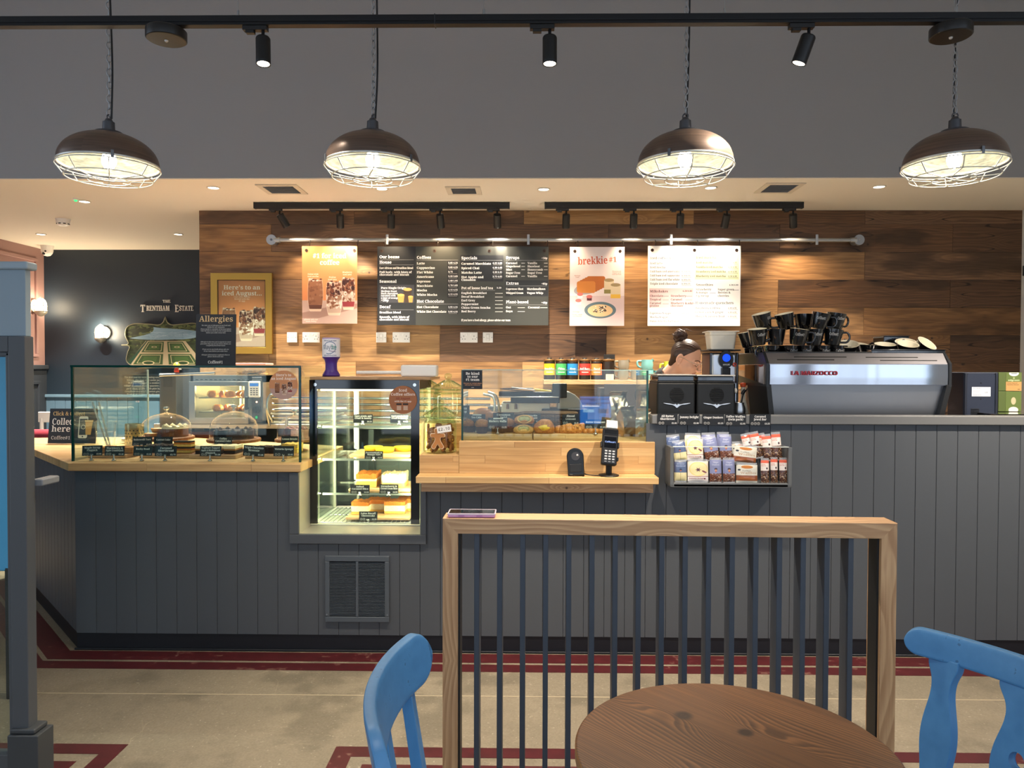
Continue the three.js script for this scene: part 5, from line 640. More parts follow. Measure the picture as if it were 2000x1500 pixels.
// ---------- middle pastry display ----------
const MD = 3.9;
{
  const t = thing('pastry_guard', 'frameless glass sneeze guard round the pastries on the wooden plinth', 'glass screen', V(0, TIER, 0)), x0 = X(903, MD, 800), x1 = X(1264, MD, 800), h = Y(723, MD) - TIER, dz = 0.36;
  mesh('front_pane', box(x1 - x0, h, 0.008), glassPane, t, V((x0 + x1) / 2, h / 2, -MD)); for (const x of [x0, x1]) mesh('side_pane', box(0.008, h, dz), glassPane, t, V(x, h / 2, -MD - dz / 2));
  for (const x of [x0, x1]) { mesh('glass_edge', box(0.01, h, 0.01), glassEdge, t, V(x, h / 2, -MD)); mesh('glass_edge', box(0.006, h, 0.006), glassEdge, t, V(x, h / 2, -MD - dz)); } mesh('top_edge', box(x1 - x0, 0.004, 0.008), P(0x9db8ae, 0.1), t, V((x0 + x1) / 2, h + 0.002, -MD));
  const bk = canvasTex(256, 256, (c, w, h) => { rc(c, 0, 0, w, h, '#1d2128'); tx(c, 'Be kind', w / 2, 62, 48, '#f2efe9', { align: 'center' }); tx(c, 'to our', w / 2, 102, 46, '#f2efe9', { align: 'center' }); tx(c, '#1 team', w / 2, 144, 46, '#f2efe9', { align: 'center' }); tx(c, 'Threats or verbal abuse', w / 2, 184, 20, '#d99a6a', { align: 'center' }); tx(c, 'will not be tolerated', w / 2, 206, 20, '#d99a6a', { align: 'center' }); rc(c, 112, 232, 34, 4, '#ddd'); });
  const s = thing('kindness_sign', 'small square dark sign on the corner of the middle glass guard', 'sign', at(923, 741.5, MD - 0.008)); mesh('panel', printBox(38 * pxm(MD), 37 * pxm(MD), 0.003), T(bk, 0.5), s);
  // second tier: two thick boards
  for (const [a, b, l] of [[903, 1040.5, 'thick wooden board on the left of the pastry display'], [1042, 1182, 'thick wooden board on the right of the pastry display']]) { const y0 = TIER + 0.001, y1 = Y(848, MD + 0.02), xa = X(a, MD + 0.02), xb = X(b, MD + 0.02), o = thing('pastry_board', l, 'board', V((xa + xb) / 2, y0, -MD - 0.02)); mesh('plank', uvBox(rbox(xb - xa, y1 - y0, 0.33, 0.003), 0, a / 300, 0.3), stave, o, V(0, (y1 - y0) / 2, -0.165)); }
}
const TRAY = Y(848, MD + 0.02), onTray = (x, dz) => V(X(x, MD + 0.02 + dz), TRAY, -(MD + 0.02 + dz));
function lump(r, sq, seed, amp, freq = 60, n = 28, m = 20) { const g = new THREE.SphereGeometry(r, n, m), p = g.attributes.position; for (let i = 0; i < p.count; i++) { let x = p.getX(i), y = p.getY(i), z = p.getZ(i); const k = 1 + amp * (fbm(x * freq + 9, y * freq + z * freq * 0.7 + 5, seed, 3) - 0.5) * 2; p.setXYZ(i, x * k, Math.max(-r * 0.55, y) * sq * k, z * k); } g.computeVertexNormals(); g.translate(0, r * 0.55 * sq, 0); return uvBox(mergeVertices(g)); }
const golden = crumb([150, 80, 22], [222, 150, 66], 61, 0.45), paleBun = crumb([206, 150, 78], [238, 198, 128], 62, 0.5), filling = crumb([150, 140, 84], [206, 196, 140], 63, 0.6), flakes = crumb([186, 112, 42], [240, 190, 110], 64, 0.5), muffCase = P(0x3a211a, 0.7), teaBun = crumb([140, 82, 40], [190, 124, 70], 65, 0.5), muffTop = crumb([120, 70, 34], [190, 130, 70], 66, 0.7);
{
  for (const [x, dz, l] of [[941, 0.05, 'blueberry muffin in a dark case left of the muffin ticket'], [978, 0.09, 'blueberry muffin partly hidden behind the muffin ticket'], [916, 0.12, 'muffin in a dark case at the left corner of the glass guard'], [993, 0.12, 'blueberry muffin between the ticket and the filled buns']]) { const t = thing('muffin', l, 'muffin', onTray(x, dz), 0, 'muffins'), n = []; for (let k = 0; k < 24; k++) { const a = k / 24 * Math.PI * 2; n.push(rod(V(Math.cos(a) * 0.025, 0.001, Math.sin(a) * 0.025), V(Math.cos(a) * 0.032, 0.046, Math.sin(a) * 0.032), 0.0022, 5)); } mesh('paper_case', [lathe([[0.001, 0], [0.025, 0], [0.0325, 0.048], [0.03, 0.048]], 32), ...n], muffCase, t); const top = lump(0.037, 0.75, x, 0.12); mesh('top', top, muffTop, t, V(0, 0.034, 0)); for (let k = 0; k < 7; k++) mesh('berry', new THREE.SphereGeometry(0.0045, 8, 6), P(0x241a2e, 0.4), t, V(0.026 * Math.cos(k * 2.4), 0.062 + 0.004 * (k % 3), 0.026 * Math.sin(k * 2.4))); }
  for (const [x, y, dz, l] of [[944, 0.075, 0.22, 'large round teacake behind the muffins'], [957, 0.058, 0.2, 'round teacake behind the teacake ticket']]) { const t = thing('teacake', l, 'teacake', onTray(x, dz).add(V(0, y, 0))); mesh('bun', lump(0.055, 0.62, x, 0.05, 30), teaBun, t); }
  { const t = thing('basket_riser', 'low dark stand under the teacakes', 'stand', onTray(948, 0.21)); mesh('block', rbox(0.16, 0.06, 0.12, 0.004), P(0x1a1714, 0.6), t, V(0, 0.03, 0)); }
  [[0, 'filled golden bun at the bottom of the stack of two'], [0.052, 'filled golden bun on top of the stack of two']].forEach(([y, l], k) => { const t = thing('filled_bun', l, 'bun', onTray(1023, 0.075).add(V(k * 0.004, y, 0)), 0, 'filled buns'); mesh('crust', lump(0.055, 0.55, 5 + k, 0.06, 26), k ? golden : paleBun, t); mesh('filling', uvBox(mv(rot(lathe([[0.001, 0.006], [0.024, 0.004], [0.03, 0], [0.001, -0.002]], 24), Math.PI / 2).scale(1.15, 0.55, 1), 0, 0.026, 0.047)), filling, t); mesh('cut_edge', mv(rot(new THREE.TorusGeometry(0.034, 0.006, 8, 32), 0).scale(1.05, 0.58, 0.8), 0, 0.026, 0.046), paleBun, t); });
  { const t = thing('danish_pastry', 'round golden pistachio danish to the right of the filled buns', 'pastry', onTray(1064, 0.08)); mesh('crust', lump(0.056, 0.85, 9, 0.14, 34), golden, t); mesh('custard', uvBox(mv(lump(0.036, 0.7, 19, 0.2, 60), 0, 0.018, 0.026)), custard, t); for (let k = 0; k < 12; k++) mesh('nut', lump(0.004, 0.7, k, 0.2), P(0x6c7430, 0.7), t, V(0.03 * Math.cos(k * 2.1), 0.042 + 0.006 * Math.sin(k), 0.028 + 0.02 * Math.sin(k * 2.1))); }
  for (const [x, dz, l, s] of [[1112, 0.08, 'flaky almond croissant right of the round danish', 3], [1136, 0.13, 'flaky almond croissant behind another one', 4]]) { const t = thing('almond_croissant', l, 'croissant', onTray(x, dz)); for (let k = 0; k < 5; k++) { const u = (k - 2) / 2; mesh('segment', lump(0.034 - 0.009 * Math.abs(u), 1.0, k + s, 0.2, 45), golden, t, V(u * 0.052, 0, -0.02 * u * u)); } for (let k = 0; k < 26; k++) mesh('almond_flake', rot(rbox(0.014, 0.0016, 0.009, 0.0007), rnd() * 1.4 - 0.2, rnd() * 3, rnd()), flakes, t, V((rnd() - 0.5) * 0.11, 0.03 + rnd() * 0.016 - 0.2 * 0.02, (rnd() - 0.2) * 0.03)); }
  for (const [x, l] of [[1160, 'flat brown pastry right of the almond croissants'], [1180, 'flat brown pastry behind the card machine']]) { const t = thing('butter_croissant', l, 'croissant', onTray(x, 0.09)); for (let k = 0; k < 4; k++) mesh('segment', lump(0.02 - 0.004 * Math.abs(k - 1.5), 0.9, k, 0.1, 40), golden, t, V((k - 1.5) * 0.03, 0, 0)); }
  // wicker baskets
  for (const [x0, x1, D, l, yT] of [[962, 1019, MD + 0.25, 'dark wicker basket on the left behind the pastries', 808], [1022, 1122, MD + 0.27, 'long dark wicker basket on the right behind the pastries', 806]]) {
    const a = X(x0, D), b = X(x1, D), w = b - a, h = Y(yT, D) - TRAY, t = thing('wicker_basket', l, 'basket', V((a + b) / 2, TRAY, -D)), d = 0.1, m1 = P(0x4a3826, 0.7), m2 = P(0x6d5236, 0.7), ga = [], gb = [], rows = 9, st = 18;
    for (let j = 0; j < rows; j++) { const pts = [], N = 60; for (let k = 0; k < N; k++) { const s = k / N * 4; const q = s < 1 ? [-w / 2 + w * s, d / 2] : s < 2 ? [w / 2, d / 2 - d * (s - 1)] : s < 3 ? [w / 2 - w * (s - 2), -d / 2] : [-w / 2, -d / 2 + d * (s - 3)]; const o = 0.0035 * ((k + j) % 2 ? 1 : -1); pts.push(V(q[0] + (s >= 1 && s < 2 ? o : s >= 3 ? -o : 0), h * (j + 0.5) / rows, q[1] + (s < 1 ? o : s >= 2 && s < 3 ? -o : 0))); } ga.push(tube(pts, h / rows * 0.48, 120, 5, true)); }
    for (let k = 0; k <= st; k++) gb.push(rod(V(-w / 2 + w * k / st, 0, d / 2), V(-w / 2 + w * k / st, h, d / 2), 0.003, 5)); mesh('weave', ga, m2, t); mesh('stake', gb, m1, t); mesh('rim', tube([V(-w / 2, h, d / 2), V(w / 2, h, d / 2), V(w / 2, h, -d / 2), V(-w / 2, h, -d / 2)], 0.006, 80, 6, true), m2, t); mesh('base', box(w - 0.004, 0.004, d - 0.004), m1, t, V(0, 0.003, 0));
  }
  const pk = { what: 'pastry', on: TRAY }; ticket(['Tea Cake'], '£2.75', 913, 809, 948, 829, MD + 0.12, { ...pk, strip: 1, foot: 0.05 }); ticket(['Blueberry Muffin'], '£3.25', 953, 816, 991, 838, MD + 0.03, { ...pk, strip: 1, foot: 0.03 }); ticket(['Cinnamon', 'Swirl'], '£3.25', 963, 806, 1004, 826, MD + 0.16, { ...pk, foot: 0.07 }); ticket(['Pistachio', 'Croissant'], '£3.65', 1024, 808, 1056, 826, MD + 0.16, { ...pk, foot: 0.07 }); ticket(['Almond', 'Croissant'], '£3.45', 1098, 808, 1131, 830, MD + 0.19, { ...pk, foot: 0.06 }); ticket(['Butter Croissant'], '£2.65', 1142, 819, 1184, 837, MD + 0.03, { ...pk, foot: 0.03 });
  ticket(['Jam', 'pot'], '', 903, 792, 917, 818, MD + 0.15, { ...pk, icons: 0, label: 'narrow dark ticket at the left corner of the glass guard', foot: 0.09 });
}
// foil coffee bags
const foil = new THREE.MeshPhysicalMaterial({ color: 0xbfb09a, roughness: 0.24, metalness: 0.95 });
function foilBag(p, w, h, d, turn, label, crump = 1) {
  const t = thing('coffee_bag', label, 'bag', p, turn, 'foil coffee bags'), g = new THREE.BoxGeometry(w, h, d, 14, 24, 8), q = g.attributes.position;
  for (let i = 0; i < q.count; i++) { let x = q.getX(i), y = q.getY(i) / h + 0.5, z = q.getZ(i); const pin = sm(0.6, 0.98, y), gus = (Math.abs(x) > w * 0.49 ? 1 : 0); z *= (1 - pin * 0.94) * (1 + 0.12 * Math.sin(y * 5)); x *= 1 - 0.1 * sm(0.3, 0.8, y) - 0.04 * gus * Math.cos(z / d * Math.PI); const f = crump * 0.011 * (fbm(x * 22 + 3, y * 5 + z * 20, 8, 3) - 0.5) * (y > 0.02 ? 1 : 0); x += f; z += f * 1.6 + (y > 0.9 ? (y - 0.9) * 0.15 : 0); q.setXYZ(i, x, y * h + (y > 0.95 ? f : 0), z); } g.computeVertexNormals();
  mesh('pouch', g, foil, t); mesh('top_fold', rot(rbox(w * 0.86, 0.012, 0.004, 0.0015), 0.5), foil, t, V(0, h - 0.002, 0.014));
}
foilBag(V(X(1224, 4.2), TIER + 0.001, -4.2), 0.1, 0.165, 0.075, 0.5, 'silver foil coffee bag standing on the left in the glass guard'); foilBag(V(X(1258, 4.16), TIER + 0.001, -4.16), 0.09, 0.155, 0.07, -0.2, 'silver foil coffee bag standing behind the right glass edge'); foilBag(V(X(1207, 4.34), TIER + 0.001, -4.34), 0.12, 0.245, 0.07, 0.25, 'tall crumpled silver foil bag behind the other coffee bags', 2.2);
// biscuit jars
const jarGlass = new THREE.MeshPhysicalMaterial({ color: 0xeef6ea, roughness: 0.02, transmission: 1, thickness: 0, ior: 1.52 });
function jar(p, label) {
  const t = thing('glass_jar', label, 'jar', p, 0, 'glass biscuit jars'), r = 0.088;
  mesh('jar', lathe([[0.001, 0.004], [r - 0.01, 0.004], [r - 0.003, 0.0], [r, 0.01], [r, 0.15], [r - 0.004, 0.165], [r - 0.012, 0.175], [r - 0.012, 0.19]], 48), jarGlass, t);
  for (const y of [0.165, 0.186]) mesh('jar_ring', rot(new THREE.TorusGeometry(r - 0.008, 0.005, 8, 48), Math.PI / 2), jarGlass, t, V(0, y, 0));
  const lid = mesh('lid', lathe([[0.001, 0.196], [r - 0.02, 0.194], [r + 0.004, 0.195], [r + 0.006, 0.2], [r - 0.006, 0.208], [r * 0.7, 0.222], [r * 0.4, 0.234], [0.018, 0.242], [0.012, 0.25]], 48), jarGlass, t);
  const ribs = []; for (let k = 0; k < 16; k++) { const a = k / 16 * Math.PI * 2; ribs.push(rod(V(Math.cos(a) * r * 0.98, 0.204, Math.sin(a) * r * 0.98), V(Math.cos(a) * 0.025, 0.24, Math.sin(a) * 0.025), 0.003, 6)); } mesh('lid_rib', ribs, jarGlass, t); mesh('knob', lathe([[0.001, 0.245], [0.01, 0.246], [0.02, 0.255], [0.024, 0.268], [0.018, 0.28], [0.001, 0.285]], 20), jarGlass, t); return t;
}
{
  const p = V(X(860, 3.97), LOWT + 0.001, -3.97); jar(p, 'front glass jar full of gingerbread biscuits with a price label'); jar(V(X(876, 4.33), LOWT + 0.141, -4.31), 'empty glass jar raised behind the gingerbread jar'); jar(V(X(833, 4.5), LOWT + 0.141, -4.49), 'empty glass jar at the back left, half hidden by the fridge');
  const man = () => { const s = splineShape([[0, 0.052], [0.012, 0.05], [0.016, 0.038], [0.012, 0.028], [0.03, 0.026], [0.034, 0.018], [0.03, 0.011], [0.014, 0.008], [0.014, -0.01], [0.028, -0.034], [0.024, -0.044], [0.014, -0.044], [0, -0.024], [-0.014, -0.044], [-0.024, -0.044], [-0.028, -0.034], [-0.014, -0.01], [-0.014, 0.008], [-0.03, 0.011], [-0.034, 0.018], [-0.03, 0.026], [-0.012, 0.028], [-0.016, 0.038], [-0.012, 0.05], [0, 0.052]]); return s; };
  const ginger = crumb([140, 82, 38], [192, 122, 64], 71), g = uvBox(extrude(man(), 0.007, 0.002, 2)); let proto;
  for (let k = 0; k < 14; k++) { const a = k / 14 * Math.PI * 2, rr = k % 2 ? 0.06 : 0.045, q = p.clone().add(V(Math.sin(a) * rr, 0.056 + (k % 3) * 0.022, Math.cos(a) * rr)); const l = 'gingerbread man biscuit standing inside the front glass jar'; if (!proto) { proto = thing('gingerbread_man', l, 'biscuit', q, a, 'gingerbread men in the jar'); mesh('biscuit', g, ginger, proto); for (const y of [0.012, -0.004]) mesh('button', new THREE.SphereGeometry(0.004, 8, 6), P(0xd9a52c, 0.4), proto, V(0, y, 0.0095)); for (const x of [-0.006, 0.006]) mesh('eye', new THREE.SphereGeometry(0.002, 8, 6), MAT.white, proto, V(x, 0.041, 0.0095)); } else { const c = copy(proto, q, l, a); c.rotation.z = (rnd() - 0.5) * 0.7; } }
  const st = thing('gingerbread_sticker', 'brown gingerbread man sticker on the front of the biscuit jar', 'sticker', V(p.x - 0.004, p.y + 0.078, p.z + 0.0905)); mesh('outline', extrude(man(), 0.0006, 0.0016, 1).scale(1.12, 1.12, 0.5), P(0xdfc6a4, 0.6), st, V(0, 0, -0.0015)); mesh('print', extrude(man(), 0.001).scale(1.06, 1.06, 1), P(0xb77a41, 0.6), st);
  const lb = canvasTex(256, 128, (c, w, h) => { rc(c, 0, 0, w, h, '#f2efe8'); tx(c, '£2.10', w / 2, 88, 72, '#1b1a19', { align: 'center', font: 'monospace' }); }), pl = thing('price_label', 'white price label reading 2.10 on the biscuit jar', 'label', V(p.x + 0.03, p.y + 0.132, p.z + 0.0905)); const m = mesh('label', printBox(0.074, 0.036, 0.0008), T(lb, 0.5), pl); m.rotation.z = 0.14; m.rotation.y = 0.18;
}
// card machine and reader
{
  const base = V(X(1189, 3.775, 928), LEDGE, -3.775), t = thing('card_machine', 'black card payment terminal tilted on a stand on the customer ledge', 'card terminal', V(base.x, LEDGE, base.z)), k = pxm(-base.z), H = 100 * k;
  mesh('stand', [lathe([[0.001, 0], [0.05, 0], [0.052, 0.006], [0.03, 0.012], [0.001, 0.014]], 32), rod(V(0, 0.01, 0), V(0, 0.085, 0.004), 0.016, 16), mv(rot(rbox(0.05, 0.03, 0.025, 0.005), 0.5), 0, 0.095, 0.008)], MAT.black, t);
  const body = new THREE.Group(); body.name = 'terminal'; body.position.set(0, 0.15, 0.028); body.rotation.set(-0.28, 0.05, -0.1, 'YXZ'); t.add(body);
  mesh('case', mv(rbox(0.08, 0.19, 0.034, 0.011, 3), 0, 0, 0), P(0x131417, 0.4), body); mesh('screen', box(0.06, 0.055, 0.002), T(canvasTex(128, 118, (c, w, h) => { rc(c, 0, 0, w, h, '#07090f'); tx(c, 'Coffee#1', w / 2, 66, 27, '#86a4e6', { align: 'center', font: SANS }); }), 0.1), body, V(0, 0.022, 0.018)); mesh('side_clip', [mv(rbox(0.008, 0.03, 0.03, 0.003), -0.043, 0.01, 0), mv(rbox(0.008, 0.03, 0.03, 0.003), 0.043, 0.01, 0), mv(rbox(0.008, 0.02, 0.03, 0.003), 0.043, -0.06, 0)], MAT.black, body);
  for (let j = 0; j < 5; j++) for (let i = 0; i < 3; i++) mesh('key', rbox(0.013, 0.008, 0.004, 0.0015), j === 4 ? P([0x5a5d62, 0x5a5d62, 0x66696e][i], 0.5) : P(0xa9abaf, 0.5), body, V(-0.019 + i * 0.019, -0.024 - j * 0.0135, 0.018)); mesh('cover', rbox(0.07, 0.03, 0.01, 0.004), MAT.blackGloss, body, V(0, 0.074, 0.015)); mesh('paper_roll', [mv(rot(cyl(0.017, 0.017, 0.056, 24), 0, 0, Math.PI / 2), 0.005, 0.107, -0.004), mv(rot(rbox(0.056, 0.045, 0.001, 0.0004), -0.4), 0.005, 0.118, 0.008)], P(0xe9e4d2, 0.7), body);
  const b2 = V(X(1124, 3.775, 925), LEDGE, -3.775), r = thing('card_reader', 'small black rounded reader standing left of the card machine', 'card reader', V(b2.x, LEDGE, b2.z)), bo = new THREE.Group(); bo.name = 'body'; bo.position.set(0, 0.068, 0); bo.rotation.set(-0.22, -0.15, 0.08, 'YXZ'); r.add(bo);
  const sh = new THREE.Shape(); sh.moveTo(-0.036, -0.064); sh.lineTo(0.036, -0.064); sh.lineTo(0.038, 0.03); sh.absarc(0, 0.03, 0.038, 0, Math.PI); sh.closePath(); mesh('shell', extrude(sh, 0.026, 0.005, 3), P(0x0d0e0f, 0.3), bo, V(0, 0, -0.018)); mesh('dial', rot(cyl(0.022, 0.022, 0.003, 32), Math.PI / 2), P(0x2c2725, 0.15), bo, V(0.003, 0.03, 0.014)); mesh('camera_eye', new THREE.SphereGeometry(0.006, 12, 8), P(0xbdbdbb, 0.2), bo, V(0.012, 0.034, 0.014)); mesh('lower_plate', rbox(0.06, 0.04, 0.004, 0.002), MAT.black, bo, V(0, -0.03, 0.014)); mesh('status_light', new THREE.SphereGeometry(0.003, 8, 6), glow(0x70e040, 2), bo, V(0.0, 0.066, 0.008)); mesh('foot', rbox(0.07, 0.012, 0.06, 0.004), MAT.black, r, V(0, 0.006, -0.005));
  mesh('cable', tube([V(0.03, 0.012, 0.0), V(0.07, 0.008, 0.03), V(0.12, 0.006, 0.03), V(0.165, 0.008, 0.012)], 0.0028, 30, 6), MAT.black, r);
}
// ---------- snack box on the counter front ----------
{
  const D = 3.726, x0 = X(1309, D, 910), x1 = X(1547, D, 910), y0 = Y(950, D), y1 = Y(872, D), w = x1 - x0, h = y1 - y0, dz = FRONT - D - 0.004, t = thing('snack_box', 'grey open snack box with a clear front fixed to the counter front', 'box', V((x0 + x1) / 2, y0, -D)), m = P(0x5d6062, 0.5);
  mesh('base', rbox(w, 0.016, dz, 0.002), m, t, V(0, 0.008, -dz / 2)); for (const s of [-1, 1]) mesh('side', rbox(0.018, h, dz, 0.002), m, t, V(s * (w / 2 - 0.009), h / 2, -dz / 2)); mesh('front_rail', rbox(w - 0.036, 0.02, 0.016, 0.002), m, t, V(0, 0.012, -0.008)); mesh('back', box(w - 0.03, h, 0.008), m, t, V(0, h / 2, -dz + 0.004)); mesh('front_pane', box(w - 0.036, h - 0.024, 0.004), clearPlastic, t, V(0, h / 2 + 0.012, -0.01)); mesh('pane_edge', box(w - 0.03, 0.004, 0.005), P(0xd5dcd6, 0.2), t, V(0, h + 0.002, -0.01));
  const q = rng(77), art = { // printed fronts
    shortbread: (c, w, h) => { rc(c, 0, 0, w, h, '#e8dca8'); for (let k = 0; k < 40; k++) el(c, q() * w, h * (0.5 + 0.5 * q()), 2, 2, '#c9b478'); rc(c, w * 0.47, h * 0.5, 6, h, '#a99659'); rc(c, 0, 0, w, h * 0.56, '#56658a'); tx(c, 'All Butter', w / 2, h * 0.14, 26, '#aeb9d2', { align: 'center' }); tx(c, 'Shortbread', w / 2, h * 0.25, 26, '#aeb9d2', { align: 'center' }); el(c, w / 2, h * 0.4, 20, 14, '#35405a'); el(c, w / 2, h * 0.46, 14, 8, '#c9704e'); },
    jammy: (c, w, h) => { rc(c, 0, 0, w, h, '#efe2cc'); el(c, w * 0.52, h * 0.38, w * 0.46, h * 0.36, '#ecd98c'); el(c, w * 0.52, h * 0.38, w * 0.4, h * 0.31, '#f3e3a6'); c.fillStyle = '#5b1c28'; c.beginPath(); for (let k = 0; k < 12; k++) { const a = k * Math.PI / 6, r = k % 2 ? 13 : 30; c.lineTo(w * 0.5 + r * Math.cos(a), h * 0.42 + r * Math.sin(a)); } c.fill(); el(c, w * 0.8, h * 0.52, 26, 10, '#7a2a35', 0.6); rc(c, 0, h * 0.74, w, h * 0.26, '#f2e9e2'); rc(c, 0, h * 0.74, w, 5, '#8a2433'); tx(c, 'Jammy Delight', 12, h * 0.87, 20, '#8a2433'); el(c, w * 0.82, h * 0.86, 9, 9, '#7a2038'); },
    ginger: (c, w, h) => { rc(c, 0, 0, w, h, '#6a3c28'); for (let k = 0; k < 60; k++) el(c, q() * w, h * (0.6 + 0.4 * q()), 4 + 8 * q(), 3 + 4 * q(), ['#8b5436', '#4a281c', '#a3795e', '#c9b3a4'][k % 4]); rc(c, 0, 0, w, h * 0.62, '#8389b0'); tx(c, 'Ginger', w / 2, h * 0.15, 26, '#c6cade', { align: 'center' }); tx(c, 'Dunkers', w / 2, h * 0.26, 26, '#c6cade', { align: 'center' }); el(c, w / 2, h * 0.42, 26, 14, '#4a3d48'); el(c, w / 2, h * 0.48, 20, 12, '#cf9468'); el(c, w / 2, h * 0.54, 14, 5, '#b5492f'); },
    waffle: (c, w, h) => { rc(c, 0, 0, w, h, '#d6d3c4'); el(c, w * 0.5, h * 0.12, w * 0.28, h * 0.09, '#b9763a'); rc(c, 0, h * 0.58, w, h * 0.3, '#8a4a1e'); el(c, w * 0.5, h * 0.74, w * 0.4, h * 0.08, '#a65f2a'); tx(c, 'Toffee', w * 0.46, h * 0.36, 26, '#3b2b24', { align: 'center', bold: false }); tx(c, 'Waffles', w * 0.56, h * 0.5, 40, '#a9784c', { align: 'center', bold: false, max: 150 }); el(c, w * 0.13, h * 0.28, 13, 13, '#222'); },
    jewel: (c, w, h) => { rc(c, 0, 0, w, h, '#4a2c1e'); for (let k = 0; k < 150; k++) el(c, q() * w, h * (0.42 + 0.58 * q()), 3 + 9 * q(), 3 + 6 * q(), ['#7a4a2c', '#2c1812', '#d9c09a', '#8f6a3c', '#5f2a20'][k % 5], q() * 3); rc(c, 0, h * 0.06, w, h * 0.4, '#f0e4da'); rc(c, 0, 0, w, h * 0.13, '#d8644c'); tx(c, 'Caramel', 10, h * 0.2, 22, '#b9492f'); tx(c, 'Jewel Bar', 10, h * 0.26, 22, '#b9492f'); el(c, w * 0.7, h * 0.36, 20, 18, '#4a2a24'); },
  };
  const tex = {}; for (const k in art) tex[k] = new THREE.MeshPhysicalMaterial({ map: canvasTex(192, k === 'jewel' ? 384 : 256, art[k]), roughness: 0.22, clearcoat: 0.6, clearcoatRoughness: 0.12 });
  const crimp = new THREE.MeshPhysicalMaterial({ color: 0xffffff, roughness: 0.12, transmission: 0.85, thickness: 0 });
  const pillow = (w, h, d, s) => { const g = new THREE.PlaneGeometry(w, h, 10, 14), p = g.attributes.position; for (let i = 0; i < p.count; i++) { const x = p.getX(i) / w * 2, y = p.getY(i) / h * 2, e = (1 - x * x) ** 0.6 * (1 - y * y * y * y) ** 0.7 || 0; p.setZ(i, d * Math.max(0, e) * (0.9 + 0.35 * (noise(x * 3 + s, y * 4, s) - 0.5))); } const b = g.clone(); const bp = b.attributes.position; for (let i = 0; i < bp.count; i++) bp.setZ(i, -bp.getZ(i) * 0.8); const ix = b.index.array; for (let i = 0; i < ix.length; i += 3) { const q = ix[i]; ix[i] = ix[i + 1]; ix[i + 1] = q; } g.computeVertexNormals(); b.computeVertexNormals(); return merge([g, b]); };
  const pk = (kind, name, label, x0, y0, x1, y1, D, r, grp) => { const p = at((x0 + x1) / 2, (y0 + y1) / 2, D), w = (x1 - x0) * pxm(D), h = (y1 - y0) * pxm(D), o = thing(name, label, 'snack', p, 0, grp); o.rotation.set(-0.08, 0, r, 'ZXY'); mesh('pouch', pillow(w, h, 0.009, Math.round(x0)), tex[kind], o); const c = mesh('crimp', [mv(box(w * 0.96, 0.012, 0.0012), 0, h / 2 + 0.005, 0), mv(box(w * 0.96, 0.008, 0.0012), 0, -h / 2 - 0.003, 0)], crimp, o); };
  const sb = 'shortbread packets', jm = 'jam biscuit packets', gi = 'ginger biscuit packets', wf = 'waffle packets', jw = 'nut bars in the snack box';
  pk('shortbread', 'shortbread_packet', 'blue labelled shortbread packet at the front left of the snack box', 1317, 902, 1341, 939, 3.75, 0, sb); pk('shortbread', 'shortbread_packet', 'blue labelled shortbread packet leaning above the front left one', 1315, 864, 1340, 899, 3.79, 0.14, sb); pk('shortbread', 'shortbread_packet', 'shortbread packet at the back left with a crinkled white top', 1303, 853, 1329, 890, 3.83, 0.1, sb);
  pk('jammy', 'jam_biscuit_packet', 'pale jam biscuit packet at the front with a red star', 1343, 901, 1383, 940, 3.75, 0, jm); pk('jammy', 'jam_biscuit_packet', 'pale jam biscuit packet in the upper row', 1342, 858, 1373, 898, 3.79, 0.02, jm); pk('jammy', 'jam_biscuit_packet', 'yellow jam biscuit packet at the back of the upper row', 1337, 850, 1368, 892, 3.83, -0.03, jm);
  pk('ginger', 'ginger_biscuit_packet', 'lavender labelled ginger biscuit packet at the front, left of a pair', 1386, 898, 1409, 941, 3.75, 0, gi); pk('ginger', 'ginger_biscuit_packet', 'lavender labelled ginger biscuit packet at the front, right of a pair', 1412, 898, 1435, 941, 3.75, 0.02, gi); pk('ginger', 'ginger_biscuit_packet', 'ginger biscuit packet leaning left in the upper row', 1375, 856, 1402, 897, 3.79, 0.16, gi); pk('ginger', 'ginger_biscuit_packet', 'ginger biscuit packet standing upright in the upper row', 1406, 853, 1429, 897, 3.79, 0.03, gi); pk('ginger', 'ginger_biscuit_packet', 'ginger biscuit packet at the back, left of the upper row', 1371, 849, 1398, 890, 3.83, 0.05, gi); pk('ginger', 'ginger_biscuit_packet', 'ginger biscuit packet at the back, right of the upper row', 1400, 848, 1424, 890, 3.83, 0.0, gi);
  pk('waffle', 'waffle_packet', 'white and brown waffle packet at the front of the snack box', 1438, 908, 1479, 943, 3.75, -0.02, wf); pk('waffle', 'waffle_packet', 'white and brown waffle packet in the upper row, tilted', 1433, 872, 1477, 907, 3.78, -0.12, wf); pk('waffle', 'waffle_packet', 'waffle packet at the back of the upper row', 1430, 866, 1470, 900, 3.83, 0.04, wf);
  [[1486, 899, 1502, 943, 3.75, 0, 'left of the three front ones'], [1505, 897, 1519, 943, 3.75, 0, 'middle of the three front ones'], [1522, 898, 1538, 943, 3.75, 0, 'right of the three front ones'], [1452, 850, 1470, 892, 3.81, 0.25, 'leaning furthest left in the upper row'], [1468, 847, 1486, 893, 3.8, 0.2, 'second from the left in the upper row'], [1490, 852, 1508, 898, 3.79, 0.12, 'third from the left in the upper row'], [1508, 848, 1526, 897, 3.79, 0.08, 'furthest right in the upper row'], [1480, 850, 1497, 892, 3.84, 0.15, 'at the back of the upper row']].forEach(([a, b, c, d, D, r, l]) => pk('jewel', 'nut_bar', 'nut and caramel bar in a clear wrapper, ' + l, a, b, c, d, D, r, jw));
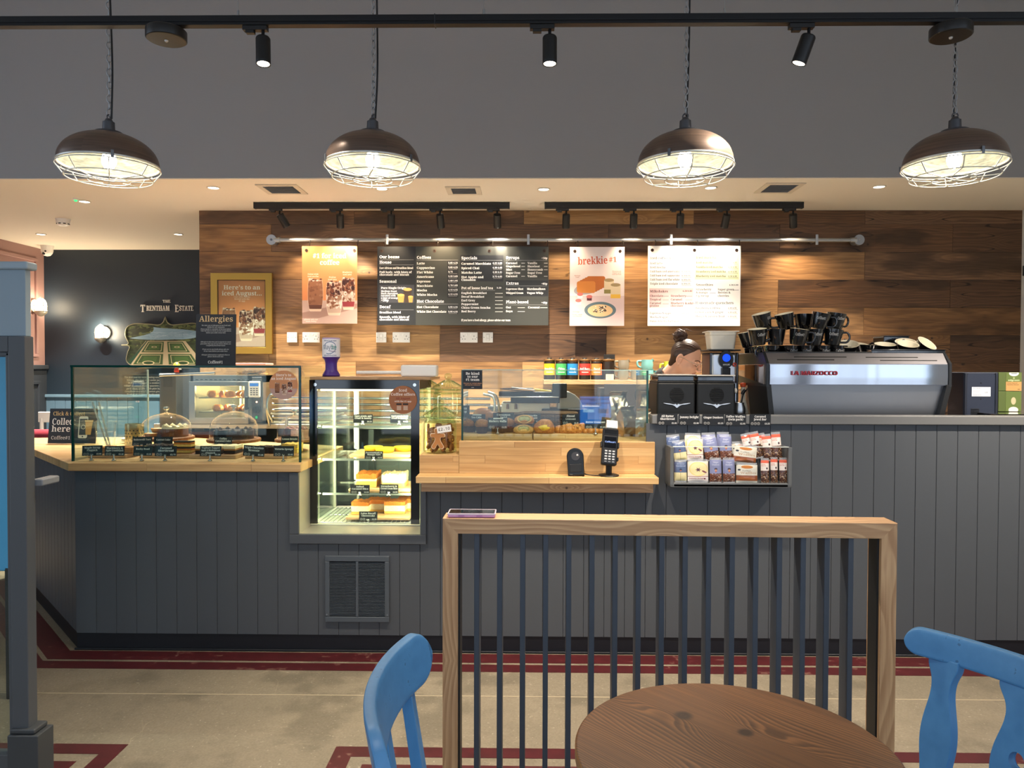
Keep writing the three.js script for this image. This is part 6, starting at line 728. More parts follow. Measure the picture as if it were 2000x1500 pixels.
  [[['All Butter', 'Shortbread'], '£1.95', 1284, 808, 1323, 830, 2], [['Jummy Delight'], '£2.50', 1326, 808, 1366, 830, 2], [['Ginger Dunkers'], '£2.25', 1372, 809, 1414, 830, 2], [['Toffee Waffles', '(twin pack)'], '£2.95', 1416, 809, 1457, 831, 2], [['Caramel', 'Jewel Bar'], '£3.25', 1464, 809, 1505, 831, 3]].forEach(([l, p, a, b, c, d, n]) => ticket(l, p, a, b, c, d, 3.8415, { what: 'snack', icons: n, lean: 0 }));
}
// ---------- back counter, oven, shelf ----------
const BKD = 5.45, BKH = Y(828, BKD, 450);
{
  const x0 = X(300, BKD, 830), x1 = X(1290, BKD, 830), t = thing('back_counter', 'stainless steel back counter along the plank wall', 'counter', V((x0 + x1) / 2, 0, -BKD)), d = WALL - 0.03 - BKD, w = x1 - x0;
  mesh('top', rbox(w, 0.035, d, 0.004), MAT.steel, t, V(0, BKH - 0.018, -d / 2)); mesh('shelf', box(w, 0.03, d - 0.05), MAT.steelDark, t, V(0, 0.45, -d / 2)); const legs = []; for (let k = 0; k < 8; k++) mesh('leg', box(0.04, BKH - 0.04, 0.04), MAT.steelDark, t, V(-w / 2 + 0.03 + k * (w - 0.06) / 7, (BKH - 0.04) / 2, -0.05)); mesh('back_panel', box(w, BKH - 0.05, 0.02), P(0x4a4e52, 0.6), t, V(0, (BKH - 0.05) / 2, -d + 0.02)); mesh('lower_panel', box(w, 0.8, 0.02), P(0x868c90, 0.4, 0.3), t, V(0, 0.4, -0.14));
  const ob = thing('orange_box', 'orange box on the shelf under the back counter', 'box', V(X(390, BKD + 0.15, 860), 0.466, -BKD - 0.2)); mesh('carton', rbox(0.2, Y(848, BKD + 0.15) - 0.466, 0.12, 0.004), P(0xb2561f, 0.6), ob, V(0, (Y(848, BKD + 0.15) - 0.466) / 2, 0)); mesh('lid', rbox(0.204, 0.02, 0.124, 0.003), P(0x9c4718, 0.6), ob, V(0, Y(848, BKD + 0.15) - 0.466, 0));
}
{ // half-height wall end with wood cladding and a steel cap
  const D = 5.4, x0 = X(311, D), x1 = X(344, D), h = Y(731, D), t = structGroup('wall_partition'); mesh('end_panel', rbox(x1 - x0, h, 0.3, 0.004), P(0x565b60, 0.5), t, V((x0 + x1) / 2, h / 2, -D - 0.15)); mesh('inset', rbox((x1 - x0) * 0.55, 0.08, 0.006, 0.002), P(0x4d5256, 0.4), t, V((x0 + x1) / 2, h - 0.06, -D - 0.001));
  const a = X(344, 5.9), b = X(396, 5.9), hh = Y(731, 5.9); mesh('backing', box(b - a, hh, 0.1), P(0x2a1c12, 0.9), t, V((a + b) / 2, hh / 2, -5.97)); for (let y = hh; y > 0.8; y -= 0.16) mesh('plank', uvBox(rbox(b - a, 0.157, 0.014, 0.002), 0, y * 3, 0.2), plankMat[Math.floor(y * 40) % 8], t, V((a + b) / 2, y - 0.08, -5.912));
  const c = thing('steel_rail', 'steel grab rail above the oven at the left of the back counter', 'rail', V(0, 0, 0)); mesh('tube', rod(at(312, 733, 5.3), at(420, 729, 5.3), 0.011, 14), MAT.steel, c); mesh('post', rod(at(322, 732.5, 5.3), at(322, 736, 5.42), 0.007, 10), MAT.steel, c);
  const f = at(345, 727, 5.3), o = thing('toy_figure', 'tiny red and yellow toy figure standing on the steel rail', 'toy', f); mesh('body', lathe([[0.001, 0], [0.016, 0], [0.018, 0.012], [0.012, 0.03], [0.001, 0.032]], 16), P(0xd2402c, 0.4), o); mesh('head', new THREE.SphereGeometry(0.02, 16, 12), P(0xf1e6d4, 0.4), o, V(0, 0.048, 0)); mesh('hat', lathe([[0.001, 0.024], [0.012, 0.02], [0.021, 0.006], [0.024, 0]], 16), P(0xe3b53a, 0.4), o, V(0, 0.05, 0)); mesh('arm', rbox(0.03, 0.008, 0.008, 0.003), MAT.white, o, V(0.02, 0.022, 0));
}
{
  const x0 = X(372, BKD), x1 = X(514, BKD), y0 = BKH + 0.002, y1 = Y(735, BKD), w = x1 - x0, h = y1 - y0, d = 0.5, cx = (x0 + x1) / 2, t = thing('oven', 'stainless steel bake off oven with lit pastries behind glass', 'oven', V(cx, y0, -BKD)), k = pxm(BKD), L = x => (x - 443) * k, H = y => (826 - y) * k, st = P(0xa7a6a2, 0.3, 0.95);
  const wx0 = L(383), wx1 = L(480), wy0 = H(814), wy1 = H(752);
  mesh('casing', [mv(box(w, 0.02, d), 0, 0.012, -d / 2), mv(box(w, 0.05, d), 0, h - 0.025, -d / 2), mv(box(0.02, h, d), -w / 2 + 0.01, h / 2, -d / 2), mv(box(w / 2 - L(484), h, d), (w / 2 + L(484)) / 2, h / 2, -d / 2), mv(box(w, h, 0.02), 0, h / 2, -d)], st, t);
  mesh('door', [mv(rbox(L(488) + w / 2, wy0, 0.03, 0.003), (L(488) - w / 2) / 2, wy0 / 2, 0.015), mv(rbox(L(488) + w / 2, H(743) - wy1, 0.03, 0.003), (L(488) - w / 2) / 2, (wy1 + H(743)) / 2, 0.015), mv(rbox(wx0 + w / 2, H(743), 0.03, 0.003), (wx0 - w / 2) / 2, H(743) / 2, 0.0145), mv(rbox(L(488) - wx1, H(743), 0.03, 0.003), (wx1 + L(488)) / 2, H(743) / 2, 0.0145)], st, t); mesh('door_glass', box(wx1 - wx0, wy1 - wy0, 0.005), glassPane, t, V((wx0 + wx1) / 2, (wy0 + wy1) / 2, 0.012));
  mesh('handle', [mv(rbox(0.022, H(772) - H(798), 0.02, 0.006), L(486.5), (H(772) + H(798)) / 2, 0.05), mv(box(0.012, 0.012, 0.04), L(486.5), H(775), 0.035), mv(box(0.012, 0.012, 0.04), L(486.5), H(795), 0.035)], MAT.black, t); for (let i = 0; i < 13; i++) mesh('vent_slot', rbox(0.022, 0.006, 0.004, 0.002), MAT.black, t, V(L(384 + i * 9.2), H(739.5), 0.001));
  mesh('control_panel', rbox(0.075, h - 0.02, 0.012, 0.003), P(0x54565a, 0.4, 0.6), t, V(L(503), h / 2, 0.006)); const pd = new THREE.Group(); pd.name = 'keypad'; pd.position.set(L(500.5), H(758), 0.03); t.add(pd); mesh('face', rbox(23 * k, 32 * k, 0.02, 0.01, 3), MAT.whitePlastic, pd); mesh('display', rbox(17 * k, 6 * k, 0.003, 0.001), glow(0x3a86d8, 0.9), pd, V(0, 9 * k, 0.0105)); for (let j = 0; j < 4; j++) for (let i = 0; i < 3; i++) mesh('key', rbox(4 * k, 2.2 * k, 0.004, 0.0015), P(0x6b6f75, 0.5), pd, V((i - 1) * 5.6 * k, (1.5 - j * 4) * k, 0.0105));
  mesh('pilot_light', new THREE.SphereGeometry(0.007, 12, 8), glow(0xffb090, 4), t, V(L(503), H(783), 0.014)); mesh('knob', [rot(cyl(7 * k, 7 * k, 0.02, 28), Math.PI / 2), mv(rbox(0.006, 12 * k, 0.012, 0.002), 0, 0, 0.012)], MAT.black, t, V(L(503), H(798), 0.02)); mesh('switch', rbox(6 * k, 8 * k, 0.012, 0.002), P(0x16402c, 0.4), t, V(L(503), H(813), 0.014)); mesh('switch_lamp', rbox(4 * k, 5 * k, 0.004, 0.001), glow(0x12b060, 1.2), t, V(L(503), H(813), 0.021));
  mesh('oven_lamp', rbox(0.012, H(752) - H(800), 0.012, 0.003), glow(0xffe2a8, 8), t, V(L(424), H(775), -d + 0.05)); const l = new THREE.PointLight(0xffd28a, 0.7, 0, 2); l.position.set(cx + L(430), y0 + H(758), -BKD - 0.18); l.castShadow = true; scene.add(l); const l2 = new THREE.PointLight(0xffd28a, 0.45, 0, 2); l2.position.set(cx + L(440), y0 + H(786), -BKD - 0.14); l2.castShadow = true; scene.add(l2);
  const rk = y => { const g = []; for (let i = 0; i < 14; i++) g.push(rod(V(wx0 + (wx1 - wx0) * i / 13, y, -0.04), V(wx0 + (wx1 - wx0) * i / 13, y, -d + 0.06), 0.003, 6)); g.push(rod(V(wx0, y, -0.04), V(wx1, y, -0.04), 0.004, 6)); mesh('rack', g, MAT.steel, t); }; rk(H(776)); rk(H(804));
  const bun = uvBox(lump(0.04, 0.85, 33, 0.07, 26)), ridge = [0, 1, 2].map(i => mv(rot(new THREE.TorusGeometry(0.035 - i * 0.004, 0.005, 6, 20, Math.PI), 0, Math.PI / 2 + (i - 1) * 0.3), (i - 1) * 0.02, 0.012, 0)); let proto; const row = (y, xs, w) => xs.forEach((x, i) => { const p = V(cx + L(x), y0 + H(y) + 0.004, -BKD - 0.1 - (i % 2) * 0.05), lb = 'golden pastry on the ' + w + ' oven rack, ' + ['leftmost', 'second from the left', 'in the middle', 'second from the right', 'rightmost'][i]; if (!proto) { proto = thing('baked_pastry', lb, 'pastry', p, 0, 'pastries in the oven'); mesh('crust', bun, golden, proto); mesh('ridge', ridge, paleBun, proto); } else copy(proto, p, lb, i); }); row(776, [405, 422, 440, 455, 470], 'upper'); row(804, [415, 430, 445, 460, 474], 'lower');
  const cp = at(497, 735, BKD + 0.1), tb = thing('cookie_tub', 'clear plastic tub of cookies with a pink lid on the oven', 'tub', V(cp.x, y1 + 0.001, cp.z)), kk = pxm(BKD + 0.1); mesh('tub', [mv(rbox(54 * kk, 20 * kk, 0.002, 0.001), 0, 10 * kk, 0.08), mv(rbox(54 * kk, 20 * kk, 0.002, 0.001), 0, 10 * kk, -0.08), mv(rbox(0.002, 20 * kk, 0.16, 0.001), -27 * kk, 10 * kk, 0), mv(rbox(0.002, 20 * kk, 0.16, 0.001), 27 * kk, 10 * kk, 0), mv(box(54 * kk, 0.002, 0.16), 0, 0.002, 0)], clearPlastic, tb); mesh('lid', rbox(60 * kk, 4 * kk, 0.18, 0.004), P(0xd8a496, 0.4), tb, V(0, 22 * kk, 0)); for (let i = 0; i < 7; i++) { const c = thing('cookie', 'pale cookie inside the clear tub on the oven', 'cookie', V(cp.x - 0.08 + 0.027 * i, y1 + 0.006 + (i % 2) * 0.014, cp.z + 0.04 - 0.03 * (i % 3)), 0, 'cookies in the tub on the oven'); mesh('disc', lathe([[0.001, 0], [0.032, 0], [0.036, 0.005], [0.03, 0.011], [0.001, 0.013]], 20), paleBun, c); for (let j = 0; j < 4; j++) mesh('chip', new THREE.SphereGeometry(0.004, 6, 5), chocCake, c, V(0.02 * Math.cos(j * 1.7), 0.012, 0.02 * Math.sin(j * 1.7))); }
}
{ // chrome rack and grill
  const D = 5.2, t = thing('chrome_rack', 'long chrome tube rack on the back counter behind the fridge', 'rack', V(0, 0, 0)), a = X(532, D), b = X(958, D), g = []; for (const y of [779, 791, 803, 816]) g.push(rod(V(a, Y(y, D), -D), V(b, Y(y, D), -D), 0.0095, 12)); mesh('tube', g, MAT.chrome, t);
  for (const [x, s] of [[a, -1], [b, 1]]) { mesh('end_frame', [tube([V(x, Y(826, D), -D), V(x + s * 0.03, Y(800, D), -D + 0.02), V(x + s * 0.02, Y(776, D), -D + 0.01), V(x - s * 0.05, Y(770, D), -D)], 0.009, 24, 8), tube([V(x + s * 0.05, BKH, -D - 0.08), V(x + s * 0.06, Y(800, D), -D - 0.06), V(x + s * 0.03, Y(772, D), -D - 0.05), V(x - s * 0.02, Y(766, D), -D - 0.05)], 0.009, 24, 8)], MAT.steel, t); } mesh('foot', [mv(cyl(0.01, 0.014, Y(816, D) - BKH + 0.25, 10), a + 0.1, (Y(816, D) + BKH) / 2 - 0.12, -D), mv(cyl(0.01, 0.014, Y(816, D) - BKH + 0.25, 10), b - 0.1, (Y(816, D) + BKH) / 2 - 0.12, -D)], MAT.steel, t);
  const c = thing('white_tray_stack', 'pale tray and wrapped stack on the back counter behind the right cake dome', 'tray', V(X(600, 5.6), BKH, -5.62)); for (let k = 0; k < 4; k++) mesh('tray', rbox(0.5, 0.02, 0.24, 0.008, 2), P(0xcfc6ae, 0.5), c, V(0.02 * (k % 2), 0.012 + k * 0.03, 0)); mesh('cover', rbox(0.44, 0.05, 0.2, 0.02, 3), clearPlastic, c, V(0, 0.16, 0));
  const gd = 5.25, k = pxm(gd), gx = x => X(x, gd), gy = y => Y(y, gd), gr = thing('contact_grill', 'black and steel contact grill with a rounded hood on the back counter', 'grill', V(gx(1070), BKH, -gd)), r = (x0, x1, y0, y1, z0, d) => mv(rbox((x1 - x0) * k, (y1 - y0) * k, d, 0.006), gx((x0 + x1) / 2) - gx(1070), gy((y0 + y1) / 2) - BKH, z0);
  mesh('base', [r(980, 1074, 786, 834, -0.1, 0.3)], P(0xb7b4aa, 0.4, 0.5), gr); mesh('lower_plate', r(1058, 1146, 797, 834, -0.06, 0.3), MAT.black, gr); mesh('upper_plate', [r(998, 1092, 774, 786, -0.05, 0.3), r(975, 1092, 764, 773, -0.05, 0.28)], P(0x1c1a19, 0.25, 0.5), gr); mesh('plate_edge', r(974, 1090, 773, 775.5, 0.105, 0.02), MAT.chrome, gr); mesh('handle', [r(1078, 1106, 748, 776, 0.08, 0.03)], MAT.black, gr);
  const hd = shapeOf([[0, 0], [46, 0], [45, 8], [40, 18], [32, 26], [22, 31], [8, 32], [0, 32]].map(([x, y]) => [x * k, y * k])); mesh('hood', extrude(hd, 0.24, 0.004, 2), P(0x9c9d9a, 0.4, 0.7), gr, V(gx(1090) - gx(1070), gy(797) - BKH, -0.2)); mesh('rivet', [mv(cyl(0.008, 0.01, 0.035, 12), gx(992) - gx(1070), gy(793) - BKH, 0.06), mv(cyl(0.008, 0.01, 0.035, 12), gx(1008) - gx(1070), gy(793) - BKH, 0.06)], P(0x6a4a32, 0.5), gr);
  const s = thing('spatula', 'yellow handled spatula lying on the contact grill', 'spatula', V(gx(1060), gy(763.5), -gd + 0.07)); mesh('handle', rot(rbox(33 * k, 7 * k, 0.016, 0.005, 2), 0, 0, -0.12), P(0xd9b21e, 0.4), s); mesh('blade', rot(rbox(46 * k, 0.006, 0.05, 0.002), 0, 0, -0.12), MAT.steel, s, V(-38 * k, 5 * k, 0));
  const tg = thing('grill_tongs', 'black and steel tongs lying on the contact grill', 'tongs', V(gx(1012), gy(762), -gd + 0.04)); mesh('arm', [rot(rbox(70 * k, 0.008, 0.014, 0.003), 0, 0, -0.08), mv(rot(rbox(60 * k, 0.008, 0.014, 0.003), 0, 0.06, 0.02), 0, 0.014, 0.01)], P(0x3a2a22, 0.3, 0.6), tg); mesh('grip', rbox(34 * k, 0.02, 0.02, 0.006), MAT.black, tg, V(50 * k, -0.006, 0));
  for (const [x, l] of [[990, 'steel food bin on the back counter behind the wicker baskets'], [1165, 'dark steel pan on the back counter behind the pastry display']]) { const o = thing('food_pan', l, 'pan', V(X(x, 5.9), BKH, -5.9)); mesh('pan', [mv(rbox(0.3, 0.12, 0.2, 0.02, 3), 0, 0.06, 0)], MAT.steelDark, o); mesh('lip', mv(rbox(0.33, 0.01, 0.23, 0.004), 0, 0.122, 0), MAT.steel, o); }
}
{ // shelf with tea tins and jugs
  const D = 5.93, SY = Y(742, D, 1170), x0 = X(1062, D), x1 = X(1310, D), t = thing('wall_shelf', 'wooden wall shelf holding tea tins and jugs', 'shelf', V((x0 + x1) / 2, SY, -D)); mesh('plank', uvBox(rbox(x1 - x0, 9 * pxm(D), WALL - 0.02 - D, 0.003), 0, 0.3, 0.2), oak, t, V(0, -4.5 * pxm(D), -(WALL - 0.02 - D) / 2)); for (const s of [-0.4, 0.35]) mesh('bracket', [mv(box(0.02, 0.15, 0.01), s * (x1 - x0), -0.11, -(WALL - D) + 0.03), mv(rot(box(0.02, 0.01, 0.2), 0), s * (x1 - x0), -0.042, -0.13)], MAT.black, t);
  const dk = thing('dark_back_box', 'dark brown appliance box under the wall shelf behind the foil bags', 'box', V(X(1235, 5.75), BKH, -5.85)); mesh('carcass', rbox(0.5, Y(752, 5.7) - BKH - 0.02, 0.25, 0.006), P(0x2c2522, 0.6), dk, V(0, (Y(752, 5.7) - BKH - 0.02) / 2, 0)); mesh('front_panel', rbox(0.44, 0.2, 0.012, 0.004), P(0x3a302c, 0.5), dk, V(0, 0.2, 0.128));
  const TD2 = D + 0.09, k = pxm(TD2), cols = [[1073, '#d9ad16', 'Breakfast', 'yellow'], [1096, '#3f9a55', 'China', 'green'], [1118, '#1f78b4', 'Grey', 'blue'], [1142, '#d8342c', 'Red Berry', 'red'], [1165, '#ee7b3c', 'Decaf', 'orange']], tl = canvasTex(1280, 128, (c, w, h) => cols.forEach(([, col, s], i) => { rc(c, i * 256, 0, 256, h, col); tx(c, s, i * 256 + 128, 76, 44, '#f7f2e6', { align: 'center', max: 230 }); rc(c, i * 256 + 60, 92, 136, 8, '#f0e9d8'); })), tm = T(tl, 0.45);
  const tin = (x, w, label) => { const o = thing('tea_tin', label, 'tin', V(X(x, TD2), SY + 0.0005, -TD2), 0, 'tea tins on the wall shelf'); mesh('tin', lathe([[0.001, 0], [w / 2 - 0.002, 0], [w / 2, 0.003], [w / 2, 34 * k], [w / 2 - 0.004, 35.5 * k], [0.001, 35.5 * k]], 32), P(0x2e241c, 0.25, 0.3), o); mesh('lid', lathe([[0.001, 40 * k], [w / 2 - 0.006, 40 * k], [w / 2, 39 * k], [w / 2, 35.5 * k], [0.001, 35.4 * k]], 32), P(0x7b5c38, 0.2, 0.4), o); mesh('lid_knob', cyl(0.018, 0.022, 3 * k, 16), MAT.black, o, V(0, 41 * k, 0)); return o; };
  cols.forEach(([x, , , n], i) => { const o = tin(x, 22 * k, 'tea tin with a ' + n + ' label on the wall shelf'), g = new THREE.CylinderGeometry(11.2 * k, 11.2 * k, 22 * k, 32, 1, true, -1.2, 2.4), uv = g.attributes.uv; for (let j = 0; j < uv.count; j++) uv.setX(j, (i + uv.getX(j)) / 5); mesh('label', g, tm, o, V(0, 20 * k, 0)); }); tin(1188, 24 * k, 'plain dark tea tin right of the orange labelled tin');
  const nt = thing('shelf_note', 'small cream note card on the shelf in front of the dark tin', 'card', V(X(1191, D + 0.02), SY, -D - 0.02)); mesh('card', printBox(15 * k, 11 * k, 0.002), T(canvasTex(64, 48, (c, w, h) => { rc(c, 0, 0, w, h, '#e9d9ae'); for (let i = 0; i < 4; i++) rc(c, 8, 10 + i * 9, 44 - 8 * (i % 2), 2, '#8a7a58'); }), 0.7), nt, V(0, 5.5 * k, 0)); const bs = thing('dark_card', 'dark card standing behind the tea tins on the shelf', 'card', V(X(1190, D + 0.2), SY, -D - 0.2)); mesh('panel', mv(rbox(22 * k, 50 * k, 0.01, 0.002), 0, 25 * k, 0), P(0x191817, 0.6), bs);
  const jug = (x, y, w, h, col, label, flip = -1) => { const o = thing('milk_jug', label, 'jug', V(X(x, TD2), y, -TD2), 0, 'pottery jugs on the shelf'), r = w / 2, m = P(col, 0.2, 0, { clearcoat: 0.6 }); mesh('body', lathe([[0.001, 0.002], [r * 0.78, 0], [r * 0.86, 0.004], [r, h * 0.5], [r * 0.9, h * 0.92], [r * 0.96, h], [r * 0.9, h], [r * 0.84, h * 0.9], [r * 0.92, h * 0.5], [r * 0.7, 0.008], [0.001, 0.008]], 32), m, o); mesh('handle', tube([V(flip * r * 0.9, h * 0.86, 0), V(flip * r * 1.55, h * 0.82, 0), V(flip * r * 1.5, h * 0.4, 0), V(flip * r * 0.95, h * 0.22, 0)], 0.0085, 20, 8), m, o); mesh('spout', mv(rot(lathe([[0.001, -0.02], [0.012, -0.004], [0.016, 0.004]], 12), 0, 0, flip * 0.9), -flip * r * 0.92, h * 0.96, 0), m, o); };
  const gy = 0x837b6a, te = 0x6fa7a3, bl = 0x7fb2ba; jug(1217, SY + 0.001, 22 * k, 19 * k, gy, 'grey pottery jug at the bottom left of the shelf jugs'); jug(1243, SY + 0.001, 22 * k, 19 * k, gy, 'grey pottery jug standing alone between the stacks'); jug(1218, SY + 19.3 * k, 22 * k, 19 * k, gy, 'grey pottery jug stacked on another beside the tea tins'); jug(1266, SY + 0.001, 22 * k, 19 * k, te, 'teal pottery jug at the bottom of the teal stack'); jug(1264, SY + 19.3 * k, 24 * k, 20 * k, te, 'teal pottery jug on top of the teal stack'); jug(1288, SY + 0.001, 20 * k, 18 * k, bl, 'pale blue pottery jug left of the barista'); jug(1306, SY + 0.001, 20 * k, 36 * k, 0xb9c02e, 'lime green pottery jug behind the barista');
}
// ---------- bar machines ----------
const ED = 4.1;
const brushed = new THREE.MeshPhysicalMaterial({ color: 0xc6c8cc, roughness: 0.3, metalness: 1 }), mirror = new THREE.MeshPhysicalMaterial({ color: 0xcbd0d8, roughness: 0.1, metalness: 1 });
{
  const k = pxm(ED), cx = 1675, px = x => X(x, ED) - X(cx, ED), py = y => Y(y, ED, cx) - BARH, t = thing('espresso_machine', 'long stainless steel espresso machine seen from behind, piled with black cups', 'coffee machine', V(X(cx, ED), BARH, -ED)), d = 0.54;
  const xa = px(1496), xb = px(1856), yT = py(690), yS = py(711), yB = py(752);
  mesh('upper_body', prism([[0, yB], [0, yS], [-0.05, yT], [-0.07, yT], [-0.07, yT - 0.045], [-d + 0.02, yT - 0.045], [-d + 0.02, yT], [-d, yT], [-d, yB + 0.06], [-d + 0.04, yB]], xa + 0.014, xb - xa - 0.028, 0.002), P(0x96959a, 0.42, 1), t);
  const cheek = [[0.012, yB - 0.008], [0.012, yS + 0.002], [-0.05, yT + 0.004], [-d - 0.01, yT + 0.004], [-d - 0.01, yB + 0.05], [-d + 0.04, yB - 0.008]]; for (const x of [xa, xb - 0.012]) mesh('side_cheek', prism(cheek, x, 0.012), P(0x2b2d30, 0.35, 0.4), t);
  mesh('side_mirror', prism([[-0.02, yB + 0.004], [-0.02, yS - 0.004], [-d + 0.03, yS - 0.004], [-d + 0.03, yB + 0.05]], xa - 0.006, 0.004, 0.0005), P(0xb89c86, 0.08, 1), t);
  { const w = xb - xa - 0.036, h = yS - yB - 0.006, g2 = new THREE.PlaneGeometry(w, h, 40, 6), p = g2.attributes.position; for (let i = 0; i < p.count; i++) p.setZ(i, 0.0016 * Math.sin(p.getX(i) * 9 + 0.6) + 0.0012 * Math.sin(p.getX(i) * 21) + 0.001 * Math.cos(p.getY(i) * 50)); g2.computeVertexNormals(); mesh('back_panel', [g2, mv(box(w, h, 0.004), 0, 0, -0.006)], mirror, t, V((xa + xb) / 2, (yS + yB) / 2, 0.012)); }
  const lo = shapeOf([[px(1503), yB], [px(1848), yB], [px(1822), 0.03], [px(1512), 0.03]]); { const g = extrude(lo, 0.3, 0.002, 1), q = g.attributes.position; for (let i = 0; i < q.count; i++) if (q.getZ(i) > 0.15) q.setZ(i, q.getZ(i) - (yB - q.getY(i)) * 0.1); g.computeVertexNormals(); mesh('lower_body', g, P(0xa9aaad, 0.36, 1), t, V(0, 0, -0.32)); } mesh('lower_side', prism([[-0.36, yB], [-d + 0.06, yB], [-d + 0.1, 0.03], [-0.36, 0.03]], px(1508), 0.004, 0.0005), P(0xaa9c86, 0.12, 1), t);
  for (const [x0, x1] of [[1496, 1510], [1857, 1827]]) mesh('leg', extrude(shapeOf([[px(x0), yB], [px(x0) + (x1 > x0 ? 0.024 : -0.024), yB], [px(x1) + (x1 > x0 ? 0.024 : -0.024), 0], [px(x1), 0]]), 0.34, 0.002, 1), MAT.black, t, V(0, 0, -0.33));
  mesh('drip_base', rbox(px(1850) - px(1500), 0.05, 0.5, 0.006), MAT.steelDark, t, V(0, 0.03, -0.29)); mesh('cup_rail', [mv(rbox(xb - xa - 0.02, 0.012, 0.008, 0.003), (xa + xb) / 2, yT + 0.004, -0.055), mv(rbox(xb - xa - 0.02, 0.012, 0.008, 0.003), (xa + xb) / 2, yT + 0.004, -d + 0.01)], MAT.black, t);
  for (const [x0, x1, y] of [[1555, 1657, 697.5], [1520, 1631, 703], [1696, 1797, 698], [1722, 1832, 704]]) { const f = (y - 690) / 21; mesh('vent_slot', rot(rbox((x1 - x0) * k, 0.006, 0.004, 0.001), -0.7), MAT.black, t, V(px((x0 + x1) / 2), py(y), -0.05 * (1 - f) + 0.002)); }
  const lg = letters('LA MARZOCCO', 88 * k, 0.006, fontS); lg.computeBoundingBox(); lg.scale(1, 8.2 * k / lg.boundingBox.max.y, 1); mesh('logo', lg, P(0xa3202c, 0.3, 0.2), t, V(px(1588.5), py(733), 0.016));
  for (let i = 0; i < 3; i++) { mesh('group_head', [mv(cyl(0.04, 0.045, 0.08, 24), xa + 0.2 + i * 0.32, yB - 0.03, -d + 0.06), mv(rot(cyl(0.014, 0.016, 0.14, 14), 0.9), xa + 0.2 + i * 0.32, yB - 0.07, -d - 0.03)], MAT.chrome, t); }
  mesh('foot', [0.08, 0.92].flatMap(f => [-0.1, -d + 0.06].map(z => mv(cyl(0.022, 0.026, 0.03, 16), xa + (xb - xa) * f, -0.0 + 0.015, z))), MAT.steelDark, t);
  mesh('steam_wand', tube([V(xa - 0.04, yB - 0.02, -d + 0.1), V(xa - 0.06, yB - 0.06, -d + 0.09), V(xa - 0.05, yB - 0.2, -d + 0.06)], 0.006, 20, 8), MAT.chrome, t);
}
